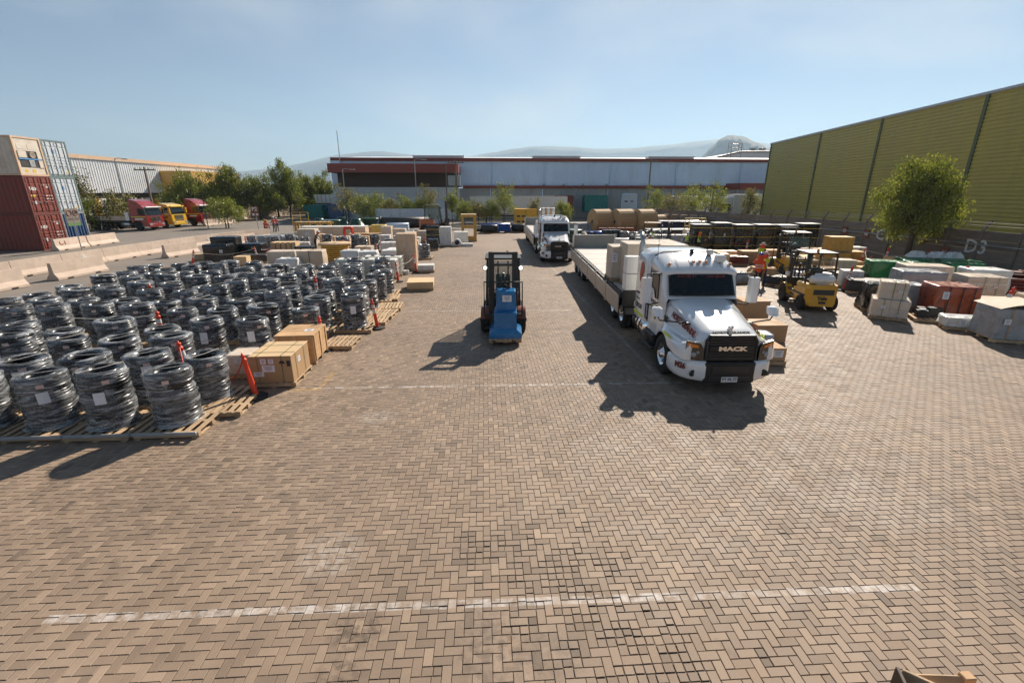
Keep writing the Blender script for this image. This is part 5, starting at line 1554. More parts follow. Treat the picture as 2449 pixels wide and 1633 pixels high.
# ------------------------------------------------------------------ boxes, crates, wrapped loads
def lump(w, d, h, seed, amp=.03, top=.96, n=9, sag=.03, rnd=.12):
    """a film-wrapped block: rounded, slightly bulging, sagging lid"""
    rg = np.random.default_rng(seed)
    K = 32
    rings = []
    ph = rg.uniform(0, 6.28, 6)
    def rr(sc, z, j):
        out = []
        for k in range(K):
            a = 2 * math.pi * k / K
            c, s_ = math.cos(a), math.sin(a)
            e = 2 / 14.0
            x = math.copysign(abs(c) ** e, c) * w / 2; y = math.copysign(abs(s_) ** e, s_) * d / 2
            nz = amp * (.5 * math.sin(3 * a + ph[0] + z * 5) + .5 * math.sin(7 * a + ph[1] - z * 9)) + rg.normal(0, amp * .25)
            out.append((x * sc + nz * c, y * sc + nz * s_, z))
        return out
    for j in range(n):
        q = j / (n - 1)
        sc = 1 + .012 * math.sin(q * 9 + ph[2]) - (1 - top) * q
        rings.append(rr(sc, h * q * .97, j))
    for q, dz in ((.97, 0), (.85, -.0), (.6, -sag), (.3, -sag * 1.2), (.04, -sag)):
        rings.append([(x, y, h + dz + rg.normal(0, amp * .18)) for x, y, z in rr(top * q, h, 9)])
    b = MB().loft(rings, closed=True, smooth=True, cap1=True)
    return b
_papq = MB().quad((-.5, 0, -.5), (.5, 0, -.5), (.5, 0, .5), (-.5, 0, .5)).mesh('paper_label', M_PAPER)
_inkq = MB()
for z, w in ((.28, .7), (.1, .55), (-.08, .6), (-.26, .4)): _inkq.quad((-w / 2, 0, z), (w / 2, 0, z), (w / 2, 0, z + .06), (-w / 2, 0, z + .06))
_inkq = _inkq.mesh('label_print', M_PAPERINK)
def sticker(parent, x, y, z, w, h, face='-y', tilt=0.0, ink=True):
    rz = {'-y': 0, '+x': math.pi / 2, '-x': -math.pi / 2, 'top': 0}[face]
    rx = -math.pi / 2 if face == 'top' else 0
    o = inst(_papq, 'paper_label', parent, (x, y, z), (rx, tilt, rz), (w, 1, h))
    if ink: inst(_inkq, 'label_print', o, (0, -.0025, 0))
    return o
def strap(parent, axis, at, w, d, h, z0, m, r=.008, width=.022):
    """band round a block: axis 'x' = band in the plane x=at, 'y' = plane y=at, 'z' = level band"""
    b = MB(); e = .004; k = width / 2
    if axis == 'x':
        loop = [(-d / 2 - e, z0), (-d / 2 - e, z0 + h + e), (d / 2 + e, z0 + h + e), (d / 2 + e, z0)]
        b.loft([[(at - k, y, z) for y, z in loop], [(at + k, y, z) for y, z in loop]], closed=False, smooth=False)
    elif axis == 'y':
        loop = [(-w / 2 - e, z0), (-w / 2 - e, z0 + h + e), (w / 2 + e, z0 + h + e), (w / 2 + e, z0)]
        b.loft([[(x, at - k, z) for x, z in loop], [(x, at + k, z) for x, z in loop]], closed=False, smooth=False)
    else:
        loop = [(-w / 2 - e, -d / 2 - e), (w / 2 + e, -d / 2 - e), (w / 2 + e, d / 2 + e), (-w / 2 - e, d / 2 + e)]
        b.loft([[(x, y, at - k) for x, y in loop], [(x, y, at + k) for x, y in loop]], closed=True, smooth=False)
    return b.build('strap', m, parent)
_CB = {}
def carton_mesh(w, d, h, m, c=.006):
    key = (round(w, 3), round(d, 3), round(h, 3), m.name)
    if key not in _CB: _CB[key] = MB().cbox(-w / 2, w / 2, -d / 2, d / 2, 0, h, c).mesh('carton', m)
    return _CB[key]
def stack(label, loc, rz, w, d, h, m, cells=(2, 2, 2), film=None, cat='carton stack', group=None, pal=True, name='carton_stack', straps=None, paper=None, fseed=0, skip=()):
    t = thing(name, label, cat, loc, rz, group)
    z0 = 0
    if pal:
        pallet_parts(t, w + .06, d + .06, 0, detail=(pal == 2)); z0 = .137
    nx, ny, nz = cells
    me = carton_mesh(w / nx - .006, d / ny - .006, h / nz - .003, m)
    for k in range(nz):
        for i in range(nx):
            for j in range(ny):
                if (i, j, k) in skip: continue
                if 0 < i < nx - 1 and 0 < j < ny - 1 and k < nz - 1: continue
                inst(me, 'carton', t, (-w / 2 + w * (i + .5) / nx, -d / 2 + d * (j + .5) / ny, z0 + h * k / nz), (0, 0, random.uniform(-.006, .006)))
    if film is not None:
        f = lump(w + .05, d + .05, h + .02, fseed or random.randrange(9999), .012, .985, sag=.01).build('stretch_film', film, t, (0, 0, z0))
    for s_ in (straps or ()):
        strap(t, s_[0], s_[1], w + .06 * (film is not None), d + .06 * (film is not None), h + .02, z0, s_[2] if len(s_) > 2 else M_STRAPG)
    for p in (paper or ()):
        sticker(t, *p)
    return t
def wrapped(label, loc, rz, w, d, h, m, cat='wrapped load', group=None, pal=True, seed=1, amp=.03, straps=None, paper=None, top=.97, name='wrapped_load', film=None):
    t = thing(name, label, cat, loc, rz, group)
    z0 = 0
    if pal:
        pallet_parts(t, w + .05, d + .05, 0, detail=(pal == 2)); z0 = .137
    lump(w, d, h, seed, amp, top).build('wrapping', m, t, (0, 0, z0))
    for s_ in (straps or ()): strap(t, s_[0], s_[1], w + .05, d + .05, h + .01, z0, s_[2] if len(s_) > 2 else M_STRAPB, width=.035)
    for p in (paper or ()): sticker(t, *p)
    return t
def crate(label, loc, rz, w, d, h, m=None, group=None, planks=True, lid=True, cat='crate', name='wooden_crate', skids=True, gaps=.006, vertical=False):
    m = m or M_CRATE
    t = thing(name, label, cat, loc, rz, group)
    z0 = .1 if skids else 0
    if skids:
        for y in (-d / 2 + .06, 0, d / 2 - .06): MB().cbox(-w / 2, w / 2, y - .05, y + .05, 0, .1, .006).build('skid', M_PALLET, t)
    if planks:
        n = max(2, int(round(h / .16)))
        for k in range(n):
            a, c = z0 + h * k / n + gaps / 2, z0 + h * (k + 1) / n - gaps / 2
            for y0, y1 in ((-d / 2, -d / 2 + .02), (d / 2 - .02, d / 2)): MB().cbox(-w / 2, w / 2, y0, y1, a, c, .004).build('plank', m, t)
            for x0, x1 in ((-w / 2, -w / 2 + .02), (w / 2 - .02, w / 2)): MB().cbox(x0, x1, -d / 2 + .021, d / 2 - .021, a, c, .004).build('plank', m, t)
        for x in (-w / 2 + .05, 0, w / 2 - .05):
            MB().cbox(x - .045, x + .045, -d / 2 - .021, -d / 2 - .001, z0, z0 + h, .004).build('batten', m, t)
        for y in (-d / 2 + .08, 0, d / 2 - .08):
            for s in (-1, 1): MB().cbox(s * (w / 2 + .011) - .01, s * (w / 2 + .011) + .01, y - .045, y + .045, z0, z0 + h, .004).build('batten', m, t)
        n = max(2, int(round(d / .16)))
        for k in range(n):
            a, c = -d / 2 + d * k / n + gaps / 2, -d / 2 + d * (k + 1) / n - gaps / 2
            MB().cbox(-w / 2 - .02, w / 2 + .02, a, c, z0 + h, z0 + h + .02, .004).build('lid_plank', m, t)
    else:
        MB().cbox(-w / 2, w / 2, -d / 2, d / 2, z0, z0 + h, .01).build('box', m, t)
        MB().cbox(-w / 2 - .012, w / 2 + .012, -d / 2 - .012, d / 2 + .012, z0 + h + .001, z0 + h + .02, .006).build('lid', m, t)
    return t
bpy.context.view_layer.update()

# ---- near left
t = stack('big brown carton with green straps on a pallet at the front of the aisle', (-5.18, 11.17, 0), R(1), .98, 1.16, .66, M_CARD, (1, 1, 1), None, 'carton', pal=2, name='carton', straps=[('x', .26), ('y', -.3), ('y', .25), ('x', -.3)])
MB().cbox(-.5, .5, -.59, .59, .798, .812, .006).build('lid', M_PLY, t)
sticker(t, -.06, -.588, .5, .3, .17); sticker(t, -.3, -.588, .36, .24, .12); sticker(t, .02, -.588, .68, .12, .12); sticker(t, -.16, -.588, .68, .13, .14)
MB().prism([(.2, .62), (.34, .62), (.31, .68), (.27, .7), (.23, .68)], -.589, -.585, 'y').box(.262, .278, -.589, -.585, .55, .62).build('printed_symbol', M_INK, t)
MB().box(.38, .46, -.589, -.585, .55, .69).build('printed_symbol', M_INK, t)
sticker(t, .492, -.1, .58, .16, .14, '+x')
crate('slatted brown wooden crate behind the big carton', (-5.22, 12.72, 0), R(2), 1.0, 1.15, .72, M_CRATE)
sticker(bpy.data.objects['wooden_crate'], .25, -.05, .845, .24, .2, 'top')
stack('small pale wrapped carton stack left of the big carton', g(553, 872) + Vector((0, .35, 0)), R(3), .55, .6, .5, M_CARDP, (1, 1, 2), M_FILM, pal=1, paper=[(0, -.32, .5, .18, .12)])
pallet('empty splintered pallet with plastic edging at the front post', g(512, 940), R(4), 'loose pallets', True, 1.1, .9)
for i, (x, y) in enumerate(((-4.3, 13.9), (-3.75, 17.4), (-3.7, 18.6), (-3.85, 16.5), (-4.1, 20.3))):
    pallet('empty pallet edge at the aisle, %s from the front' % ORD[i], (x - .2, y, 0), random.uniform(-.1, .1), 'empty pallets along the aisle', True, .9, 1.1)
ed = MB()
for (x0, x1) in ((-12.9, -5.55),):
    n = 6
    for k in range(n):
        a, c = x0 + (x1 - x0) * k / n, x0 + (x1 - x0) * (k + 1) / n - .02
        e = MB().cbox(a, c, 8.13, 8.165, .1, .165, .006).build('edge_protector', M_WRAPGR)
        tag(e, 'grey plastic edge strip along the front pallets, %s from the left' % ORD[k], 'edge strip', 'plastic edge strips on the front pallets')
t = crate('low plywood crate standing alone in the aisle', (-3.2, 22.75, 0), R(4), 1.25, 1.35, .3, M_PLY, planks=False, name='plywood_crate')
# ---- left middle
stack('tall wooden crate in milky film between the totes and the aisle', (-4.75, 28.7, 0), R(2), 1.15, 1.05, 2.05, M_CRATE, (2, 1, 2), M_FILMW, 'crate', pal=2, name='wrapped_crate')
t = stack('white flat packs stacked low in front of the tall crate', (-3.55, 27.8, 0), R(3), .95, .8, .3, M_CARDW, (1, 1, 2), M_FILMW, 'flat pack stack', pal=1)
stack('white roll of film lying before the tall crate', (-4.75, 26.95, 0), R(3), .6, .35, .22, M_CARDW, (1, 1, 1), M_FILMW, 'flat pack', pal=0, name='flat_pack')
M_IBC = mat('tote_plastic', (.72, .7, .62), .4, var=.06, scale=2)
def tote(label, loc, rz=0.0):
    t = thing('liquid_tote', label, 'liquid tote', loc, rz, 'caged liquid totes')
    pallet_parts(t, 1.05, 1.05, 0, False)
    MB().cbox(-.48, .48, -.48, .48, .14, 1.08, .06).build('tank', M_IBC, t)
    MB().lathe([(.12, 1.08), (.12, 1.12), (0, 1.125)], 14).build('filler_cap', M_BLACK, t)
    for z in (.2, .42, .64, .86, 1.09):
        MB().tube([(-.52, -.52, z), (.52, -.52, z), (.52, .52, z), (-.52, .52, z), (-.52, -.52, z)], .011, 4).build('cage_hoop', M_GALV, t)
    for k in range(5):
        x = -.52 + k * .26
        for (a, c) in ((x, -.52), (x, .52), (-.52, x), (.52, x)):
            MB().box(a - .009, a + .009, c - .009, c + .009, .14, 1.1).build('cage_bar', M_GALV, t)
    return t
for i, (x, y, w) in enumerate(((-5.3, 25.55, 'nearest the aisle, front'), (-5.25, 26.75, 'nearest the aisle, rear'), (-6.45, 25.7, 'second from the aisle, front'), (-6.4, 26.9, 'second from the aisle, rear'), (-7.6, 25.8, 'third from the aisle'))):
    tote('white caged liquid tote, ' + w, (x, y, 0), R(2))
for i, (x, y, w) in enumerate(((-7.4, 30.1, 'right of the yellow hose'), (-6.1, 30.6, 'left of the tall crate'), (-8.7, 30.7, 'next to the orange post'))):
    wrapped('white bulging bag pallet ' + w, (x, y, 0), R(3), 1.15, 1.15, .85, M_WRAPW, 'bag pallet', 'white bag pallets', 1, 40 + i, .05, top=.9)
wrapped('grey film-wrapped carton block between the coils and yellow hose', (-10.9, 29.9, 0), R(3), 1.6, 1.2, .95, M_CARDP, 'wrapped load', None, 1, 50, .012, straps=[('x', 0, M_STRAPB)])
stack('row of grey cartons behind the rear coils', (-12.9, 30.6, 0), R(3), 1.7, 1.1, .85, M_CARDP, (3, 1, 2), M_FILMW, pal=1)
wrapped('crumpled white film pile in front of the grey cartons', (-11.9, 28.7, 0), R(3), 1.4, 1.0, .62, M_WRAPW, 'wrapped load', None, 1, 51, .07, top=.8)
# yellow hose on a drum
t = thing('hose_drum', 'large drum of yellow hose between the grey cartons and white bags', 'hose drum', (-10.2, 32.4, 0))
for z in (.12, 1.2): MB().lathe([(.12, z), (1.05, z), (1.07, z + .04), (1.05, z + .08), (.12, z + .08)], 28).build('flange', M_PALLET, t)
for k in range(7): MB().lathe([(.8, .2 + k * .14), (.9, .2 + k * .14 + .02), (.94, .2 + k * .14 + .07), (.9, .2 + k * .14 + .12), (.8, .2 + k * .14 + .14)], 28).build('hose_turn', M_GOLD, t)
MB().cbox(-.7, .7, -.7, .7, 0, .115, .01).build('base', M_PALLET, t)
# dark wrapped boxes at the left
dk = [(-18.0, 32.6, 1.6, 1.2, 1.1, 'black wrapped box with white label, front of the dark group'), (-18.2, 34.1, 1.7, 1.2, 1.45, 'tallest black wrapped box at the rear of the dark group'), (-16.6, 34.5, 1.5, 1.3, .95, 'black wrapped box on the right of the dark group'), (-19.6, 33.6, 1.1, 1.2, .35, 'low pale-topped pallet left of the dark group')]
for i, (x, y, w, d, h, lb) in enumerate(dk):
    wrapped(lb, (x, y, 0), R(4), w, d, h, M_WRAPB if i < 3 else M_PALLET, 'wrapped load', 'dark wrapped boxes at the left', 1, 60 + i, .02, paper=([(.4, -.63, .8, .2, .2)] if i in (0, 2) else None))
wrapped('flat dark sheet-covered pallet beside the dark boxes', (-15.6, 32.4, 0), R(3), 1.9, 1.1, .42, M_STEEL, 'pallet load', None, 1, 66, .01)
crate('small pale crate in front of the dark sheets', (-15.7, 30.9, 0), R(4), .75, .7, .5, M_PLY, planks=False)
for k in range(5):
    crate('upright pale plank crate, %s of five standing in a row' % ORD[k], (-15.9 + k * .36, 36.4 + k * .05, 0), R(3), .3, 1.0, .95, M_PLY, 'upright plank crates', False, skids=False)
wrapped('low maroon drum tray behind the dark sheets', (-15.9, 34.9 - .6, 0), R(3), 1.3, .6, .5, M_MAROONG, 'tray', None, 1, 67, .01, name='drum_tray')
wrapped('black cased pallet beside the upright plank crates', (-13.4, 35.6, 0), R(2), 1.3, 1.0, .6, M_WRAPB, 'wrapped load', None, 1, 68, .02)
for i, (x, y, w, d, h) in enumerate(((-20.4, 43.6, 1.5, 1.1, .7), (-18.8, 43.4, 1.5, 1.1, .75), (-17.3, 43.2, 1.3, 1.1, .65))):
    wrapped('low milky wrapped pallet behind the far coils, %s from the left' % ORD[i], (x, y, 0), R(3), w, d, h, M_WRAPGR, 'wrapped load', 'low milky pallets', 1, 70 + i, .03)
stack('square grey carton stack with two blue papers beside the far coils', (-15.6, 42.6, 0), R(3), 1.5, 1.2, 1.35, M_CARDP, (2, 2, 2), M_FILMW, pal=1, paper=[(.1, -.64, 1.1, .35, .28), (.05, -.64, .65, .3, .4)])
stack('long row of brown cartons under a white sheet behind the orange stand', (-15.0, 48.4, 0), R(2), 6.2, 1.6, 1.3, M_CARDP, (6, 1, 2), None, pal=0, name='carton_row')
MB().cbox(-3.15, 3.15, -.82, .82, 1.305, 1.33, .01).build('cover_sheet', M_CARDW, bpy.data.objects['carton_row'])
wrapped('yellow film-wrapped pallet at the end of the brown carton row', (-10.7, 48.6, 0), R(2), 1.5, 1.3, 1.3, mat('yellow_wrap', (.6, .44, .1), .4, var=.15, scale=3, bump=.5, bscale=7), 'wrapped load', None, 1, 75, .03)
for k in range(3):
    crate('orange-brown crate, %s of three below the brown carton row' % ORD[k], (-12.4 + k * 1.05, 45.6, 0), R(2), .95, .9, .72, M_CRATE, 'three orange-brown crates', False)
    crate('shallow red tray crate under the %s orange-brown crate' % ORD[k], (-12.4 + k * 1.05, 44.4, 0), R(2), .95, .8, .3, M_MAROONG, 'shallow tray crates', False)
for i, (x, y, w, d, h, lb) in enumerate(((-14.6, 44.2, .8, .7, .8, 'left of the orange stand'), (-13.6, 44.0, 1.0, .7, .6, 'behind the white helmet'))):
    crate('small pale crate ' + lb, (x - .6, y, 0), R(2), w, d, h, M_PLY, None, False)
# orange A-frame stand
t = thing('orange_stand', 'orange red A-frame stand with white legs among the far crates', 'stand', (-11.9, 41.9, 0))
for s in (-1, 1):
    for y in (-.35, .35): MB().tube([(s * .55, y, 0), (s * .3, y * .4, 1.55)], .07, 6).build('leg', M_CONE, t)
    MB().box(s * .42 - .06, s * .42 + .06, -.32, -.28, .1, 1.1).build('white_panel', M_REFL, t)
MB().cbox(-.36, .36, -.2, .2, 1.5, 1.72, .05).build('top_bar', M_CONE, t)
# stacks near the aisle, farther
M_TALLW = M_CARDW
stack('white carton tower on the aisle beyond the tall crate', (-3.45, 41.7, 0), R(2), 1.0, 1.0, 1.55, M_CARDW, (1, 1, 4), M_FILMW, pal=1)
wrapped('black wrapped drum with yellow bands behind the white carton tower', (-4.7, 43.0, 0), R(2), 1.3, 1.1, 1.55, M_WRAPB, 'wrapped load', None, 1, 80, .03, straps=[('z', .9, M_STRAPY), ('z', 1.4, M_STRAPY)], top=.8)
stack('white equipment carton right of the white carton tower', (-2.2, 43.3, 0), R(3), 1.25, 1.1, 1.0, M_CARDW, (1, 1, 1), M_FILMW, pal=1)
t = thing('fan_housing', 'small white fan housing on the paving by the white cartons', 'fan housing', (-2.45, 41.5, 0))
MB().prism([(-.42, .1), (.42, .1), (.36, .35), (.2, .6), (0, .68), (-.2, .6), (-.36, .35)], -.25, .25, 'y').build('housing', M_WHITE, t)
MB().lathe([(.2, -.26), (.2, -.3), (.08, -.28), (0, -.28)], 18, (0, 0, .36), 'y').build('fan_mouth', M_STEEL, t)
MB().cbox(-.45, .45, -.3, .3, 0, .1, .01).build('base', M_PALLET, t)
stack('low white flat pack on the paving before the yellow frame', (-1.55, 41.6, 0), R(2), .95, .7, .25, M_CARDW, (1, 1, 1), M_FILMW, 'flat pack', pal=0, name='flat_pack')
t = thing('crate_frame', 'tall yellow brown open crate frame standing at the aisle end', 'crate frame', (-1.55, 46.2, 0), R(3))
M_YELW = mat('yellow_crate_wood', (.52, .31, .07), .7, var=.2, scale=5)
for x in (-.6, .6):
    for y in (-.5, .5): MB().cbox(x - .13, x + .13, y - .06, y + .06, .12, 2.5, .01).build('upright', M_YELW, t)
for z in (.12, 1.25, 2.28):
    for y in (-.5, .5): MB().cbox(-.47, .47, y - .05, y + .05, z, z + (.32 if z < 1 else .22), .01).build('rail', M_YELW, t)
    for x in (-.6, .6): MB().cbox(x - .05, x + .05, -.44, .44, z, z + .2, .01).build('side_rail', M_YELW, t)
MB().cbox(-.75, .75, -.62, .62, 2.5, 2.56, .01).build('top_board', M_PLY, t)
pallet_parts(t, 1.5, 1.25, 0, False)
wrapped('black pipe fittings drum with film beside the leaning post', (-4.3, 38.9, 0), 0, .9, .9, .75, M_WRAPB, 'drum', None, 1, 82, .02, name='fittings_drum')
rw = [(-9.2, 50.6, 1.3, 1.1, .5), (-7.7, 50.4, 1.3, 1.1, .45), (-6.2, 49.6, 1.2, 1.0, .5), (-10.2, 49.0, 1.2, 1.0, .8), (-8.7, 48.8, 1.25, 1.0, .9), (-7.0, 48.4, 1.4, 1.1, .6), (-5.6, 47.6, 1.2, 1.0, .6), (-5.9, 46.0, 1.2, 1.0, .9), (-4.7, 45.4, 1.1, 1.0, .8)]
for i, (x, y, w, d, h) in enumerate(rw):
    stack('pale wrapped carton pallet before the orange forklift, %s counted from the near right' % ORD[len(rw) - 1 - i], (x, y, 0), R(random.uniform(-3, 5)), w, d, h, M_CARDP if i % 3 else M_CARDW, (2, 1, 2), M_FILMW, pal=1, group='wrapped carton pallets before the orange forklift')
stack('upright grey carton pallet beside the orange-brown crates', (-9.35, 45.6, 0), R(2), .95, .9, 1.35, M_CARDP, (1, 1, 3), M_FILMW, pal=1)
stack('pale carton tower in front of the orange-brown crates', (-8.9, 42.6, 0), R(2), .9, .9, .8, M_CARDW, (1, 1, 2), M_FILMW, pal=1)
crate('brown crate group behind the tall wrapped crate', (-6.6, 43.5, 0), R(2), 1.2, .9, .55, M_CRATE, None, False)
crate('brown crate beside the upright grey cartons', (-7.3, 46.0, 0), R(2), 1.0, .8, .6, M_CRATE, None, False)
wrapped('brown wooden case with a pale paper behind the crates', (-11.4, 52.5, 0), R(1), 2.6, 1.2, .9, M_CRATE, 'case', None, 1, 84, .01, paper=[(-.3, -.63, .8, .3, .35)], name='wooden_case')
wrapped('film-covered dark case right of the brown wooden case', (-8.6, 52.6, 0), R(1), 1.6, 1.0, .42, M_WRAPGR, 'case', None, 1, 85, .03, name='wooden_case')
crate('long brown plank case behind the wrapped pallets', (-6.0, 52.6, 0), R(1), 1.8, 1.0, .28, M_CRATE, None, False)
# green hoppers
for i, (px, py, up) in enumerate(((735, 526, 1), (820, 527, 1), (786, 522, 1), (850, 524, 0), (762, 530, 0))):
    p = g(px, py)
    t = thing('plastic_hopper', ('dark green cone-shaped tank cover, %s of the group by the step frame' if i < 4 else 'pale hollow cone cover, %s of the group by the step frame') % ORD[i], 'tank cover', (p.x, p.y, 0), 0, 'green tank covers')
    pr = [(1.25, .16), (1.25, .3), (1.1, .4), (.6, 1.2), (.55, 1.35), (.0, 1.37)] if up else [(.6, .16), (.8, .4), (1.2, 1.15), (1.3, 1.2), (1.3, 1.3), (.9, 1.28), (0, 1.2)]
    MB().lathe(pr, 28).build('shell', M_TANKG, t)
    for k in range(6):
        a = k * math.pi / 3
        if up: MB().tube([(1.18 * math.cos(a), 1.18 * math.sin(a), .36), (.62 * math.cos(a), .62 * math.sin(a), 1.2)], .03, 5).build('rib', M_TANKG, t)
    pallet_parts(t, 1.9, 1.9, 0, False)
# timber trestles and yellow step frame
t = thing('timber_trestle', 'yellowish timber trestle table in front of the road beside the green tank covers', 'trestle', (*g(722, 538).xy, 0), R(2))
for x in (-1.8, -.6, .6, 1.8):
    for y in (-.5, .5): MB().cbox(x - .1, x + .1, y - .1, y + .1, 0, 1.15, .01).build('leg', M_YELW, t)
for y in (-.5, .5): MB().cbox(-2.1, 2.1, y - .08, y + .08, 1.15, 1.35, .01).build('beam', M_YELW, t)
for k in range(8): MB().cbox(-1.95 + k * .5, -1.6 + k * .5, -.65, .65, 1.351, 1.39, .01).build('plank', M_PALLET, t)
t = thing('step_frame', 'yellow steel handrail frame behind the timber trestle', 'handrail', (*g(695, 538).xy, 0))
M_YELS = mat('yellow_steel', (.62, .42, .05), .45, var=.15, scale=5)
for x in (-.9, 0, .9): MB().tube([(x, 0, 0), (x, 0, 2.4)], .035, 6).build('upright', M_YELS, t)
for z in (1.0, 1.7, 2.4): MB().tube([(-.9, 0, z), (.9, 0, z)], .03, 6).build('rail', M_YELS, t)
t = thing('round_bundle', 'low round bundle of yellow material near the orange vests', 'bundle', (*g(668, 556).xy, 0))
MB().lathe([(.2, .15), (1.1, .15), (1.15, .5), (1.05, .62), (.3, .64)], 24).build('coil', M_GOLD, t)
MB().lathe([(.0, .65), (1.25, .65), (1.25, .7), (0, .7)], 24).build('lid', M_TANKG, t)
pallet_parts(t, 1.6, 1.6, 0, False)
# pipes near the orange forklift
t = thing('steel_pipe', 'long dark large-bore pipe lying left of the orange forklift', 'pipe', (0, 0, 0))
a, c = g(895, 521), g(1000, 521); a.y = c.y = 61.0
MB().lathe([(.55, 0), (.68, 0), (.68, c.x - a.x), (.55, c.x - a.x), (.55, 0)], 22, (a.x, 61.0, .9), 'x').build('tube', M_STEEL, t)
MB().lathe([(.68, 0), (.78, .0), (.78, .12), (.68, .12)], 22, (a.x + .1, 61, .9), 'x').build('flange', M_STEEL, t)
for q in (.2, .8): MB().cbox(a.x + (c.x - a.x) * q - .1, a.x + (c.x - a.x) * q + .1, 60.3, 61.7, 0, .22, .01).build('bearer', M_PALLET, t)
for i, (px0, px1, py, m, lb) in enumerate(((888, 938, 534, M_CLAD, 'pale wrapped pipe bundle before the long dark pipe'), (1105, 1172, 535, M_BLUEPIPE, 'blue wrapped pipe bundle with a white paper right of the yellow frame'), (866, 950, 528, M_BLUEPIPE, 'thin blue pipe bundle under the long dark pipe'))):
    a, c = g(px0, py), g(px1, py)
    t = thing('pipe_bundle', lb, 'pipe bundle', (a.x, a.y, 0), 0, 'pipe bundles near the orange forklift')
    L = c.x - a.x
    nr = 3 if i < 2 else 2
    for r_ in range(nr):
        for k in range(3 if i < 2 else 2):
            MB().lathe([(.1, 0), (.16, 0), (.16, L), (.1, L), (.1, 0)], 10, (0, k * .33, .3 + r_ * .3), 'x').build('pipe', m, t)
    for q in (.15, .85): MB().cbox(L * q - .06, L * q + .06, -.2, .9, 0, .13, .01).build('bearer', M_PALLET, t)
    if i == 1: sticker(t, L * .55, -.18, .62, .3, .4)
for i, (px, py) in enumerate(((1125, 537), (1195, 535), (1228, 535))):
    p = g(px, py)
    t = thing('valve_pallet', 'pallet of black ring fittings right of the blue pipes, %s from the left' % ORD[i], 'pallet load', (p.x, p.y + 1.2, 0), 0, 'pallets of black ring fittings')
    pallet_parts(t, 3.6 if i else 2.4, 1.2, 0, False)
    MB().lathe([(.5, .14), (.95, .14), (1.0, .5), (1.0, .85), (.9, .95), (.5, .95)], 22).build('ring_fitting', M_BLACK, t)
    MB().cbox(-1.6, -1.0, -.3, .3, .14, .5, .03).build('fitting_box', M_BLACK, t)
# ------------------------------------------------------------------ shipping containers (doors face +x)
M_CRED = mat('container_red', (.21, .042, .028), .55, var=.14, scale=2, dirt=(.16, .06, .04), dirt_amt=.5)
M_CGREY = mat('container_grey', (.56, .6, .63), .5, var=.08, scale=2, dirt=(.3, .28, .25), dirt_amt=.4)
M_CWHITE = mat('container_white', (.68, .6, .5), .5, var=.1, scale=2, dirt=(.4, .25, .15), dirt_amt=.5)
M_CBLUE = mat('container_blue', (.045, .1, .21), .5, var=.15, scale=2, dirt=(.1, .1, .12), dirt_amt=.4)
M_CDARK = mat('container_maroon_side', (.16, .035, .025), .6, var=.15, scale=1)
M_CTEAL = mat('container_teal', (.02, .2, .17), .5, var=.12, scale=1, dirt=(.05, .13, .11), dirt_amt=.4)
M_EDGE = mat('container_edge_green', (.16, .22, .22), .5, var=.1)
M_STENCIL = mat('stencil_white', (.7, .67, .62), .6, var=.08)
M_STICKY = mat('sticker_yellow', (.7, .45, .03), .6)
M_BLUESQ = mat('emblem_blue', (.1, .28, .55), .5)
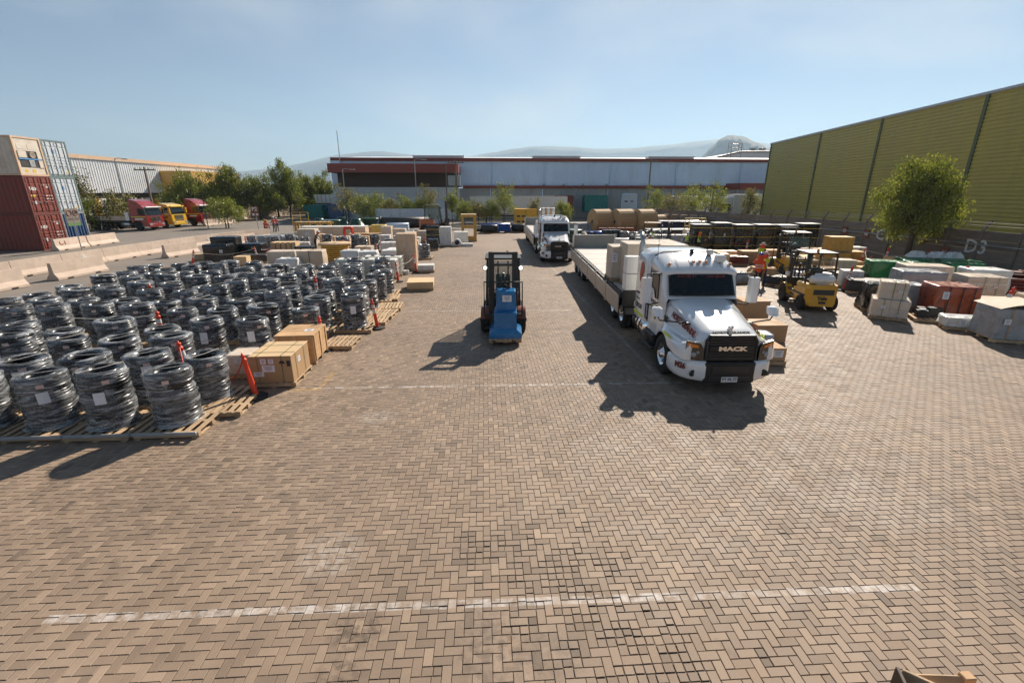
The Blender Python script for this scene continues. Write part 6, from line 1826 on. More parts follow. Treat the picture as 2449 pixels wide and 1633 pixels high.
def container(label, loc, L, kind, m, edge, marks=(), group=None, rz=0.0, text_mark=None):
    t = thing('shipping_container', label, 'container', loc, rz, group)
    W, H = 2.44, 2.89
    fr = edge
    for y in (-W / 2 + .06, W / 2 - .06):
        for x in (-.08, -L + .08): MB().box(x - .08, x + .08, y - .06, y + .06, .0, H).build('corner_post', fr, t)
        for z in (.07, H - .06): MB().box(-L + .16, -.16, y - .055, y + .055, z - .06, z + .06).build('side_rail', fr, t)
    for x in (-.07, -L + .07):
        for z in (.07, H - .06): MB().box(x - .065, x + .065, -W / 2 + .12, W / 2 - .12, z - .07, z + .06).build('end_rail', fr, t)
    for y, s in ((-W / 2 + .03, 1), (W / 2 - .03, -1)):
        side = MB()
        if s > 0: ribwall(side, (-L + .16, y), (-.16, y), .14, H - .13, .36, .045)
        else: ribwall(side, (-.16, y), (-L + .16, y), .14, H - .13, .36, .045)
        side.build('side_wall', m if kind != 'reefer' else M_CWHITE, t)
    MB().box(-L + .1, -.1, -W / 2 + .08, W / 2 - .08, H - .05, H - .02).build('roof', m, t)
    if kind == 'door':
        for s in (-1, 1):
            y0, y1 = (-W / 2 + .13, -.01) if s < 0 else (.01, W / 2 - .13)
            d = MB().box(-.08, -.035, y0, y1, .16, H - .14)
            for k, (za, zb) in enumerate(((.22, .6), (.66, 1.0), (1.06, 1.22), (1.3, 1.46), (1.55, 2.3), (2.4, 2.7))):
                d.cbox(-.036, -.008, y0 + .05, y1 - .05, za, zb, .012)
            dd = d.build('door', m, t)
            for q in (.27, .73):
                y = y0 + (y1 - y0) * q
                MB().tube([(.015, y, .12), (.015, y, H - .1)], .02, 6).build('locking_bar', edge if kind == 'door' else M_GALV, dd)
                for z in (.2, .62, 1.25, 2.3, H - .2): MB().cbox(-.01, .035, y - .04, y + .04, z - .03, z + .03, .008).build('bar_bracket', m, dd)
                MB().box(.02, .045, y - .22, y + .02, .86, .9).build('door_handle', M_GALV, dd)
    elif kind == 'reefer':
        MB().box(-.12, -.05, -W / 2 + .13, W / 2 - .13, .14, H - .13).build('end_panel', m, t)
        MB().box(-.052, -.04, -.95, .98, .62, 1.85).build('machine_recess', M_STEEL, t)
        MB().cbox(-.05, -.0, -.98, -.25, 1.32, 1.82, .03).build('compressor_cover', m, t)
        MB().cbox(-.05, -.005, .62, 1.0, .6, 1.84, .02).build('control_cover', m, t)
        MB().lathe([(.25, -.04), (.25, .01), (.2, .0), (.06, -.02), (0, -.02)], 18, (0, .22, 1.55), 'x').build('fan_grille', mat('fan_brown', (.3, .24, .18), .6), t)
        MB().box(-.04, .01, -1.0, .95, 1.2, 1.29).build('blue_strip', M_BLUESQ, t)
        MB().cbox(-.05, -.005, -.2, .28, .66, 1.16, .02).build('motor_box', M_GALV, t)
        for (y, z, w, h) in ((-.6, 2.15, .6, .36), (.3, 2.15, .6, .36)): MB().cbox(-.052, -.035, y - w / 2, y + w / 2, z - h / 2, z + h / 2, .01).build('access_panel', m, t)
        for y in (-.6, .05): MB().box(-.048, -.042, y - .14, y + .14, .26, .48).build('warning_sticker', M_STICKY, t)
    elif kind == 'ribbed':
        e = MB(); ribwall(e, (-.06, -W / 2 + .13), (-.06, W / 2 - .13), .14, H - .14, .31, .07); e.build('end_wall', m, t)
    for (kind2, y, z, w, h, mm) in marks:
        MB().box(-.004, .0, y - w / 2, y + w / 2, z - h / 2, z + h / 2).build('printed_mark', mm, t)
    if text_mark:
        for (s, y, z, size) in text_mark:
            text('stencil_lettering', s, size, M_STENCIL, t, (.004, y, z), ((0, 1, 0), (0, 0, 1)), .003, bold=.012)
    MB().box(-L + .1, -.1, -W / 2 + .1, W / 2 - .1, .02, .12).build('floor_frame', M_STEEL, t)
    return t
X0 = -36.0; LC = 12.2
smark = [('m', .35, 2.2, .3, .04, M_STENCIL), ('m', .75, 2.2, .28, .04, M_STENCIL), ('m', .7, 2.05, .3, .1, M_STENCIL), ('m', .4, 1.38, .3, .06, M_STENCIL), ('m', .8, 1.38, .28, .06, M_STENCIL), ('m', .4, 1.14, .3, .06, M_STENCIL), ('m', .8, 1.14, .28, .06, M_STENCIL), ('m', -.72, .85, .2, .25, M_CGREY)]
container('lowest red container with white lettering, behind the barrier marked C1', (X0, 41.45, 0), LC, 'door', M_CRED, M_CDARK, smark, 'stacked shipping containers', text_mark=[('OEX', -.62, 1.84, .32)])
container('middle red container of the near stack with large white letters', (X0, 41.45, 2.9), LC, 'door', M_CRED, M_CDARK, smark + [('m', -.75, 1.38, .4, .14, M_STICKY)], 'stacked shipping containers', text_mark=[('tex', -.6, 1.95, .52)])
container('white refrigerated container on top of the near stack', (X0, 41.45, 5.8), LC, 'reefer', M_CWHITE, M_PEACH, (), 'stacked shipping containers')
container('blue corrugated container at the bottom of the second stack', (X0 - .1, 44.02, 0), LC, 'ribbed', M_CBLUE, M_GALV, (), 'stacked shipping containers')
gm = [('m', -.28, 1.98, .26, .28, M_BLUESQ), ('m', .4, 1.85, .3, .05, M_STENCIL), ('m', .8, 1.8, .3, .05, M_STENCIL), ('m', .62, .38, .22, .1, M_STICKY)]
container('grey container in the middle of the second stack', (X0 - .1, 44.02, 2.9), LC, 'door', M_CGREY, M_EDGE, gm, 'stacked shipping containers')
container('topmost grey container of the second stack', (X0 - .1, 44.02, 5.8), LC, 'door', M_CGREY, M_EDGE, gm, 'stacked shipping containers')
# speed notice in front of the containers
t = thing('notice_board', 'grey notice board with 20 km speed ring in front of the red containers', 'sign', (-33.4, 40.6, 0))
MB().tube([(0, 0, 0), (0, 0, 3.3)], .04, 6).build('post', M_GALV, t)
MB().box(-.02, .02, -.62, .62, 1.95, 3.3).build('board', M_CONC_D, t)
MB().box(.021, .026, -.62, .62, 1.95, 2.2).build('green_band', mat('green_band', (.1, .2, .06), .6), t)
for y in (-.3, .3):
    MB().tube([(.03, y + .22 * math.cos(a), 2.95 + .22 * math.sin(a)) for a in np.linspace(0, 2 * math.pi, 17)], .03, 5, cap=False).build('printed_ring', M_MAROON, t)
    for k in range(2): MB().box(.021, .025, y - .24, y + .24, 2.5 - k * .1, 2.54 - k * .1).build('printed_line', M_INK, t)
text('speed_number', '20', .24, M_INK, t, (.026, .3, 2.95), ((0, 1, 0), (0, 0, 1)), .003, bold=.008)
t = thing('row_sign', 'small brown sign on a thin pole reading P2 near the orange vests', 'sign', (-24.3, 52.3, 0), 0)
MB().tube([(0, 0, 0), (-.1, 0, 3.1)], .035, 6).build('pole', M_GALV, t)
MB().box(-.48, .28, -.06, -.04, 2.1, 3.15).build('board', M_SIGNBR, t)
text('sign_lettering', 'P2', .55, M_STENCIL, t, (-.1, -.064, 2.85), ((1, 0, 0), (0, 0, 1)), .003, bold=.012)
for x in (-.28, .1): MB().box(x - .12, x + .12, -.066, -.061, 2.2, 2.42).build('printed_square', M_STENCIL, t)

# ------------------------------------------------------------------ cab-over lorries at the left (front towards +x)
M_LRED = mat('lorry_red', (.27, .014, .013), .28, var=.06, coat=.8, scale=2, dirt=(.25, .03, .02), dirt_amt=.25)
M_LYEL = mat('lorry_yellow', (.72, .42, .02), .3, var=.06, coat=.8, scale=2)
WH_LORRY = wheel_meshes(.5, .3, 'lorry', M_STEEL)
def lorry(label, loc, rz, m, grille, kind):
    t = thing('lorry', label, 'lorry', loc, rz, 'lorries parked at the left')
    W = 1.24
    prof = [(0, .5), (0.08, .95), (.03, 1.75), (-.22, 2.75), (-.45, 2.98), (-1.5, 3.2), (-2.15, 3.15), (-2.15, .95), (-1.9, .95), (-1.75, 1.15), (-.95, 1.15), (-.75, .95), (-.7, .5)]
    MB().prism([(x, z) for x, z in prof], -W, W, 'y').build('cab', m, t)
    if kind != 'low':
        MB().prism([(-.5, 2.98), (-1.2, 3.55), (-2.1, 3.75), (-2.1, 3.16), (-1.5, 3.205)], -W + .12, W - .12, 'y').build('roof_spoiler', m, t)
    MB().loft([[(.045, y, 1.8), (-.2, y, 2.7)] for y in (-W + .08, -.4, .4, W - .08)], closed=False, smooth=False).build('windscreen', M_GLASS, t)
    vs = MB().cbox(-.2, .12, -W + .05, W - .05, 2.68, 2.86, .04).build('sun_visor', M_GALV if kind != 'low' else m, t)
    for z in np.arange(.95, 1.65, .13): MB().cbox(.03, .1, -.75, .75, z, z + .07, .012).build('grille_bar', grille, t)
    MB().cbox(-.05, .16, -W, W, .42, .82, .05).build('bumper', m, t)
    for y in (-.95, .95): MB().cbox(.05, .17, y - .22, y + .22, .62, .86, .04).build('headlight', M_LENS, t)
    for s in (-1, 1):
        MB().prism([(-.15, 1.85), (-.35, 2.62), (-1.05, 2.65), (-1.05, 1.9)], s * W - .004 if s > 0 else -W - .008, s * W + .008 if s > 0 else -W + .004, 'y').build('side_window', M_GLASS, t)
        MB().cbox(-.1, .1, s * (W + .2) - .1, s * (W + .2) + .1, 1.9, 2.6, .03).build('mirror', m if kind == 'low' else M_BLACK, t)
        MB().box(-2.1, -.1, s * (W + .006) - .004, s * (W + .006) + .004, 1.62, 1.68).build('yellow_stripe', M_CHEV if m is M_LRED else M_BLACK, t)
        MB().box(-1.6, -.5, s * (W + .006) - .004, s * (W + .006) + .004, 1.3, 1.5).build('side_lettering', M_STENCIL if m is M_LRED else M_MAROON, t)
        MB().lathe([(.0, -3.7), (.3, -3.65), (.3, -2.6), (0, -2.55)], 14, (0, s * .95, .75), 'x').build('fuel_tank', M_ALU, t)
        MB().prism([(-1.95, .5), (-1.95, 1.0), (-.72, 1.0), (-.72, .5)], s * (W - .1) - .03, s * (W - .1) + .03, 'y').build('wheel_well', M_BLACK, t)
    MB().box(-8.6, -.5, -.45, -.33, .7, .98).box(-8.6, -.5, .33, .45, .7, .98).box(-8.6, -8.4, -.33, .33, .7, .98).build('chassis', M_STEEL, t)
    for x in (-1.35, -5.9, -7.2):
        for s in (-1, 1):
            o = inst(WH_LORRY[0], 'wheel', t, (x, s * 1.05, .5), (0, 0, math.pi / 2 if s < 0 else -math.pi / 2)); inst(WH_LORRY[1], 'rim', o)
    if kind == 'flat':
        MB().cbox(-9.8, -2.4, -W, W, 1.05, 1.2, .01).build('flatbed', M_STEEL, t)
        MB().cbox(-2.9, -2.4, -W, W, 1.2, 2.2, .02).build('white_locker', M_WHITE, t)
        for k in range(2): MB().cbox(-9.7 + k * 3.4, -6.4 + k * 3.4, -W - .02, -W + .02, 1.25, 1.75, .01).build('drop_side', M_CONC, t)
    return t
lorry('red lorry with grey flatbed parked nearest the containers', (-41.6, 62.6, 0), R(-8), M_LRED, M_CHROME, 'flat')
lorry('yellow lorry with dark bumper parked between the two red lorries', (-41.4, 67.0, 0), R(-8), M_LYEL, M_BLACK, 'low')
lorry('red lorry with roof spoiler parked farthest right of the three', (-40.2, 71.4, 0), R(-8), M_LRED, M_CHROME, 'tall')
# tipper far away, bins
def bin_box(label, p, w, d, h, m, rz=0.0):
    t = thing('waste_skip', label, 'skip', p, rz, 'waste skips by the blue warehouse')
    MB().loft([[(-w / 2 * q, -d / 2 * q, z), (w / 2 * q, -d / 2 * q, z), (w / 2 * q, d / 2 * q, z), (-w / 2 * q, d / 2 * q, z)] for q, z in ((.9, .15), (1, h))], closed=True, smooth=False, cap0=True).build('tub', m, t)
    MB().box(-w / 2 - .05, w / 2 + .05, -d / 2 - .05, d / 2 + .05, h, h + .08).build('rim', m, t)
    for k in range(6): MB().box(w / 2 * .95 - .02, w / 2 + .06, -d / 2 + d * (k + .4) / 6, -d / 2 + d * (k + .6) / 6, .3, h - .02).build('rib', m, t)
    return t
bin_box('teal waste skip at the corner of the blue warehouse road', (-31.0, 92, 0), 3.6, 5, 2.3, M_CTEAL, R(-10))
bin_box('dark blue waste skip beside the blue warehouse wall', (-25.2, 84.5, 0), 2.6, 4, 2.6, M_CBLUE)
t = thing('tipper_lorry', 'white tipper lorry with red cab on the far road', 'lorry', (-29.5, 97, 0))
MB().prism([(-3.3, 2.6), (-3.6, 4.2), (.9, 4.2), (.9, 2.6)], -1.2, 1.2, 'y').build('tipper_body', M_WHITE, t)
for k in range(5): MB().box(-3.0 + k * .8, -2.9 + k * .8, -1.26, -1.2, 2.7, 4.15).build('body_rib', M_GALV, t)
MB().cbox(1.0, 2.3, -1.2, 1.2, 2.1, 4.5, .1).build('cab', M_LRED, t)
MB().box(-3.4, 2.2, -.5, .5, .9, 2.2).build('chassis', M_STEEL, t)
for x in (-2.4, -1.0, 1.6):
    for s in (-1, 1):
        o = inst(WH_LORRY[0], 'wheel', t, (x, s * 1.05, .5), (0, 0, math.pi / 2 if s < 0 else -math.pi / 2)); inst(WH_LORRY[1], 'rim', o)
t = thing('exit_sign', 'green assembly sign on a grey post near the waste skips', 'sign', (*gy(792, 490, 74).xy, 0))
MB().tube([(0, 0, 0), (0, 0, 3.0)], .05, 6).build('post', M_GALV, t)
MB().box(-.75, .75, -.07, -.05, 2.4, 3.1).build('board', mat('sign_green', (.02, .25, .1), .5), t)
MB().lathe([(.18, 0), (.18, .01), (0, .01)], 12, (0, -.082, 2.75), 'y').build('printed_symbol', M_STENCIL, t)

# ------------------------------------------------------------------ trailers and containers before the warehouse
def box_trailer(label, p, L, m, H=3.9, zb=1.2, cab=False, name='box_trailer', cat='trailer'):
    t = thing(name, label, cat, p, 0, 'trailers before the warehouse')
    MB().cbox(0, L, -1.25, 1.25, zb, H, .03).build('box_body', m, t)
    MB().box(-.03, L + .03, -1.29, 1.29, H, H + .08).build('roof_edge', M_GALV, t)
    MB().box(.2, L - .2, -.6, .6, zb - .25, zb).build('chassis', M_STEEL, t)
    for x in (L - 1.4, L - 2.7, L - 4.0):
        for s in (-1, 1):
            o = inst(WH_LORRY[0], 'wheel', t, (x, s * 1.0, .5), (0, 0, math.pi / 2 if s < 0 else -math.pi / 2)); inst(WH_LORRY[1], 'rim', o)
    for s in (-.8, .8): MB().box(2.4, 2.6, s - .06, s + .06, .0, zb - .2).build('landing_leg', M_STEEL, t)
    return t
a = gy(1080, 480, 75); c = gy(1302, 480, 75)
box_trailer('long white box trailer before the warehouse behind the planted trees', (a.x, 76, 0), c.x - a.x, M_WHITE)
a = gy(1682, 470, 70); c = gy(1754, 470, 70)
box_trailer('white box trailer beside the olive building corner', (a.x, 71, 0), c.x - a.x, M_WHITE, 4.2)
a = gy(1545, 470, 76); c = gy(1640, 470, 76)
box_trailer('pale blue box trailer half hidden by the trees behind the drums', (a.x, 77, 0), c.x - a.x, M_SIDING, 3.9)
t = thing('white_lorry', 'white lorry facing the yard beside the right box trailer', 'lorry', (*gy(1664, 470, 70).xy, 0))
MB().cbox(-1.2, 1.2, 0, 2.2, .9, 3.9, .12).build('cab', M_WHITE, t)
MB().box(-1.0, 1.0, -.03, -.001, 1.9, 2.9).build('windscreen', M_GLASS, t)
MB().cbox(-1.22, 1.22, -.1, .1, .5, .95, .04).build('bumper', M_GALV, t)
for k in range(3): MB().box(-.8, .8, -.04, -.001, 1.1 + k * .2, 1.2 + k * .2).build('grille_bar', M_BLACK, t)
for s in (-1, 1):
    MB().cbox(s * 1.4 - .1, s * 1.4 + .1, .1, .25, 1.9, 2.6, .03).build('mirror', M_BLACK, t)
    inst(WH_LORRY[0], 'wheel', t, (s * 1.05, 1.2, .5))
a = gy(1341, 470, 86)
container('teal container against the warehouse left of the dock door', (a.x + 4.2, 86.4, 1.2), 4.2, 'ribbed', M_CTEAL, M_CTEAL, (), 'containers before the warehouse')
a = gy(1278, 470, 85)
container('dark maroon container end showing behind the white trailer', (a.x + 3.0, 86, 1.2), 3.0, 'ribbed', M_CDARK, M_CDARK, (), 'containers before the warehouse')
# orange generator box with vents
a, c = gy(1183, 490, 64), gy(1233, 490, 64)
t = thing('generator_box', 'orange yellow generator box with vents behind the second white truck', 'generator', (a.x, 64, 0))
MB().cbox(0, c.x - a.x, 0, 2.2, .3, 2.45, .03).build('housing', M_YELLOWD, t)
MB().box((c.x - a.x) * .5 - .02, (c.x - a.x) * .5 + .02, -.012, 0, .35, 2.4).build('panel_gap', M_BLACK, t)
for x in (.25, .9):
    for z in (.7, 1.4): MB().box(x, x + .45, -.015, -.001, z, z + .22).build('vent', M_BLACK, t)
MB().box(.05, c.x - a.x - .05, .1, 2.1, 0, .3).build('skid', M_STEEL, t)
# low white ribbed hoarding before the shrubs
t = thing('white_hoarding', 'low white ribbed hoarding behind the long dark pipe', 'hoarding', (0, 67.5, 0))
a, c = gy(862, 480, 67.5), gy(1030, 480, 67.5)
for k in range(3): ribwall(MB(), (a.x + (c.x - a.x) * k / 3, 0), (a.x + (c.x - a.x) * (k + 1) / 3 - .05, 0), 0, 2.4, .3, .05).build('hoarding_panel', M_SIDING, t)
t = thing('pipe_rail_fence', 'thin dark rail fence before the white box trailer', 'fence', (0, 72.5, 0))
a, c = gy(1062, 490, 72.5), gy(1310, 490, 72.5)
for k in range(9): MB().tube([(a.x + (c.x - a.x) * k / 8, 0, 0), (a.x + (c.x - a.x) * k / 8, 0, 1.5)], .05, 5).build('post', M_STEEL, t)
for z in (.8, 1.45): MB().tube([(a.x, 0, z), (c.x, 0, z)], .04, 5).build('rail', M_STEEL, t)

# ------------------------------------------------------------------ timber cable drums
M_DRUM = mat('drum_timber', (.5, .31, .14), .75, var=.2, scale=3, stretch=(.2, 1, 1), dirt=(.33, .19, .09), dirt_amt=.5, per_obj=.06)
def drum(label, loc, r, L, rz=0.0):
    t = thing('cable_drum', label, 'cable drum', loc, rz, 'timber cable drums')
    n = 26
    for x in (-L / 2, L / 2):
        f = MB().lathe([(.0, -.05), (r, -.05), (r + .02, -.03), (r + .02, .03), (r, .05), (.0, .05)], 32, (x, 0, r), 'x').build('flange', M_DRUM, t)
        MB().lathe([(.0, -.09), (.2, -.08), (.22, -.05)], 14, (x, 0, r), 'x').build('hub_plate', M_STEEL, f)
    st = MB()
    w = 2 * math.pi * (r - .03) / n
    sm_ = MB().cbox(-L / 2 + .06, L / 2 - .06, -w / 2 + .008, w / 2 - .008, -.025, .025, .006).mesh('stave', M_DRUM)
    for k in range(n):
        a = 2 * math.pi * k / n
        inst(sm_, 'stave', t, (0, (r - .03) * math.sin(a), r + (r - .03) * math.cos(a)), (-a, 0, 0))
    for s in (-1, 1): MB().prism([(-.3 * s + s * .9, 0), (s * .9, 0), (s * .9, .25)], -L / 2 - .04, L / 2 + .04, 'x').build('wedge', M_PALLET, t)
    return t
for i, (px, py, r, L, Y) in enumerate(((1377, 536, 1.36, 1.95, 54.3), (1428, 540, 1.38, 1.95, 53.3), (1476, 540, 1.38, 1.9, 52.8), (1507, 520, 1.02, 1.75, 55.5))):
    p = gy(px, py, Y)
    drum('timber-clad cable drum, %s from the left in the row' % ORD[i], (p.x, Y, 0), r, L, R(13))

# ------------------------------------------------------------------ forklifts (forks towards -y)
M_FYEL = mat('forklift_yellow', (.62, .33, .015), .35, var=.08, coat=.6, scale=2, dirt=(.4, .22, .03), dirt_amt=.3)
M_FORG = mat('forklift_orange', (.42, .1, .018), .4, var=.1, coat=.4, scale=2, dirt=(.25, .07, .03), dirt_amt=.3)
M_FRED = mat('forklift_red', (.24, .055, .02), .4, var=.1, coat=.4, scale=2)
M_FDARK = mat('forklift_dark', (.03, .03, .028), .45, var=.2, scale=3)
M_TINT = mat('green_tinted_glass', (.05, .12, .1), .05, var=.1, rvar=.01, alpha=.45)
M_LAMPON = mat('lamp_lit', (.9, .9, .85), .3, emit=(1, .97, .85), estr=3.0)
M_TANKW = mat('gas_bottle_white', (.72, .71, .68), .35, var=.05, coat=.4)
_fw = {}
def fwheel(r, w):
    if (r, w) not in _fw: _fw[(r, w)] = wheel_meshes(r, w, 'f', M_STEEL)
    return _fw[(r, w)]
def forklift(label, loc, rz, m, s=1.0, cab='open', mast=2.2, fork_z=.1, gas=False, backrest=1.1, lit=False, number=None, front_w=.3, group='forklifts'):
    t = thing('forklift', label, 'forklift', loc, rz, group)
    t.scale = (s, s, s)
    W = .56
    # body: floor pan, side sills, counterweight
    MB().prism([(-.75, .28), (-.75, .5), (-.35, .62), (.15, .62), (.2, .78), (.95, .9), (.95, .28)], -W, W, 'x').build('body', m, t)
    cw_ = MB().loft([[(-W * q, .72, z), (-W * q, 1.2, z), (-W * q * .8, 1.42, z), (W * q * .8, 1.42, z), (W * q, 1.2, z), (W * q, .72, z)] for z, q in ((.22, .9), (.32, 1.0), (.88, 1.02), (1.02, .96))], closed=True, smooth=False, cap0=True, cap1=True).build('counterweight', m, t)
    MB().box(-.36, .36, 1.415, 1.435, .66, .86).build('radiator_grille', M_FDARK, cw_)
    MB().cbox(-.12, .12, 1.41, 1.45, .32, .42, .01).build('tow_pin', M_FDARK, cw_)
    MB().box(-W - .012, W + .012, -.3, 1.22, .56, .64).build('dark_band', M_FDARK, t)
    MB().cbox(-.5, .5, .2, .72, .78, 1.0, .05).build('engine_cover', m, t)
    # seat, wheel, lever
    MB().cbox(-.24, .24, .1, .55, 1.0, 1.1, .04).build('seat', M_BLACK, t)
    MB().cbox(-.23, .23, .5, .6, 1.1, 1.55, .04).build('seat_back', M_BLACK, t)
    MB().tube([(0, -.32, .62), (0, -.18, 1.15)], .03, 6).build('steering_column', M_BLACK, t)
    MB().tube([(.18 * math.cos(a), -.17 + .06 * math.sin(a), 1.18 + .16 * math.sin(a)) for a in np.linspace(0, 2 * math.pi, 15)], .016, 5, cap=False).build('steering_wheel', M_BLACK, t)
    MB().cbox(-.45, .45, -.55, -.42, .6, 1.02, .03).build('dashboard', M_FDARK, t)
    # guard
    zt = 2.12
    for x in (-.5, .5):
        MB().tube([(x, -.52, .6), (x * .94, -.3, zt - .08), (x * .94, -.22, zt)], .035, 6).build('guard_post', M_FDARK, t)
        MB().tube([(x, .95, .9), (x, .85, zt - .06), (x * .94, .78, zt)], .035, 6).build('guard_post', M_FDARK, t)
    rf = MB().cbox(-.54, .54, -.32, .88, zt, zt + .05, .015).build('guard_roof', M_CARDP if cab == 'open' else M_FDARK, t)
    if cab == 'closed':
        MB().quad((-.47, -.5, .98), (.47, -.5, .98), (.45, -.31, zt - .05), (-.45, -.31, zt - .05)).build('front_glass', M_TINT, t)
        for x in (-.51, .51): MB().quad((x, -.45, 1.0), (x, .8, 1.0), (x * .95, .76, zt - .08), (x * .95, -.3, zt - .08)).build('side_glass', M_TINT, t)
        MB().quad((-.47, .88, 1.1), (.47, .88, 1.1), (.46, .8, zt - .08), (-.46, .8, zt - .08)).build('rear_glass', M_TINT, t)
    if cab == 'rear':
        MB().box(-.47, .47, .84, .86, 1.45, 1.5).build('rear_crossbar', M_FDARK, t)
        MB().quad((-.42, .86, 1.52), (.42, .86, 1.52), (.42, .83, 1.98), (-.42, .83, 1.98)).build('rear_glass', M_TINT, t)
    # wheels
    for x in (-1, 1):
        for (y, r, w) in ((-.6, .36, .26), (1.0, .29, .22)):
            o = inst(fwheel(r, w)[0], 'wheel', t, (x * (W - .02), y, r), (0, 0, 0 if x < 0 else math.pi)); inst(fwheel(r, w)[1], 'rim', o)
        MB().loft([[(x * (W - .16), -.6 + .42 * math.cos(a), .36 + .42 * math.sin(a)) for a in np.linspace(.1, math.pi - .3, 9)], [(x * (W + .1), -.6 + .42 * math.cos(a), .36 + .42 * math.sin(a)) for a in np.linspace(.1, math.pi - .3, 9)]], closed=False).build('fender', m, t)
        MB().cbox(x * (W + .02) - .1, x * (W + .02) + .1, -.1, .25, .3, .36, .01).build('step', M_FDARK, t)
    # mast
    for x in (-.36, .36):
        MB().box(x - .055, x + .055, -.98, -.84, .12, mast).build('mast_channel', M_FDARK, t)
        MB().box(x * .82 - .04, x * .82 + .04, -1.0, -.88, .15, mast - .05).build('inner_channel', M_STEEL, t)
        MB().tube([(x, -.7, .5), (x, -.85, 1.1)], .04, 6).build('tilt_cylinder', M_STEEL, t)
        MB().tube([(x * .4, -.9, .2), (x * .4, -.9, mast - .25)], .022, 6).build('lift_chain', M_STEEL, t)
    MB().tube([(0, -.9, .15), (0, -.9, mast * .75)], .04, 8).build('lift_cylinder', M_STEEL, t)
    for z in (mast, mast - .32, .3): MB().box(-.41, .41, -.96, -.86, z - .07, z).build('mast_crossbar', M_FDARK, t)
    # carriage, backrest, forks
    for z in (fork_z + .05, fork_z + .42): MB().box(-.55, .55, -1.1, -1.02, z, z + .1).build('carriage_bar', M_FDARK, t)
    bx = .55
    MB().tube([(-bx, -1.06, fork_z + .5), (-bx, -1.06, fork_z + .5 + backrest), (bx, -1.06, fork_z + .5 + backrest), (bx, -1.06, fork_z + .5)], .025, 6).build('backrest_frame', M_FDARK, t)
    for x in (-.3, -.1, .1, .3): MB().box(x - .012, x + .012, -1.075, -1.05, fork_z + .5, fork_z + .5 + backrest).build('backrest_bar', M_FDARK, t)
    for x in (-.28, .28):
        MB().prism([(-1.1, fork_z + .5), (-1.1, fork_z), (-2.15, fork_z), (-2.15, fork_z + .015), (-1.15, fork_z + .045), (-1.14, fork_z + .5)], x - .055, x + .055, 'x').build('fork', M_STEEL, t)
    if gas:
        MB().lathe([(.0, -.44), (.1, -.43), (.165, -.36), (.165, .36), (.1, .43), (0, .44)], 18, (0, 1.12, 1.2), 'x').build('gas_bottle', M_TANKW, t)
        MB().cbox(-.2, .2, 1.0, 1.2, 1.02, 1.05, .01).build('bottle_cradle', M_WHITE, t)
        MB().cbox(.0, .24, .96, 1.1, 1.28, 1.42, .03).build('white_box', M_WHITE, t)
        MB().box(-.2, .02, .945, .962, 1.16, 1.3).build('bottle_label', M_STICKY, t)
    bc = MB().lathe([(.05, 0), (.05, .05), (.04, .1), (0, .12)], 10, (.15, .7, zt + .05)).build('beacon', M_AMBER, t)
    for x in (-.44, .44):
        MB().lathe([(.07, .04), (.08, .0), (.075, -.03)], 12, (x * 1.2, -.42, zt - .22), 'y').build('work_lamp', M_FDARK, t)
        MB().lathe([(.05, 0), (.0, -.005)], 12, (x * 1.2, -.452, zt - .22), 'y').build('lamp_glass', M_LAMPON if lit else M_LENS, t)
    return t
f1 = forklift('dark forklift with lit lamps carrying a blue wrapped load toward the camera', (.6, 15.8, 0), R(-2), M_FRED, 1.12, 'closed', 2.42, .14, False, .95, True)
# blue load on its forks
t = thing('blue_load', 'blue film-wrapped two-step load held on the forks of the dark forklift', 'wrapped load', (.6, 13.95, .24), R(-3))
MB().loft([[(x * q, y * q2, z) for x, y in ((-.47, -.5), (-.5, -.47), (-.5, .47), (-.47, .5), (.47, .5), (.5, .47), (.5, -.47), (.47, -.5))] for q, q2, z in ((1.0, 1.0, 0), (1.02, 1.0, .1), (.98, .97, .16), (.74, .9, .26), (.7, .86, .3), (.69, .85, .62), (.7, .85, .78), (.66, .82, .8))], closed=True, smooth=False, cap0=True, cap1=True).build('lower_block', M_WRAPBL, t)
lump(.6, .62, .62, 91, .008, .98).build('upper_block', M_WRAPBL, t, (.02, .08, .79))
sticker(t, .05, -.25, 1.2, .28, .2)
pallet_parts(t, 1.0, 1.0, -.137, True)
fy = forklift('yellow gas forklift seen from behind beside the front truck', (13.5, 18.4, 0), R(168), M_FYEL, 1.04, 'rear', 2.05, .12, True, .7)
text('maker_lettering', 'Yale', .2, M_FDARK, fy, (.02, 1.43, .53), ((-1, 0, 0), (0, 0, 1)), .004, bold=.01)
text('hire_lettering', 'VALLS', .12, M_FDARK, fy, (.575, .1, .45), ((0, 1, 0), (0, 0, 1)), .004, bold=.006)
# the mast grab ball on its side
MB().lathe([(0, -.11), (.09, -.08), (.115, 0), (.09, .08), (0, .11)], 12, (.45, -.8, 1.1)).build('white_float', M_TANKW, fy)
f3 = forklift('dark forklift behind the yellow one, seen from behind', (17.6, 25.8, 0), R(162), M_FYEL, 1.12, 'rear', 2.3, .12, False, .9)
f4 = forklift('small far forklift with tall dark mast plate beyond the trailer', (13.6, 36.8, 0), R(70), M_FDARK, 1.05, 'open', 2.2, .12, False, .9)
MB().box(-.3, .3, -1.13, -1.115, .7, 2.15).build('mast_plate', M_FDARK, f4)
text('plate_number', '27', .2, M_STENCIL, f4, (0, -1.14, 2.0), ((1, 0, 0), (0, 0, 1)), .003, bold=.008)
# big orange forklift in side view
p = g(1000, 530)
f5 = forklift('big orange forklift in side view before the shrubs', (p.x + .2, 59.0, 0), R(90), M_FORG, 1.42, 'closed', 2.5, .1, False, .5)
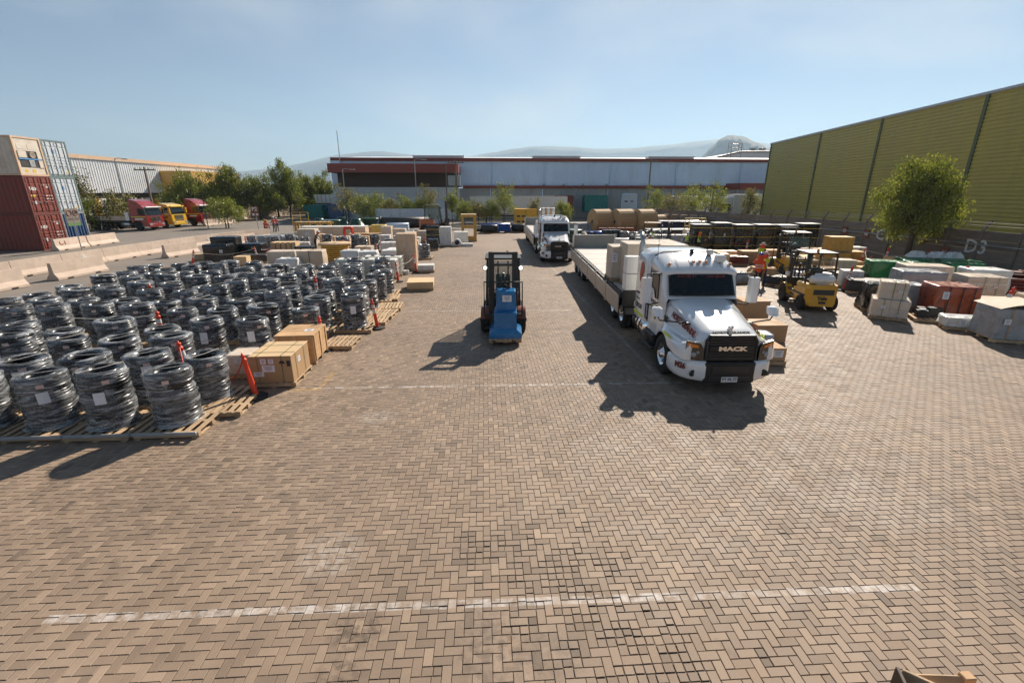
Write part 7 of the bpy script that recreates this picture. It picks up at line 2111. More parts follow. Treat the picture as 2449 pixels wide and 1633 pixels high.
# ------------------------------------------------------------------ people
M_SKIN = mat('skin', (.36, .2, .13), .55, var=.06)
M_HIVIZO = mat('hiviz_orange', (.78, .09, .015), .7, var=.06, scale=9)
M_HIVIZY = mat('hiviz_yellow', (.5, .66, .03), .7, var=.06, scale=9)
M_TROUS = mat('dark_trousers', (.025, .024, .026), .85, var=.15, scale=9)
M_TROUSG = mat('grey_trousers', (.13, .12, .1), .85, var=.15, scale=9)
M_NAVYC = mat('navy_cloth', (.02, .03, .06), .85, var=.15, scale=9)
M_REDC = mat('dark_red_cloth', (.2, .03, .025), .85, var=.15, scale=9)
M_BOOT = mat('boot_leather', (.03, .022, .016), .6, var=.15)
M_HELW = mat('helmet_white', (.76, .76, .74), .3, var=.03, coat=.4)
M_HELB = mat('helmet_blue', (.03, .09, .3), .3, var=.03, coat=.4)
M_HELP = mat('hat_pale_pink', (.72, .5, .44), .7, var=.05)
M_HELO = mat('cap_amber', (.7, .28, .04), .6, var=.05)
M_SILVER = mat('reflective_tape', (.66, .66, .62), .4, var=.08)
M_HAIR = mat('dark_hair', (.02, .015, .012), .7)
SEG = {}
def person(label, loc, rz, shirt, trous, vest=None, hat=('helmet', None), flap=False, arms=((.32, .1), (.32, .1)), legs=((0, 0), (0, 0)), lean=0.0, h=1.74, group='people in the yard', prop=None):
    """arms: per side (forward swing of the upper arm, bend of the elbow); legs: per side (forward swing, knee bend); faces -y"""
    V, E, Rr, seg = [], [], [], []
    def add(p, r, par, s, r2=None):
        V.append(Vector(p)); Rr.append((r, r2 or r))
        if par is not None: E.append((par, len(V) - 1)); seg.append((par, len(V) - 1, s))
        return len(V) - 1
    def ln(p, z0=.95):
        x, y, z = p
        if z <= z0: return (x, y, z)
        a = lean; dz = z - z0
        return (x, y - math.sin(a) * dz + (y * 0), z0 + math.cos(a) * dz)
    pel = add((0, 0, .95), .145, None, 'legs', .115)
    sp = add(ln((0, 0, 1.12)), .135, pel, 'torso', .105)
    chs = add(ln((0, -.01, 1.32)), .165, sp, 'torso', .115)
    nb = add(ln((0, 0, 1.44)), .085, chs, 'torso', .07)
    nk = add(ln((0, -.015, 1.5)), .052, nb, 'head')
    hd = add(ln((0, -.03, 1.6)), .078, nk, 'head', .09)
    add(ln((0, -.025, 1.7)), .074, hd, 'head', .085)
    nose = add(ln((0, -.125, 1.585)), .016, hd, 'head')
    hands = []
    for i, s in enumerate((-1, 1)):
        f, k = legs[i]
        hip = add((s * .095, 0, .88), .095, pel, 'legs')
        kn = Vector((s * .11, -math.sin(f) * .42, .88 - math.cos(f) * .42 + .0))
        knee = add(kn, .062, hip, 'legs')
        an = kn + Vector((s * .005, math.sin(k - f) * .4, -math.cos(k - f) * .4))
        ank = add((an.x, an.y, max(.07, an.z)), .045, knee, 'legs')
        add((an.x + s * .015, an.y - .13, max(.045, an.z - .03)), .04, ank, 'boot', .034)
        add((an.x, an.y + .045, max(.045, an.z - .03)), .034, ank, 'boot')
        f, k = arms[i]
        shd = add(ln((s * .185, 0, 1.405)), .058, chs, 'torso')
        S_ = Vector(ln((s * .205, 0, 1.38)))
        el = S_ + Vector((s * .06, -math.sin(f) * .27, -math.cos(f) * .27))
        elb = add(el, .042, shd, 'arm')
        wr = el + Vector((-s * .03 * (k > .5), -math.sin(f + k) * .25, -math.cos(f + k) * .25))
        wri = add(wr, .031, elb, 'arm')
        hn = wr + (wr - el).normalized() * .075
        ha = add(hn, .03, wri, 'hand', .04)
        fd = (wr - el).normalized()
        for q in (-.028, -.01, .01, .028):
            add(hn + fd * (.075 - abs(q) * .5) + Vector((q, 0, 0)), .01, ha, 'hand')
        add(hn + fd * .02 + Vector((-s * .055, -.01, 0)), .011, ha, 'hand')
        hands.append(hn)
    me = bpy.data.meshes.new('body')
    me.from_pydata([tuple(v) for v in V], E, [])
    o = bpy.data.objects.new('body', me); COL.objects.link(o)
    sk = o.modifiers.new('skin', 'SKIN'); sk.use_smooth_shade = True
    for v, r in zip(me.skin_vertices[0].data, Rr): v.radius = r
    me.skin_vertices[0].data[0].use_root = True
    sb = o.modifiers.new('sub', 'SUBSURF'); sb.levels = 1; sb.render_levels = 1
    bpy.context.view_layer.update()
    m2 = bpy.data.meshes.new_from_object(o.evaluated_get(bpy.context.evaluated_depsgraph_get()))
    bpy.data.objects.remove(o); bpy.data.meshes.remove(me)
    m2.name = 'body'
    for q in (shirt, trous, M_SKIN, M_BOOT): m2.materials.append(q)
    idx = {'torso': 0, 'arm': 0, 'legs': 1, 'head': 2, 'hand': 2, 'boot': 3}
    part = []
    for p in m2.polygons:
        c = p.center; best = None
        for a, b_, s in seg:
            A, B = V[a], V[b_]; d = B - A
            u = max(0, min(1, (c - A).dot(d) / (d.length_squared + 1e-9)))
            q = (c - (A + d * u)).length - min(Rr[a][0], Rr[b_][0]) * .8
            if best is None or q < best[0]: best = (q, s)
        part.append(best[1]); p.material_index = idx[best[1]]; p.use_smooth = True
    t = thing('person', label, 'person', loc, rz, group)
    t.scale = (h / 1.79,) * 3
    inst(m2, 'body', t)
    if vest:
        vb = MB(); vb.smooth = True
        zz = [v.co for v in m2.vertices]; nn = [v.normal for v in m2.vertices]
        used = {}
        vs, fs = [], []
        for p, s in zip(m2.polygons, part):
            if s != 'torso' or p.center.z < .98: continue
            f = []
            for vi in p.vertices:
                if vi not in used: used[vi] = len(vs); vs.append(zz[vi] + nn[vi] * .014)
                f.append(used[vi])
            fs.append(f)
        vb._add(vs, fs, True)
        vo = vb.build('vest', vest, t)
        st = MB()
        for z, r in ((1.08, .158), (1.2, .168)):
            c = Vector(ln((0, -.005, z)))
            st.lathe([(r, -.02), (r + .004, 0), (r, .02)], 18, tuple(c))
        sto = st.build('reflective_tape', M_SILVER, vo)
        sto.scale = (1.12, .86, 1)
    hp = Vector(ln((0, -.028, 1.655)))
    kind, hm = hat
    if kind == 'helmet':
        MB().lathe([(.118, 0), (.118, .02), (.112, .07), (.085, .115), (.04, .14), (0, .145)], 16, tuple(hp)).prism([(-.09, -.17), (.09, -.17), (.115, -.05), (-.115, -.05)], hp.z, hp.z + .014, 'z', Matrix.Translation((0, hp.y, 0))).build('helmet', hm, t)
    elif kind == 'hat':
        MB().lathe([(.2, -.005), (.205, .005), (.115, .015), (.11, .08), (.08, .12), (0, .14)], 18, tuple(hp)).build('sun_hat', hm, t)
    MB().lathe([(.088, -.06), (.095, -.01), (.09, .02)], 14, (hp.x, hp.y + .01, hp.z)).build('hair', M_HAIR, t)
    if flap:
        MB().loft([[(.12 * math.sin(a) * q, hp.y + .02 + .12 * math.cos(a) * q, z) for a in np.linspace(-1.9, 1.9, 9)] for q, z in ((1.0, hp.z + .03), (1.06, hp.z - .1), (1.3, hp.z - .2))], closed=False).build('neck_flap', M_HIVIZO, t)
    if prop:
        po = MB().box(-.1, .1, -.003, .003, -.14, .14).build('paper_sheet', M_PAPER)
        hw = t.matrix_basis @ (hands[prop - 1] * 1.0)
        po.location = hw; po.rotation_euler = (R(-40), 0, rz)
        tag(po, 'white paper held by the person with ' + label.split(' in ')[0][-40:], 'paper')
    return t
def gp(px, py): p = g(px, py); return (p.x, p.y, 0)
person('person in orange jacket with silver bands and blue helmet, arm stretched out', (13.2, 21.5, 0), R(150), M_HIVIZO, M_TROUS, M_HIVIZO, ('helmet', M_HELB), True, ((.2, .3), (1.15, .25)), ((.12, .1), (-.08, .05)), .08, 1.78)
person('person in yellow vest and pale pink hat beside the orange jacket', (14.0, 22.4, 0), R(165), M_HIVIZY, M_NAVYC, M_HIVIZY, ('hat', M_HELP), True, ((.9, .6), (.5, .8)), ((0, 0), (.1, .1)), .05, 1.72)
person('person in yellow vest and pink hat standing holding a white paper', (16.2, 26.4, 0), R(120), M_NAVYC, M_TROUSG, M_HIVIZY, ('hat', M_HELP), True, ((-.5, .5), (.5, .7)), ((.05, .05), (-.1, .05)), .05, 1.75)
person('person in yellow vest with amber cap before the first black tower', (16.1, 34.4, 0), R(60), M_NAVYC, M_TROUS, M_HIVIZY, ('helmet', M_HELO), True, ((.5, 1.2), (.5, 1.2)), ((0, 0), (0, 0)), .0, 1.75)
person('person in yellow vest left of the amber cap', (15.4, 34.9, 0), R(-60), M_NAVYC, M_TROUS, M_HIVIZY, ('helmet', M_HELW), False, ((.5, 1.0), (.4, .9)), ((0, 0), (0, 0)), .0, 1.7)
person('person in white helmet and dark red top behind the trailer cartons', (11.9, 33.4, 0), R(20), M_REDC, M_TROUS, None, ('helmet', M_HELW), False, ((.4, .5), (.4, .5)), ((0, 0), (0, 0)), .1, 1.72)
person('person in dark clothes bending beside the white helmet behind the trailer', (11.0, 34.2, 0), R(-40), M_NAVYC, M_TROUS, None, ('helmet', M_HELW), False, ((.9, .3), (.9, .3)), ((.1, .1), (-.1, .1)), .5, 1.72)
person('left person in orange vest standing on the road, back to the camera', gp(616, 544), R(178), M_REDC, M_TROUS, M_HIVIZO, ('helmet', M_HELO), False, ((.1, .4), (.1, .4)), ((.03, 0), (-.03, 0)), 0, 1.74)
person('person in orange vest half hidden behind the left one on the road', (gp(611, 543)[0] - .25, gp(611, 543)[1] + .7, 0), R(150), M_REDC, M_TROUS, M_HIVIZO, ('helmet', M_HELO), False, ((.3, .5), (.2, .6)), ((0, 0), (0, 0)), 0, 1.72)
person('person in white helmet and red vest, hands on hips, on the road', gp(631, 533), R(140), M_REDC, M_TROUSG, M_HIVIZO, ('helmet', M_HELW), False, ((-.4, 1.1), (-.4, 1.1)), ((.08, 0), (-.08, 0)), 0, 1.8)
person('rightmost person in orange vest with blue sleeve on the road', gp(638, 532), R(200), M_HELB, M_TROUS, M_HIVIZO, ('helmet', M_HELW), False, ((.3, 1.2), (.3, 1.2)), ((0, 0), (0, 0)), 0, 1.68)
person('person in white helmet with orange neck flap among the far coils', (-13.55, 38.2, 0), R(90), M_TROUSG, M_TROUS, None, ('helmet', M_HELW), True, ((.6, .4), (.6, .4)), ((.1, .1), (0, 0)), .45, 1.74)
# driver of the yellow forklift and others: seated
def driver(label, f, shirt, hat):
    w = f.matrix_basis
    o = person(label, (0, 0, 0), 0, shirt, M_TROUS, None, hat, False, ((.9, .5), (.9, .5)), ((1.35, 1.35), (1.35, 1.35)), .02, 1.6, 'forklift drivers')
    s = f.scale[0]
    p = w @ Vector((0, .36, .12 + .08))
    o.location = (p.x, p.y, p.z - .0); o.rotation_euler = (0, 0, f.rotation_euler[2])
    return o
bpy.context.view_layer.update()
driver('driver in yellow seated in the yellow gas forklift', fy, M_YELLOWD, ('helmet', M_HELO))
driver('driver in dark blue seated in the forklift behind the yellow one', f3, M_NAVYC, ('helmet', M_HELW))
driver('driver in dark green seated in the forklift with the blue load', f1, mat('dark_green_cloth', (.03, .06, .05), .8), ('helmet', M_HELW))
driver('driver in yellow green vest seated in the small far forklift', f4, M_HIVIZY, ('helmet', M_HELB))
# ------------------------------------------------------------------ cargo on the trailers
def on_trailer(tr, x, y, z=1.325):
    a = tr.rotation_euler[2]
    return (tr.location.x + x * math.cos(a) - y * math.sin(a), tr.location.y + x * math.sin(a) + y * math.cos(a), z)
for i, (x, y, w, d, h, lb) in enumerate(((-.35, 1.75, 1.15, 1.2, 1.35, 'front wrapped carton stack on the trailer behind the cab'), (.72, 2.3, 1.0, 2.2, 1.3, 'second wrapped carton stack on the trailer, right of the first'), (-.95, 2.6, .6, 1.0, 1.15, 'narrow wrapped cartons at the left edge of the trailer'))):
    stack(lb, on_trailer(tl1, x, y), TRAIL_RZ, w, d, h, M_CARDP, (2, 2, 3) if i < 2 else (1, 2, 2), M_FILMW, pal=2 if i == 0 else 1, group='wrapped carton stacks on the trailer', paper=[(-.2, -d / 2 - .04, .9, .2, .35)] if i != 1 else None)
stack('flat wrapped cartons on the trailer seen over the cab roof', on_trailer(tl1, .75, 4.6), TRAIL_RZ, .95, 1.8, .95, M_CARDP, (2, 2, 2), M_FILMW, pal=1, group='wrapped carton stacks on the trailer')
stack('white wrapped crates on the second trailer behind its cab', on_trailer(tl2, .3, 1.9), R(-2), 1.6, 1.8, 1.25, M_CARDW, (2, 2, 2), M_FILMW, pal=1)
t = thing('striped_bale', 'brown and white striped rolled bale on top of the second trailer load', 'bale', on_trailer(tl2, -.2, 1.9, 2.72))
for k in range(6):
    MB().lathe([(.33, -.6 + k * .2), (.36, -.55 + k * .2), (.33, -.4 + k * .2)], 16, (0, 0, .33), 'x').build('hoop', M_WHITE if k % 2 else M_CRATE, t)
wrapped('grey blue wrapped drum on the left edge of the second trailer', on_trailer(tl2, -.85, 1.4), 0, .6, .9, .9, M_WRAPGR, 'drum', None, False, 95, .03, name='wrapped_drum')
# cartons standing right of the front truck
crate('brown lidded carton standing right of the cab door of the front truck', (9.9, 16.3, 0), R(-2), 1.0, .9, .72, M_CARD, planks=False, skids=False, cat='carton', name='carton')
crate('brown carton between the front truck and the blue-topped one', (8.95, 13.7, 0), R(-2), .95, .8, .55, M_CARD, planks=False, skids=False, cat='carton', name='carton')
t = stack('brown carton with white papers on a pallet right of the front bumper', (7.72, 11.75, 0), R(-3), .85, .8, .36, M_CARD, (1, 1, 1), None, 'carton', pal=2, name='carton', straps=[('x', .0, M_STRAPB)], paper=[(.2, -.405, .34, .28, .2), (-.2, -.405, .34, .25, .17)])
t = stack('pale blue printed carton on top of the brown one by the bumper', (7.62, 11.85, .5), R(-5), .5, .45, .3, mat('pale_blue_print', (.32, .42, .55), .6, var=.3, scale=10), (1, 1, 1), M_FILM, 'carton', pal=0, name='carton', straps=[('x', 0, M_STRAPB)], paper=[(.05, -.26, .13, .2, .14)])
# ------------------------------------------------------------------ right-hand yard, near to far
t = stack('tall film-wrapped carton stack with a step, nearest the yellow forklift at right', (15.15, 16.05, 0), R(-38), 1.1, 1.05, .62, M_CARDP, (2, 2, 2), M_FILMW, pal=2, straps=[('x', -.2), ('x', .25), ('y', .2)], paper=[(-.2, -.56, .5, .14, .12)])
t2 = stack('smaller upper tier of film-wrapped cartons on the stepped stack', (15.15, 16.05, .775), R(-38), .82, .8, .62, M_CARDP, (2, 1, 2), M_FILMW, pal=0, straps=[('x', .0), ('x', .28)], paper=[(.2, -.44, .3, .12, .1)])
sticker(t2, .1, .0, .65, .3, .22, 'top')
bk = wrapped('black film-wrapped pallet with a small green tag left of the stepped stack', (15.75, 17.3, 0), R(-25), 1.15, 1.0, .95, M_WRAPB, 'wrapped load', None, 2, 101, .05, top=.86)
MB().box(-.07, .07, -.005, .005, -.06, .06).build('green_tag', mat('green_tag', (.1, .5, .1), .5), bk, (-.1, -.53, .85))
wrapped('long flat dark sheet pack behind the black wrapped pallet', (18.2, 20.3, 0), R(-28), 2.3, 1.1, .5, M_STEEL, 'sheet pack', None, 2, 102, .012, name='sheet_pack')
wrapped('block of orange red goods in film at the right foreground', (17.75, 16.35, 0), R(-20), 1.45, 1.2, 1.05, M_RUST, 'wrapped load', None, 2, 103, .02, straps=[('x', -.3), ('x', .1), ('x', .45), ('y', 0)], paper=[(-.4, -.63, .85, .2, .28)])
wrapped('pale film-wrapped box behind the orange red goods', (17.2, 17.6, 0), R(-20), 1.1, 1.0, .85, M_WRAPGR, 'wrapped load', None, 1, 104, .03)
t = thing('battery_pallet', 'pallet with small black batteries strapped before the orange red goods', 'pallet load', (16.35, 15.55, 0), R(-28))
pallet_parts(t, 1.1, .9, 0, True)
for (x, y, w, h) in ((-.25, -.05, .35, .25), (.15, .1, .4, .35), (-.2, .25, .25, .3)): MB().cbox(x - w / 2, x + w / 2, y - .15, y + .15, .137, .137 + h, .02).build('battery', M_BLACK, t)
MB().cbox(-.35, -.15, -.15, .05, .39, .43, .01).build('white_lid', M_WHITE, t)
wrapped('low pallet of white bags with yellow print at the right foreground', (16.45, 14.45, 0), R(-28), 1.1, .75, .3, M_WRAPW, 'bag pallet', None, 2, 105, .04, paper=[(-.1, -.4, .3, .2, .2)])
t = wrapped('large grey blue film-wrapped load with tan lid at the right edge', (16.75, 13.25, 0), R(-16), 1.5, 1.15, .95, M_WRAPGR, 'wrapped load', None, 2, 106, .025, straps=[('x', -.4, M_CARD), ('x', .1)], paper=[(.1, -.61, .8, .22, .26), (-.5, -.61, .7, .18, .18)])
MB().loft([[(-.78 + 1.56 * u, y, 1.1 + .16 * math.sin(math.pi * u)) for u in np.linspace(0, 1, 9)] for y in (-.6, 0, .6)], closed=False).build('tan_lid', M_CARDP, t)
wrapped('flat grey boxes under film behind the front right load', (19.3, 15.6, 0), R(-14), 1.9, 1.3, .6, M_CARDP, 'wrapped load', None, 1, 107, .015)
wrapped('wide low pale wrapped pallet at the far right foreground', (21.0, 15.4, 0), R(-14), 1.8, 1.4, .75, M_CARDP, 'wrapped load', None, 1, 108, .02)
stack('grey film-wrapped carton pallet with a white tape band', (20.9, 18.2, 0), R(-18), 1.35, 1.1, 1.05, M_CARDP, (2, 2, 2), M_FILM, pal=1, straps=[('z', .9, M_WHITE), ('x', -.1), ('x', .35)], paper=[(-.35, -.59, .8, .14, .12), (.3, -.59, .8, .12, .1)])
wrapped('dark film-covered large case beside the sheet pack', (18.9, 19.0, 0), R(-20), 1.7, 1.2, 1.15, M_WRAPGR, 'case', None, 1, 109, .035, name='wrapped_case')
stack('grey blue wrapped carton row behind the dark case', (20.3, 20.2, 0), R(-20), 1.8, 1.1, 1.2, M_CARDP, (5, 1, 1), M_FILMW, pal=1)
wrapped('white topped wrapped load beside the grey taped pallet', (22.3, 19.3, 0), R(-18), 1.5, 1.2, 1.15, M_WRAPW, 'wrapped load', None, 1, 110, .03)
stack('small white carton stack in front of the dark film-covered case', (18.0, 21.6, 0), R(-22), .85, .7, .75, M_CARDW, (3, 1, 1), M_FILMW, pal=1)
for i, (x, y, w) in enumerate(((20.6, 22.7, 1.5), (22.2, 22.2, 1.5), (23.8, 21.7, 1.5), (21.2, 21.6, 1.3), (24.6, 22.6, 1.6), (22.9, 23.4, 1.5))):
    wrapped('green film-wrapped block, %s of the green group before the fence' % ORD[i], (x, y, 0), R(-17), w, 1.05, 1.05, M_WRAPG, 'wrapped load', 'green wrapped blocks', 1, 120 + i, .03)
for i, (x, y) in enumerate(((24.2, 23.6), (25.0, 23.4), (23.4, 23.9))):
    wrapped('heap of white film on the green blocks, %s from the right' % ORD[i], (x, y, 1.22 if i < 0 else 1.19), 0, .7, .6, .3, M_WRAPW, 'film heap', 'white film heaps', False, 130 + i, .08, top=.5, name='film_heap')
t = thing('hose_ring', 'large dark red ring of hose on the right behind the green blocks', 'hose ring', (24.4, 19.6, 0))
for k in range(5): MB().lathe([(.7, .15 + k * .14), (.92, .16 + k * .14), (.95, .22 + k * .14), (.92, .28 + k * .14), (.7, .29 + k * .14)], 26).build('hose_turn', M_MAROONG, t)
pallet_parts(t, 1.6, 1.6, 0, False)
k = 0
for y in (18.2, 19.6, 20.9):
    for x in (25.6, 26.5):
        dm = MB().lathe([(0, .0), (.36, 0), (.37, .03), (.37, .4), (.385, .42), (.37, .45), (.37, .85), (.385, .88), (.33, .87), (0, .86)], 18)
        o = dm.build('steel_drum', M_MAROONG, None, (x, y, 0)); tag(o, 'dark red steel drum by the fence, %s of the group' % ORD[k], 'drum', 'dark red drums by the fence'); k += 1
stack('pale carton pallet left of the green blocks', (20.5, 25.3, 0), R(-15), .95, .9, .75, M_CARDP, (1, 1, 1), M_FILMW, pal=1)
crate('small yellow wood box beside the pale carton pallet', (21.5, 25.0, 0), R(-15), .7, .6, .4, M_YELW, None, False)
wrapped('long flat dark pack with yellow edges behind the sheet pack', (19.4, 23.2, 0), R(-20), 1.7, .9, .35, M_STEEL, 'sheet pack', None, 1, 111, .02, name='sheet_pack')
wrapped('white film-covered low load right of the yellow forklift', (16.6, 22.4, 0), R(-20), 1.6, 1.0, .55, M_WRAPW, 'wrapped load', None, 1, 112, .05)
for i, (x, y, z) in enumerate(((22.3, 28.4, 0), (23.7, 28.9, 0), (22.5, 28.6, .95))):
    crate('stacked yellow timber crate by the fence tree, %s' % ('lower left', 'lower right', 'upper')[i], (x, y, z), R(-12), 1.3, 1.1, .8, M_YELW, 'yellow timber crates')
crate('brown timber crate with a paper before the fence mark C1', (24.6, 26.0, 0), R(-10), 1.5, .9, .75, M_CRATE, None, False)
# brown scrap bundles and tarpaulins behind the people
for i, (x, y, w, d, h) in enumerate(((15.4, 24.6, 1.6, 1.1, .45), (17.6, 23.9, 1.8, 1.0, .5), (19.3, 26.6, 1.7, 1.1, .55), (18.4, 28.0, 1.5, 1.0, .5), (14.9, 22.4, 1.2, .9, .35))):
    wrapped('%s bundle lying behind the people, %s from the forklift' % ('brown strap' if i < 4 else 'grey tarpaulin', ORD[i]), (x, y, 0), R(-20 + i * 9), w, d, h, M_CRATE if i % 2 == 0 and i < 4 else (M_STEEL if i == 4 else M_MAROONG), 'bundle', 'bundles behind the people', 1, 140 + i, .1, top=.7, name='strap_bundle')
wrapped('crumpled grey tarpaulin pallet at the feet of the orange jacket', (13.3, 23.3, 0), R(10), 1.3, .9, .4, M_WRAPGR, 'tarpaulin', None, 2, 146, .12, top=.5, name='tarpaulin_pallet')
crate('pale timber crate left of the orange jacket', (14.3, 28.2, 0), R(-8), 1.5, 1.0, .8, M_PLY, None, False)
crate('pale timber crate right of the standing person', (17.9, 30.2, 0), R(-8), 1.6, 1.0, .7, M_CRATE, None, True)
crate('low timber crate behind the standing person', (16.9, 32.0, 0), R(-8), 1.6, .9, .5, M_PLY, None, False)
wrapped('pale blue film-covered flat sheets behind the front truck cab', (14.2, 31.9, 0), R(-6), 3.0, 1.4, .55, M_WRAPGR, 'sheet pack', None, 1, 147, .03, name='sheet_pack')
for i in range(6):
    x = 16.5 + i * 1.5; y = 35.4 - i * .3
    tw_ = wrapped('black film-wrapped tower with yellow straps, %s from the left' % ORD[i], (x, y, 0), R(-6), 1.2, 1.25, 2.05 + .12 * (i % 2) - .1 * (i == 3), M_WRAPB, 'wrapped tower', 'black wrapped towers', 1, 150 + i, .025, straps=[('z', .7, M_STRAPY), ('z', 1.35, M_STRAPY), ('z', 2.0, M_STRAPY)], paper=[(.1, -.66, 1.5, .12, .2)] if i == 1 else None)
    MB().cbox(-.62, .62, -.64, .64, 2.19 + .12 * (i % 2) - .1 * (i == 3), 2.24 + .12 * (i % 2) - .1 * (i == 3), .01).build('white_lid', M_CARDW, tw_)
for i in range(8):
    x = 18.2 + (i % 4) * 1.5; y = 39.0 + (i // 4) * 1.6
    if i % 3 == 0: wrapped('pale wrapped pallet behind the black towers, %s' % ORD[i], (x, y, 0), R(-5), 1.2, 1.1, 1.3 + .1 * (i % 2), M_WRAPW, 'wrapped load', 'pale pallets behind the black towers', 1, 160 + i, .03)
    else: stack('pale wrapped pallet behind the black towers, %s' % ORD[i], (x, y, 0), R(-5), 1.2, 1.1, 1.3, M_CARDW if i % 2 else M_CARDP, (2, 1, 2), M_FILMW, pal=1, group='pale pallets behind the black towers')
# grey wrapped rolls and cage row behind the small forklift
for i, (x, y) in enumerate(((12.6, 41.5), (13.5, 41.9), (12.9, 43.0), (14.6, 42.5), (15.4, 42.9), (14.9, 44.0), (16.3, 43.6), (17.2, 44.0), (20.4, 43.6), (21.3, 43.9))):
    pallet('pallet under the far right coil, %s from the left' % ORD[i], (x, y, 0), 0, 'pallets under the far right coils', False)
    coil('grey film-wrapped coil far right beyond the trailer, %s from the left' % ORD[i], (x, y, .137), 'coils far right beyond the trailer')
for i in range(4):
    stack('pale bottled-goods pallet in film behind the small forklift, %s from the left' % ORD[i], (13.4 + i * 1.35, 39.0, 0), R(-4), 1.2, 1.0, 1.0, M_CARDW, (3, 1, 2), M_FILM, pal=1, group='bottled-goods pallets')
t = thing('yellow_cage', 'low dark platform with yellow step rails before the far coils', 'platform', (18.4, 45.2, 0))
MB().cbox(-2.6, 2.6, -1, 1, .3, 1.15, .02).build('platform', M_BLACK, t)
MB().box(-3.1, 3.1, -1.1, 1.1, .2, .3).build('rim', M_YELS, t)
for x in (.6, 1.0, 2.2, 2.6): MB().tube([(x, -1.2, 0), (x + .1, -1.0, 2.2)], .05, 5).build('step_rail', M_YELS, t)
for z in (.9, 1.5, 2.2): MB().tube([(.6, -1.1, z), (2.6, -1.1, z)], .04, 5).build('rail', M_YELS, t)
t = wrapped('dark blue bundle under white sheets behind the yellow step rails', (22.0, 52, 0), R(-5), 5.5, 2.0, 1.4, mat('navy_tarp', (.015, .02, .06), .4, var=.2, scale=2), 'bundle', None, 1, 170, .06, name='tarp_bundle')
for i in range(5):
    wrapped('brown cloth-wrapped bale against the fence, %s from the left' % ORD[i], (21.9 + i * .75, 56.5 - i * .9, 0), R(-10), .8, .9, 1.9, mat('sack_cloth', (.3, .22, .15), .9, var=.2, scale=4), 'bale', 'cloth-wrapped bales', 1, 175 + i, .05, top=.8, name='cloth_bale')
# pipes, tanks and trays beyond the front trailer
for i, (x, y, L) in enumerate(((9.6, 44.2, 2.4), (10.6, 44.6, 2.4), (10.1, 45.3, 2.4), (12.3, 46.0, 2.2), (13.0, 46.0, 2.2))):
    t = thing('pipe', 'large blue plastic pipe beyond the front trailer, %s from the left' % ORD[i], 'pipe', (x, y, 0), R(24 if i < 3 else 80), 'large blue pipes')
    MB().lathe([(.27, 0), (.36, 0), (.36, L), (.27, L), (.27, 0)], 20, (0, 0, .55 + (.0 if i != 2 else .0)), 'y').build('tube', M_BLUEPIPE if i > 2 else M_NAVY, t)
    for q in (.3, L - .5): MB().cbox(-.5, .5, q, q + .12, 0, .2, .01).build('bearer', M_PALLET, t)
p = (12.2, 43.4, 0)
wrapped('black crate with a white paper beyond the front trailer', (11.9, 43.9, 0), R(-3), 1.7, 1.2, 1.05, M_WRAPB, 'crate', None, 1, 180, .015, paper=[(.3, -.63, .7, .3, .35)], name='black_crate')
t = thing('tank_cover', 'upturned dark tank cover with pale cone right of the second truck', 'tank cover', (8.0, 44.8, 0))
MB().lathe([(1.3, .3), (1.35, 1.1), (1.4, 1.15), (1.25, 1.2), (0, 1.18)], 26).build('shell', M_TANKG, t)
MB().lathe([(.7, .2), (.6, .4), (.25, .95), (0, 1.0)], 18, (1.3, -.7, 0)).build('pale_cone', M_CARDP, t)
pallet_parts(t, 2.6, 1.8, 0, False)
for i in range(4):
    bx_ = MB().cbox(-.45, .45, -.4, .4, 0, .95, .03)
    o = bx_.build('red_case', M_FRED, None, (12.5 + i * .95, 49.3, 0), R(-3)); tag(o, 'red plastic case before the drums, %s from the left' % ORD[i], 'case', 'red cases before the drums')
    MB().box(-.38, .38, -.36, .36, .951, .99).build('lid', M_FRED, o)
for i in range(5):
    p = (9.2 + i * .8, 54.5, 0)
    wrapped('dark drum under film left of the cable drums, %s from the left' % ORD[i], (p[0], p[1], 0), 0, .75, .75, 1.15, M_WRAPGR, 'drum', 'dark film-topped drums', False, 190 + i, .02, name='film_drum')
# timber frame corner of an open crate just below the lookout
# smaller goods filling the bays between the larger ones
fill = [(21.9, 26.7, 1.2, 1.0, .5, 'c', M_CRATE), (20.4, 28.8, 1.3, .9, .55, 'c', M_YELW), (19.9, 31.6, 1.4, 1.0, .6, 'c', M_CRATE), (21.6, 30.8, 1.2, 1.0, .8, 's', M_CARDP), (23.2, 31.4, 1.3, 1.0, .7, 'c', M_PLY), (24.9, 30.2, 1.2, 1.0, .9, 's', M_CARDW), (25.6, 32.6, 1.2, 1.1, 1.0, 'w', M_WRAPGR), (16.4, 29.4, 1.3, .9, .45, 'w', M_MAROONG), (15.9, 31.0, 1.2, .9, .5, 'c', M_CRATE), (12.6, 29.0, 1.2, 1.0, .6, 's', M_CARDW), (12.2, 31.2, 1.1, 1.0, .7, 's', M_CARDP), (19.0, 24.8, 1.2, .9, .4, 'w', M_CRATE), (22.9, 25.0, 1.1, .9, .7, 's', M_CARDP), (23.9, 17.2, 1.3, 1.1, .9, 'w', M_WRAPGR), (22.6, 16.6, 1.3, 1.1, .8, 's', M_CARDP), (24.6, 15.6, 1.4, 1.2, .8, 'w', M_CARDP), (19.2, 13.6, 1.3, 1.1, .7, 's', M_CARDP), (20.9, 13.4, 1.3, 1.1, .9, 'w', M_WRAPGR), (12.3, 35.0, 1.2, 1.0, .8, 's', M_CARDW), (10.9, 37.0, 1.2, 1.0, .9, 'w', M_WRAPW), (14.0, 35.6, 1.0, .9, .6, 's', M_CARDP), (17.7, 37.6, 1.2, 1.0, .9, 's', M_CARDP)]
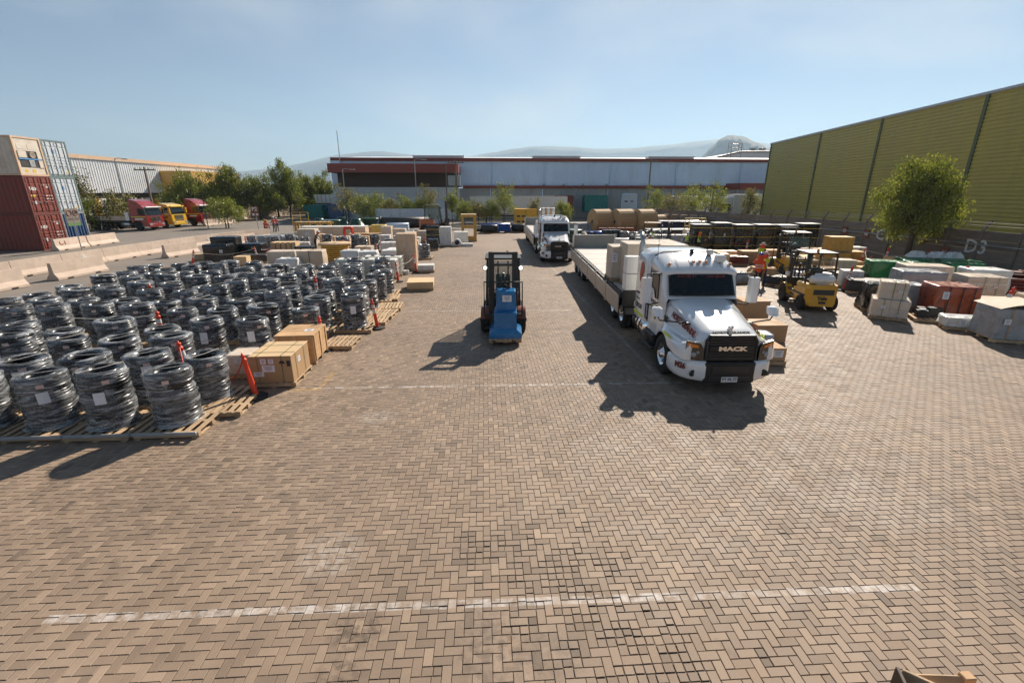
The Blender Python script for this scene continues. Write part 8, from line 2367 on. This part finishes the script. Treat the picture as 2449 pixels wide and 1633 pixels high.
for i, (x, y, w, d, h, k, m_) in enumerate(fill):
    lb = ' in the right-hand yard, %s of the small goods from the near edge' % (ORD + ['seventeenth', 'eighteenth', 'nineteenth', 'twentieth', 'twenty-first', 'twenty-second'])[sorted(fill, key=lambda q: q[1]).index(fill[i])]
    a = R(random.uniform(-22, -8))
    if k == 'c': crate('timber crate' + lb, (x, y, 0), a, w, d, h, m_, 'small goods in the right-hand yard', i % 2 == 0)
    elif k == 's': stack('carton pallet' + lb, (x, y, 0), a, w, d, h, m_, (2, 1, 2), M_FILMW, pal=1, group='small goods in the right-hand yard', straps=[('x', .2)], paper=[(-.2, -d / 2 - .04, h * .6, .16, .14)])
    else: wrapped('wrapped goods' + lb, (x, y, 0), a, w, d, h, m_, 'wrapped load', 'small goods in the right-hand yard', 1, 300 + i, .05)
fill = [(-17.2, 45.6, 1.2, 1.0, .9, M_CARDP), (-14.3, 37.6, .9, .8, .7, M_CARDW), (-12.5, 42.6, 1.0, .9, .7, M_CARDP), (-10.6, 41.5, 1.1, .9, .8, M_CARD), (-7.4, 41.6, 1.1, .9, .8, M_CARDP), (-6.1, 41.2, 1.0, .9, .7, M_CARDW), (-9.0, 35.4, 1.2, 1.0, .6, M_CARDP), (-7.3, 36.2, 1.2, 1.0, .8, M_CARDW), (-5.6, 36.4, 1.0, 1.0, .9, M_CARDP), (-6.2, 32.9, 1.1, 1.0, .7, M_CARDW), (-13.6, 33.2, 1.2, 1.0, .5, M_CRATE)]
for i, (x, y, w, d, h, m_) in enumerate(fill):
    stack('small film-wrapped carton pallet in the left yard, %s from the near edge' % ORD[sorted(fill, key=lambda q: q[1]).index(fill[i])], (x, y, 0), R(random.uniform(-3, 6)), w, d, h, m_, (2, 1, 2), M_FILMW if i % 3 else None, pal=1, group='small carton pallets in the left yard', straps=[('x', .15)], paper=[(-.15, -d / 2 - .04, h * .7, .16, .14)])
P = g(2062, 1529, 1.5)
t = thing('open_crate', 'corner of an open timber crate at the bottom right edge', 'crate', (P.x, P.y, 0), 0)
for k, (a, m_) in enumerate(((R(-112), M_BROWN), (R(-40), M_PALLET))):
    for q in range(6):
        MB().cbox(0 if k == 0 else .028, .7, -.012, .012, .25 * q + .004, .25 * q + .246, .004).build('side_plank', m_, t, (0, 0, 0), a)
a_, c_ = g(2092, 1556, 1.42) - P, g(2216, 1560, 1.42) - P
MB().tube([(a_.x, a_.y, 1.42), (c_.x, c_.y, 1.42)], .03, 4, smooth=False).build('cross_rail', M_PALLET, t)
MB().cbox(c_.x - .03, c_.x + .05, c_.y - .03, c_.y + .03, 0, 1.46, .006).build('corner_post', M_CRATE, t)
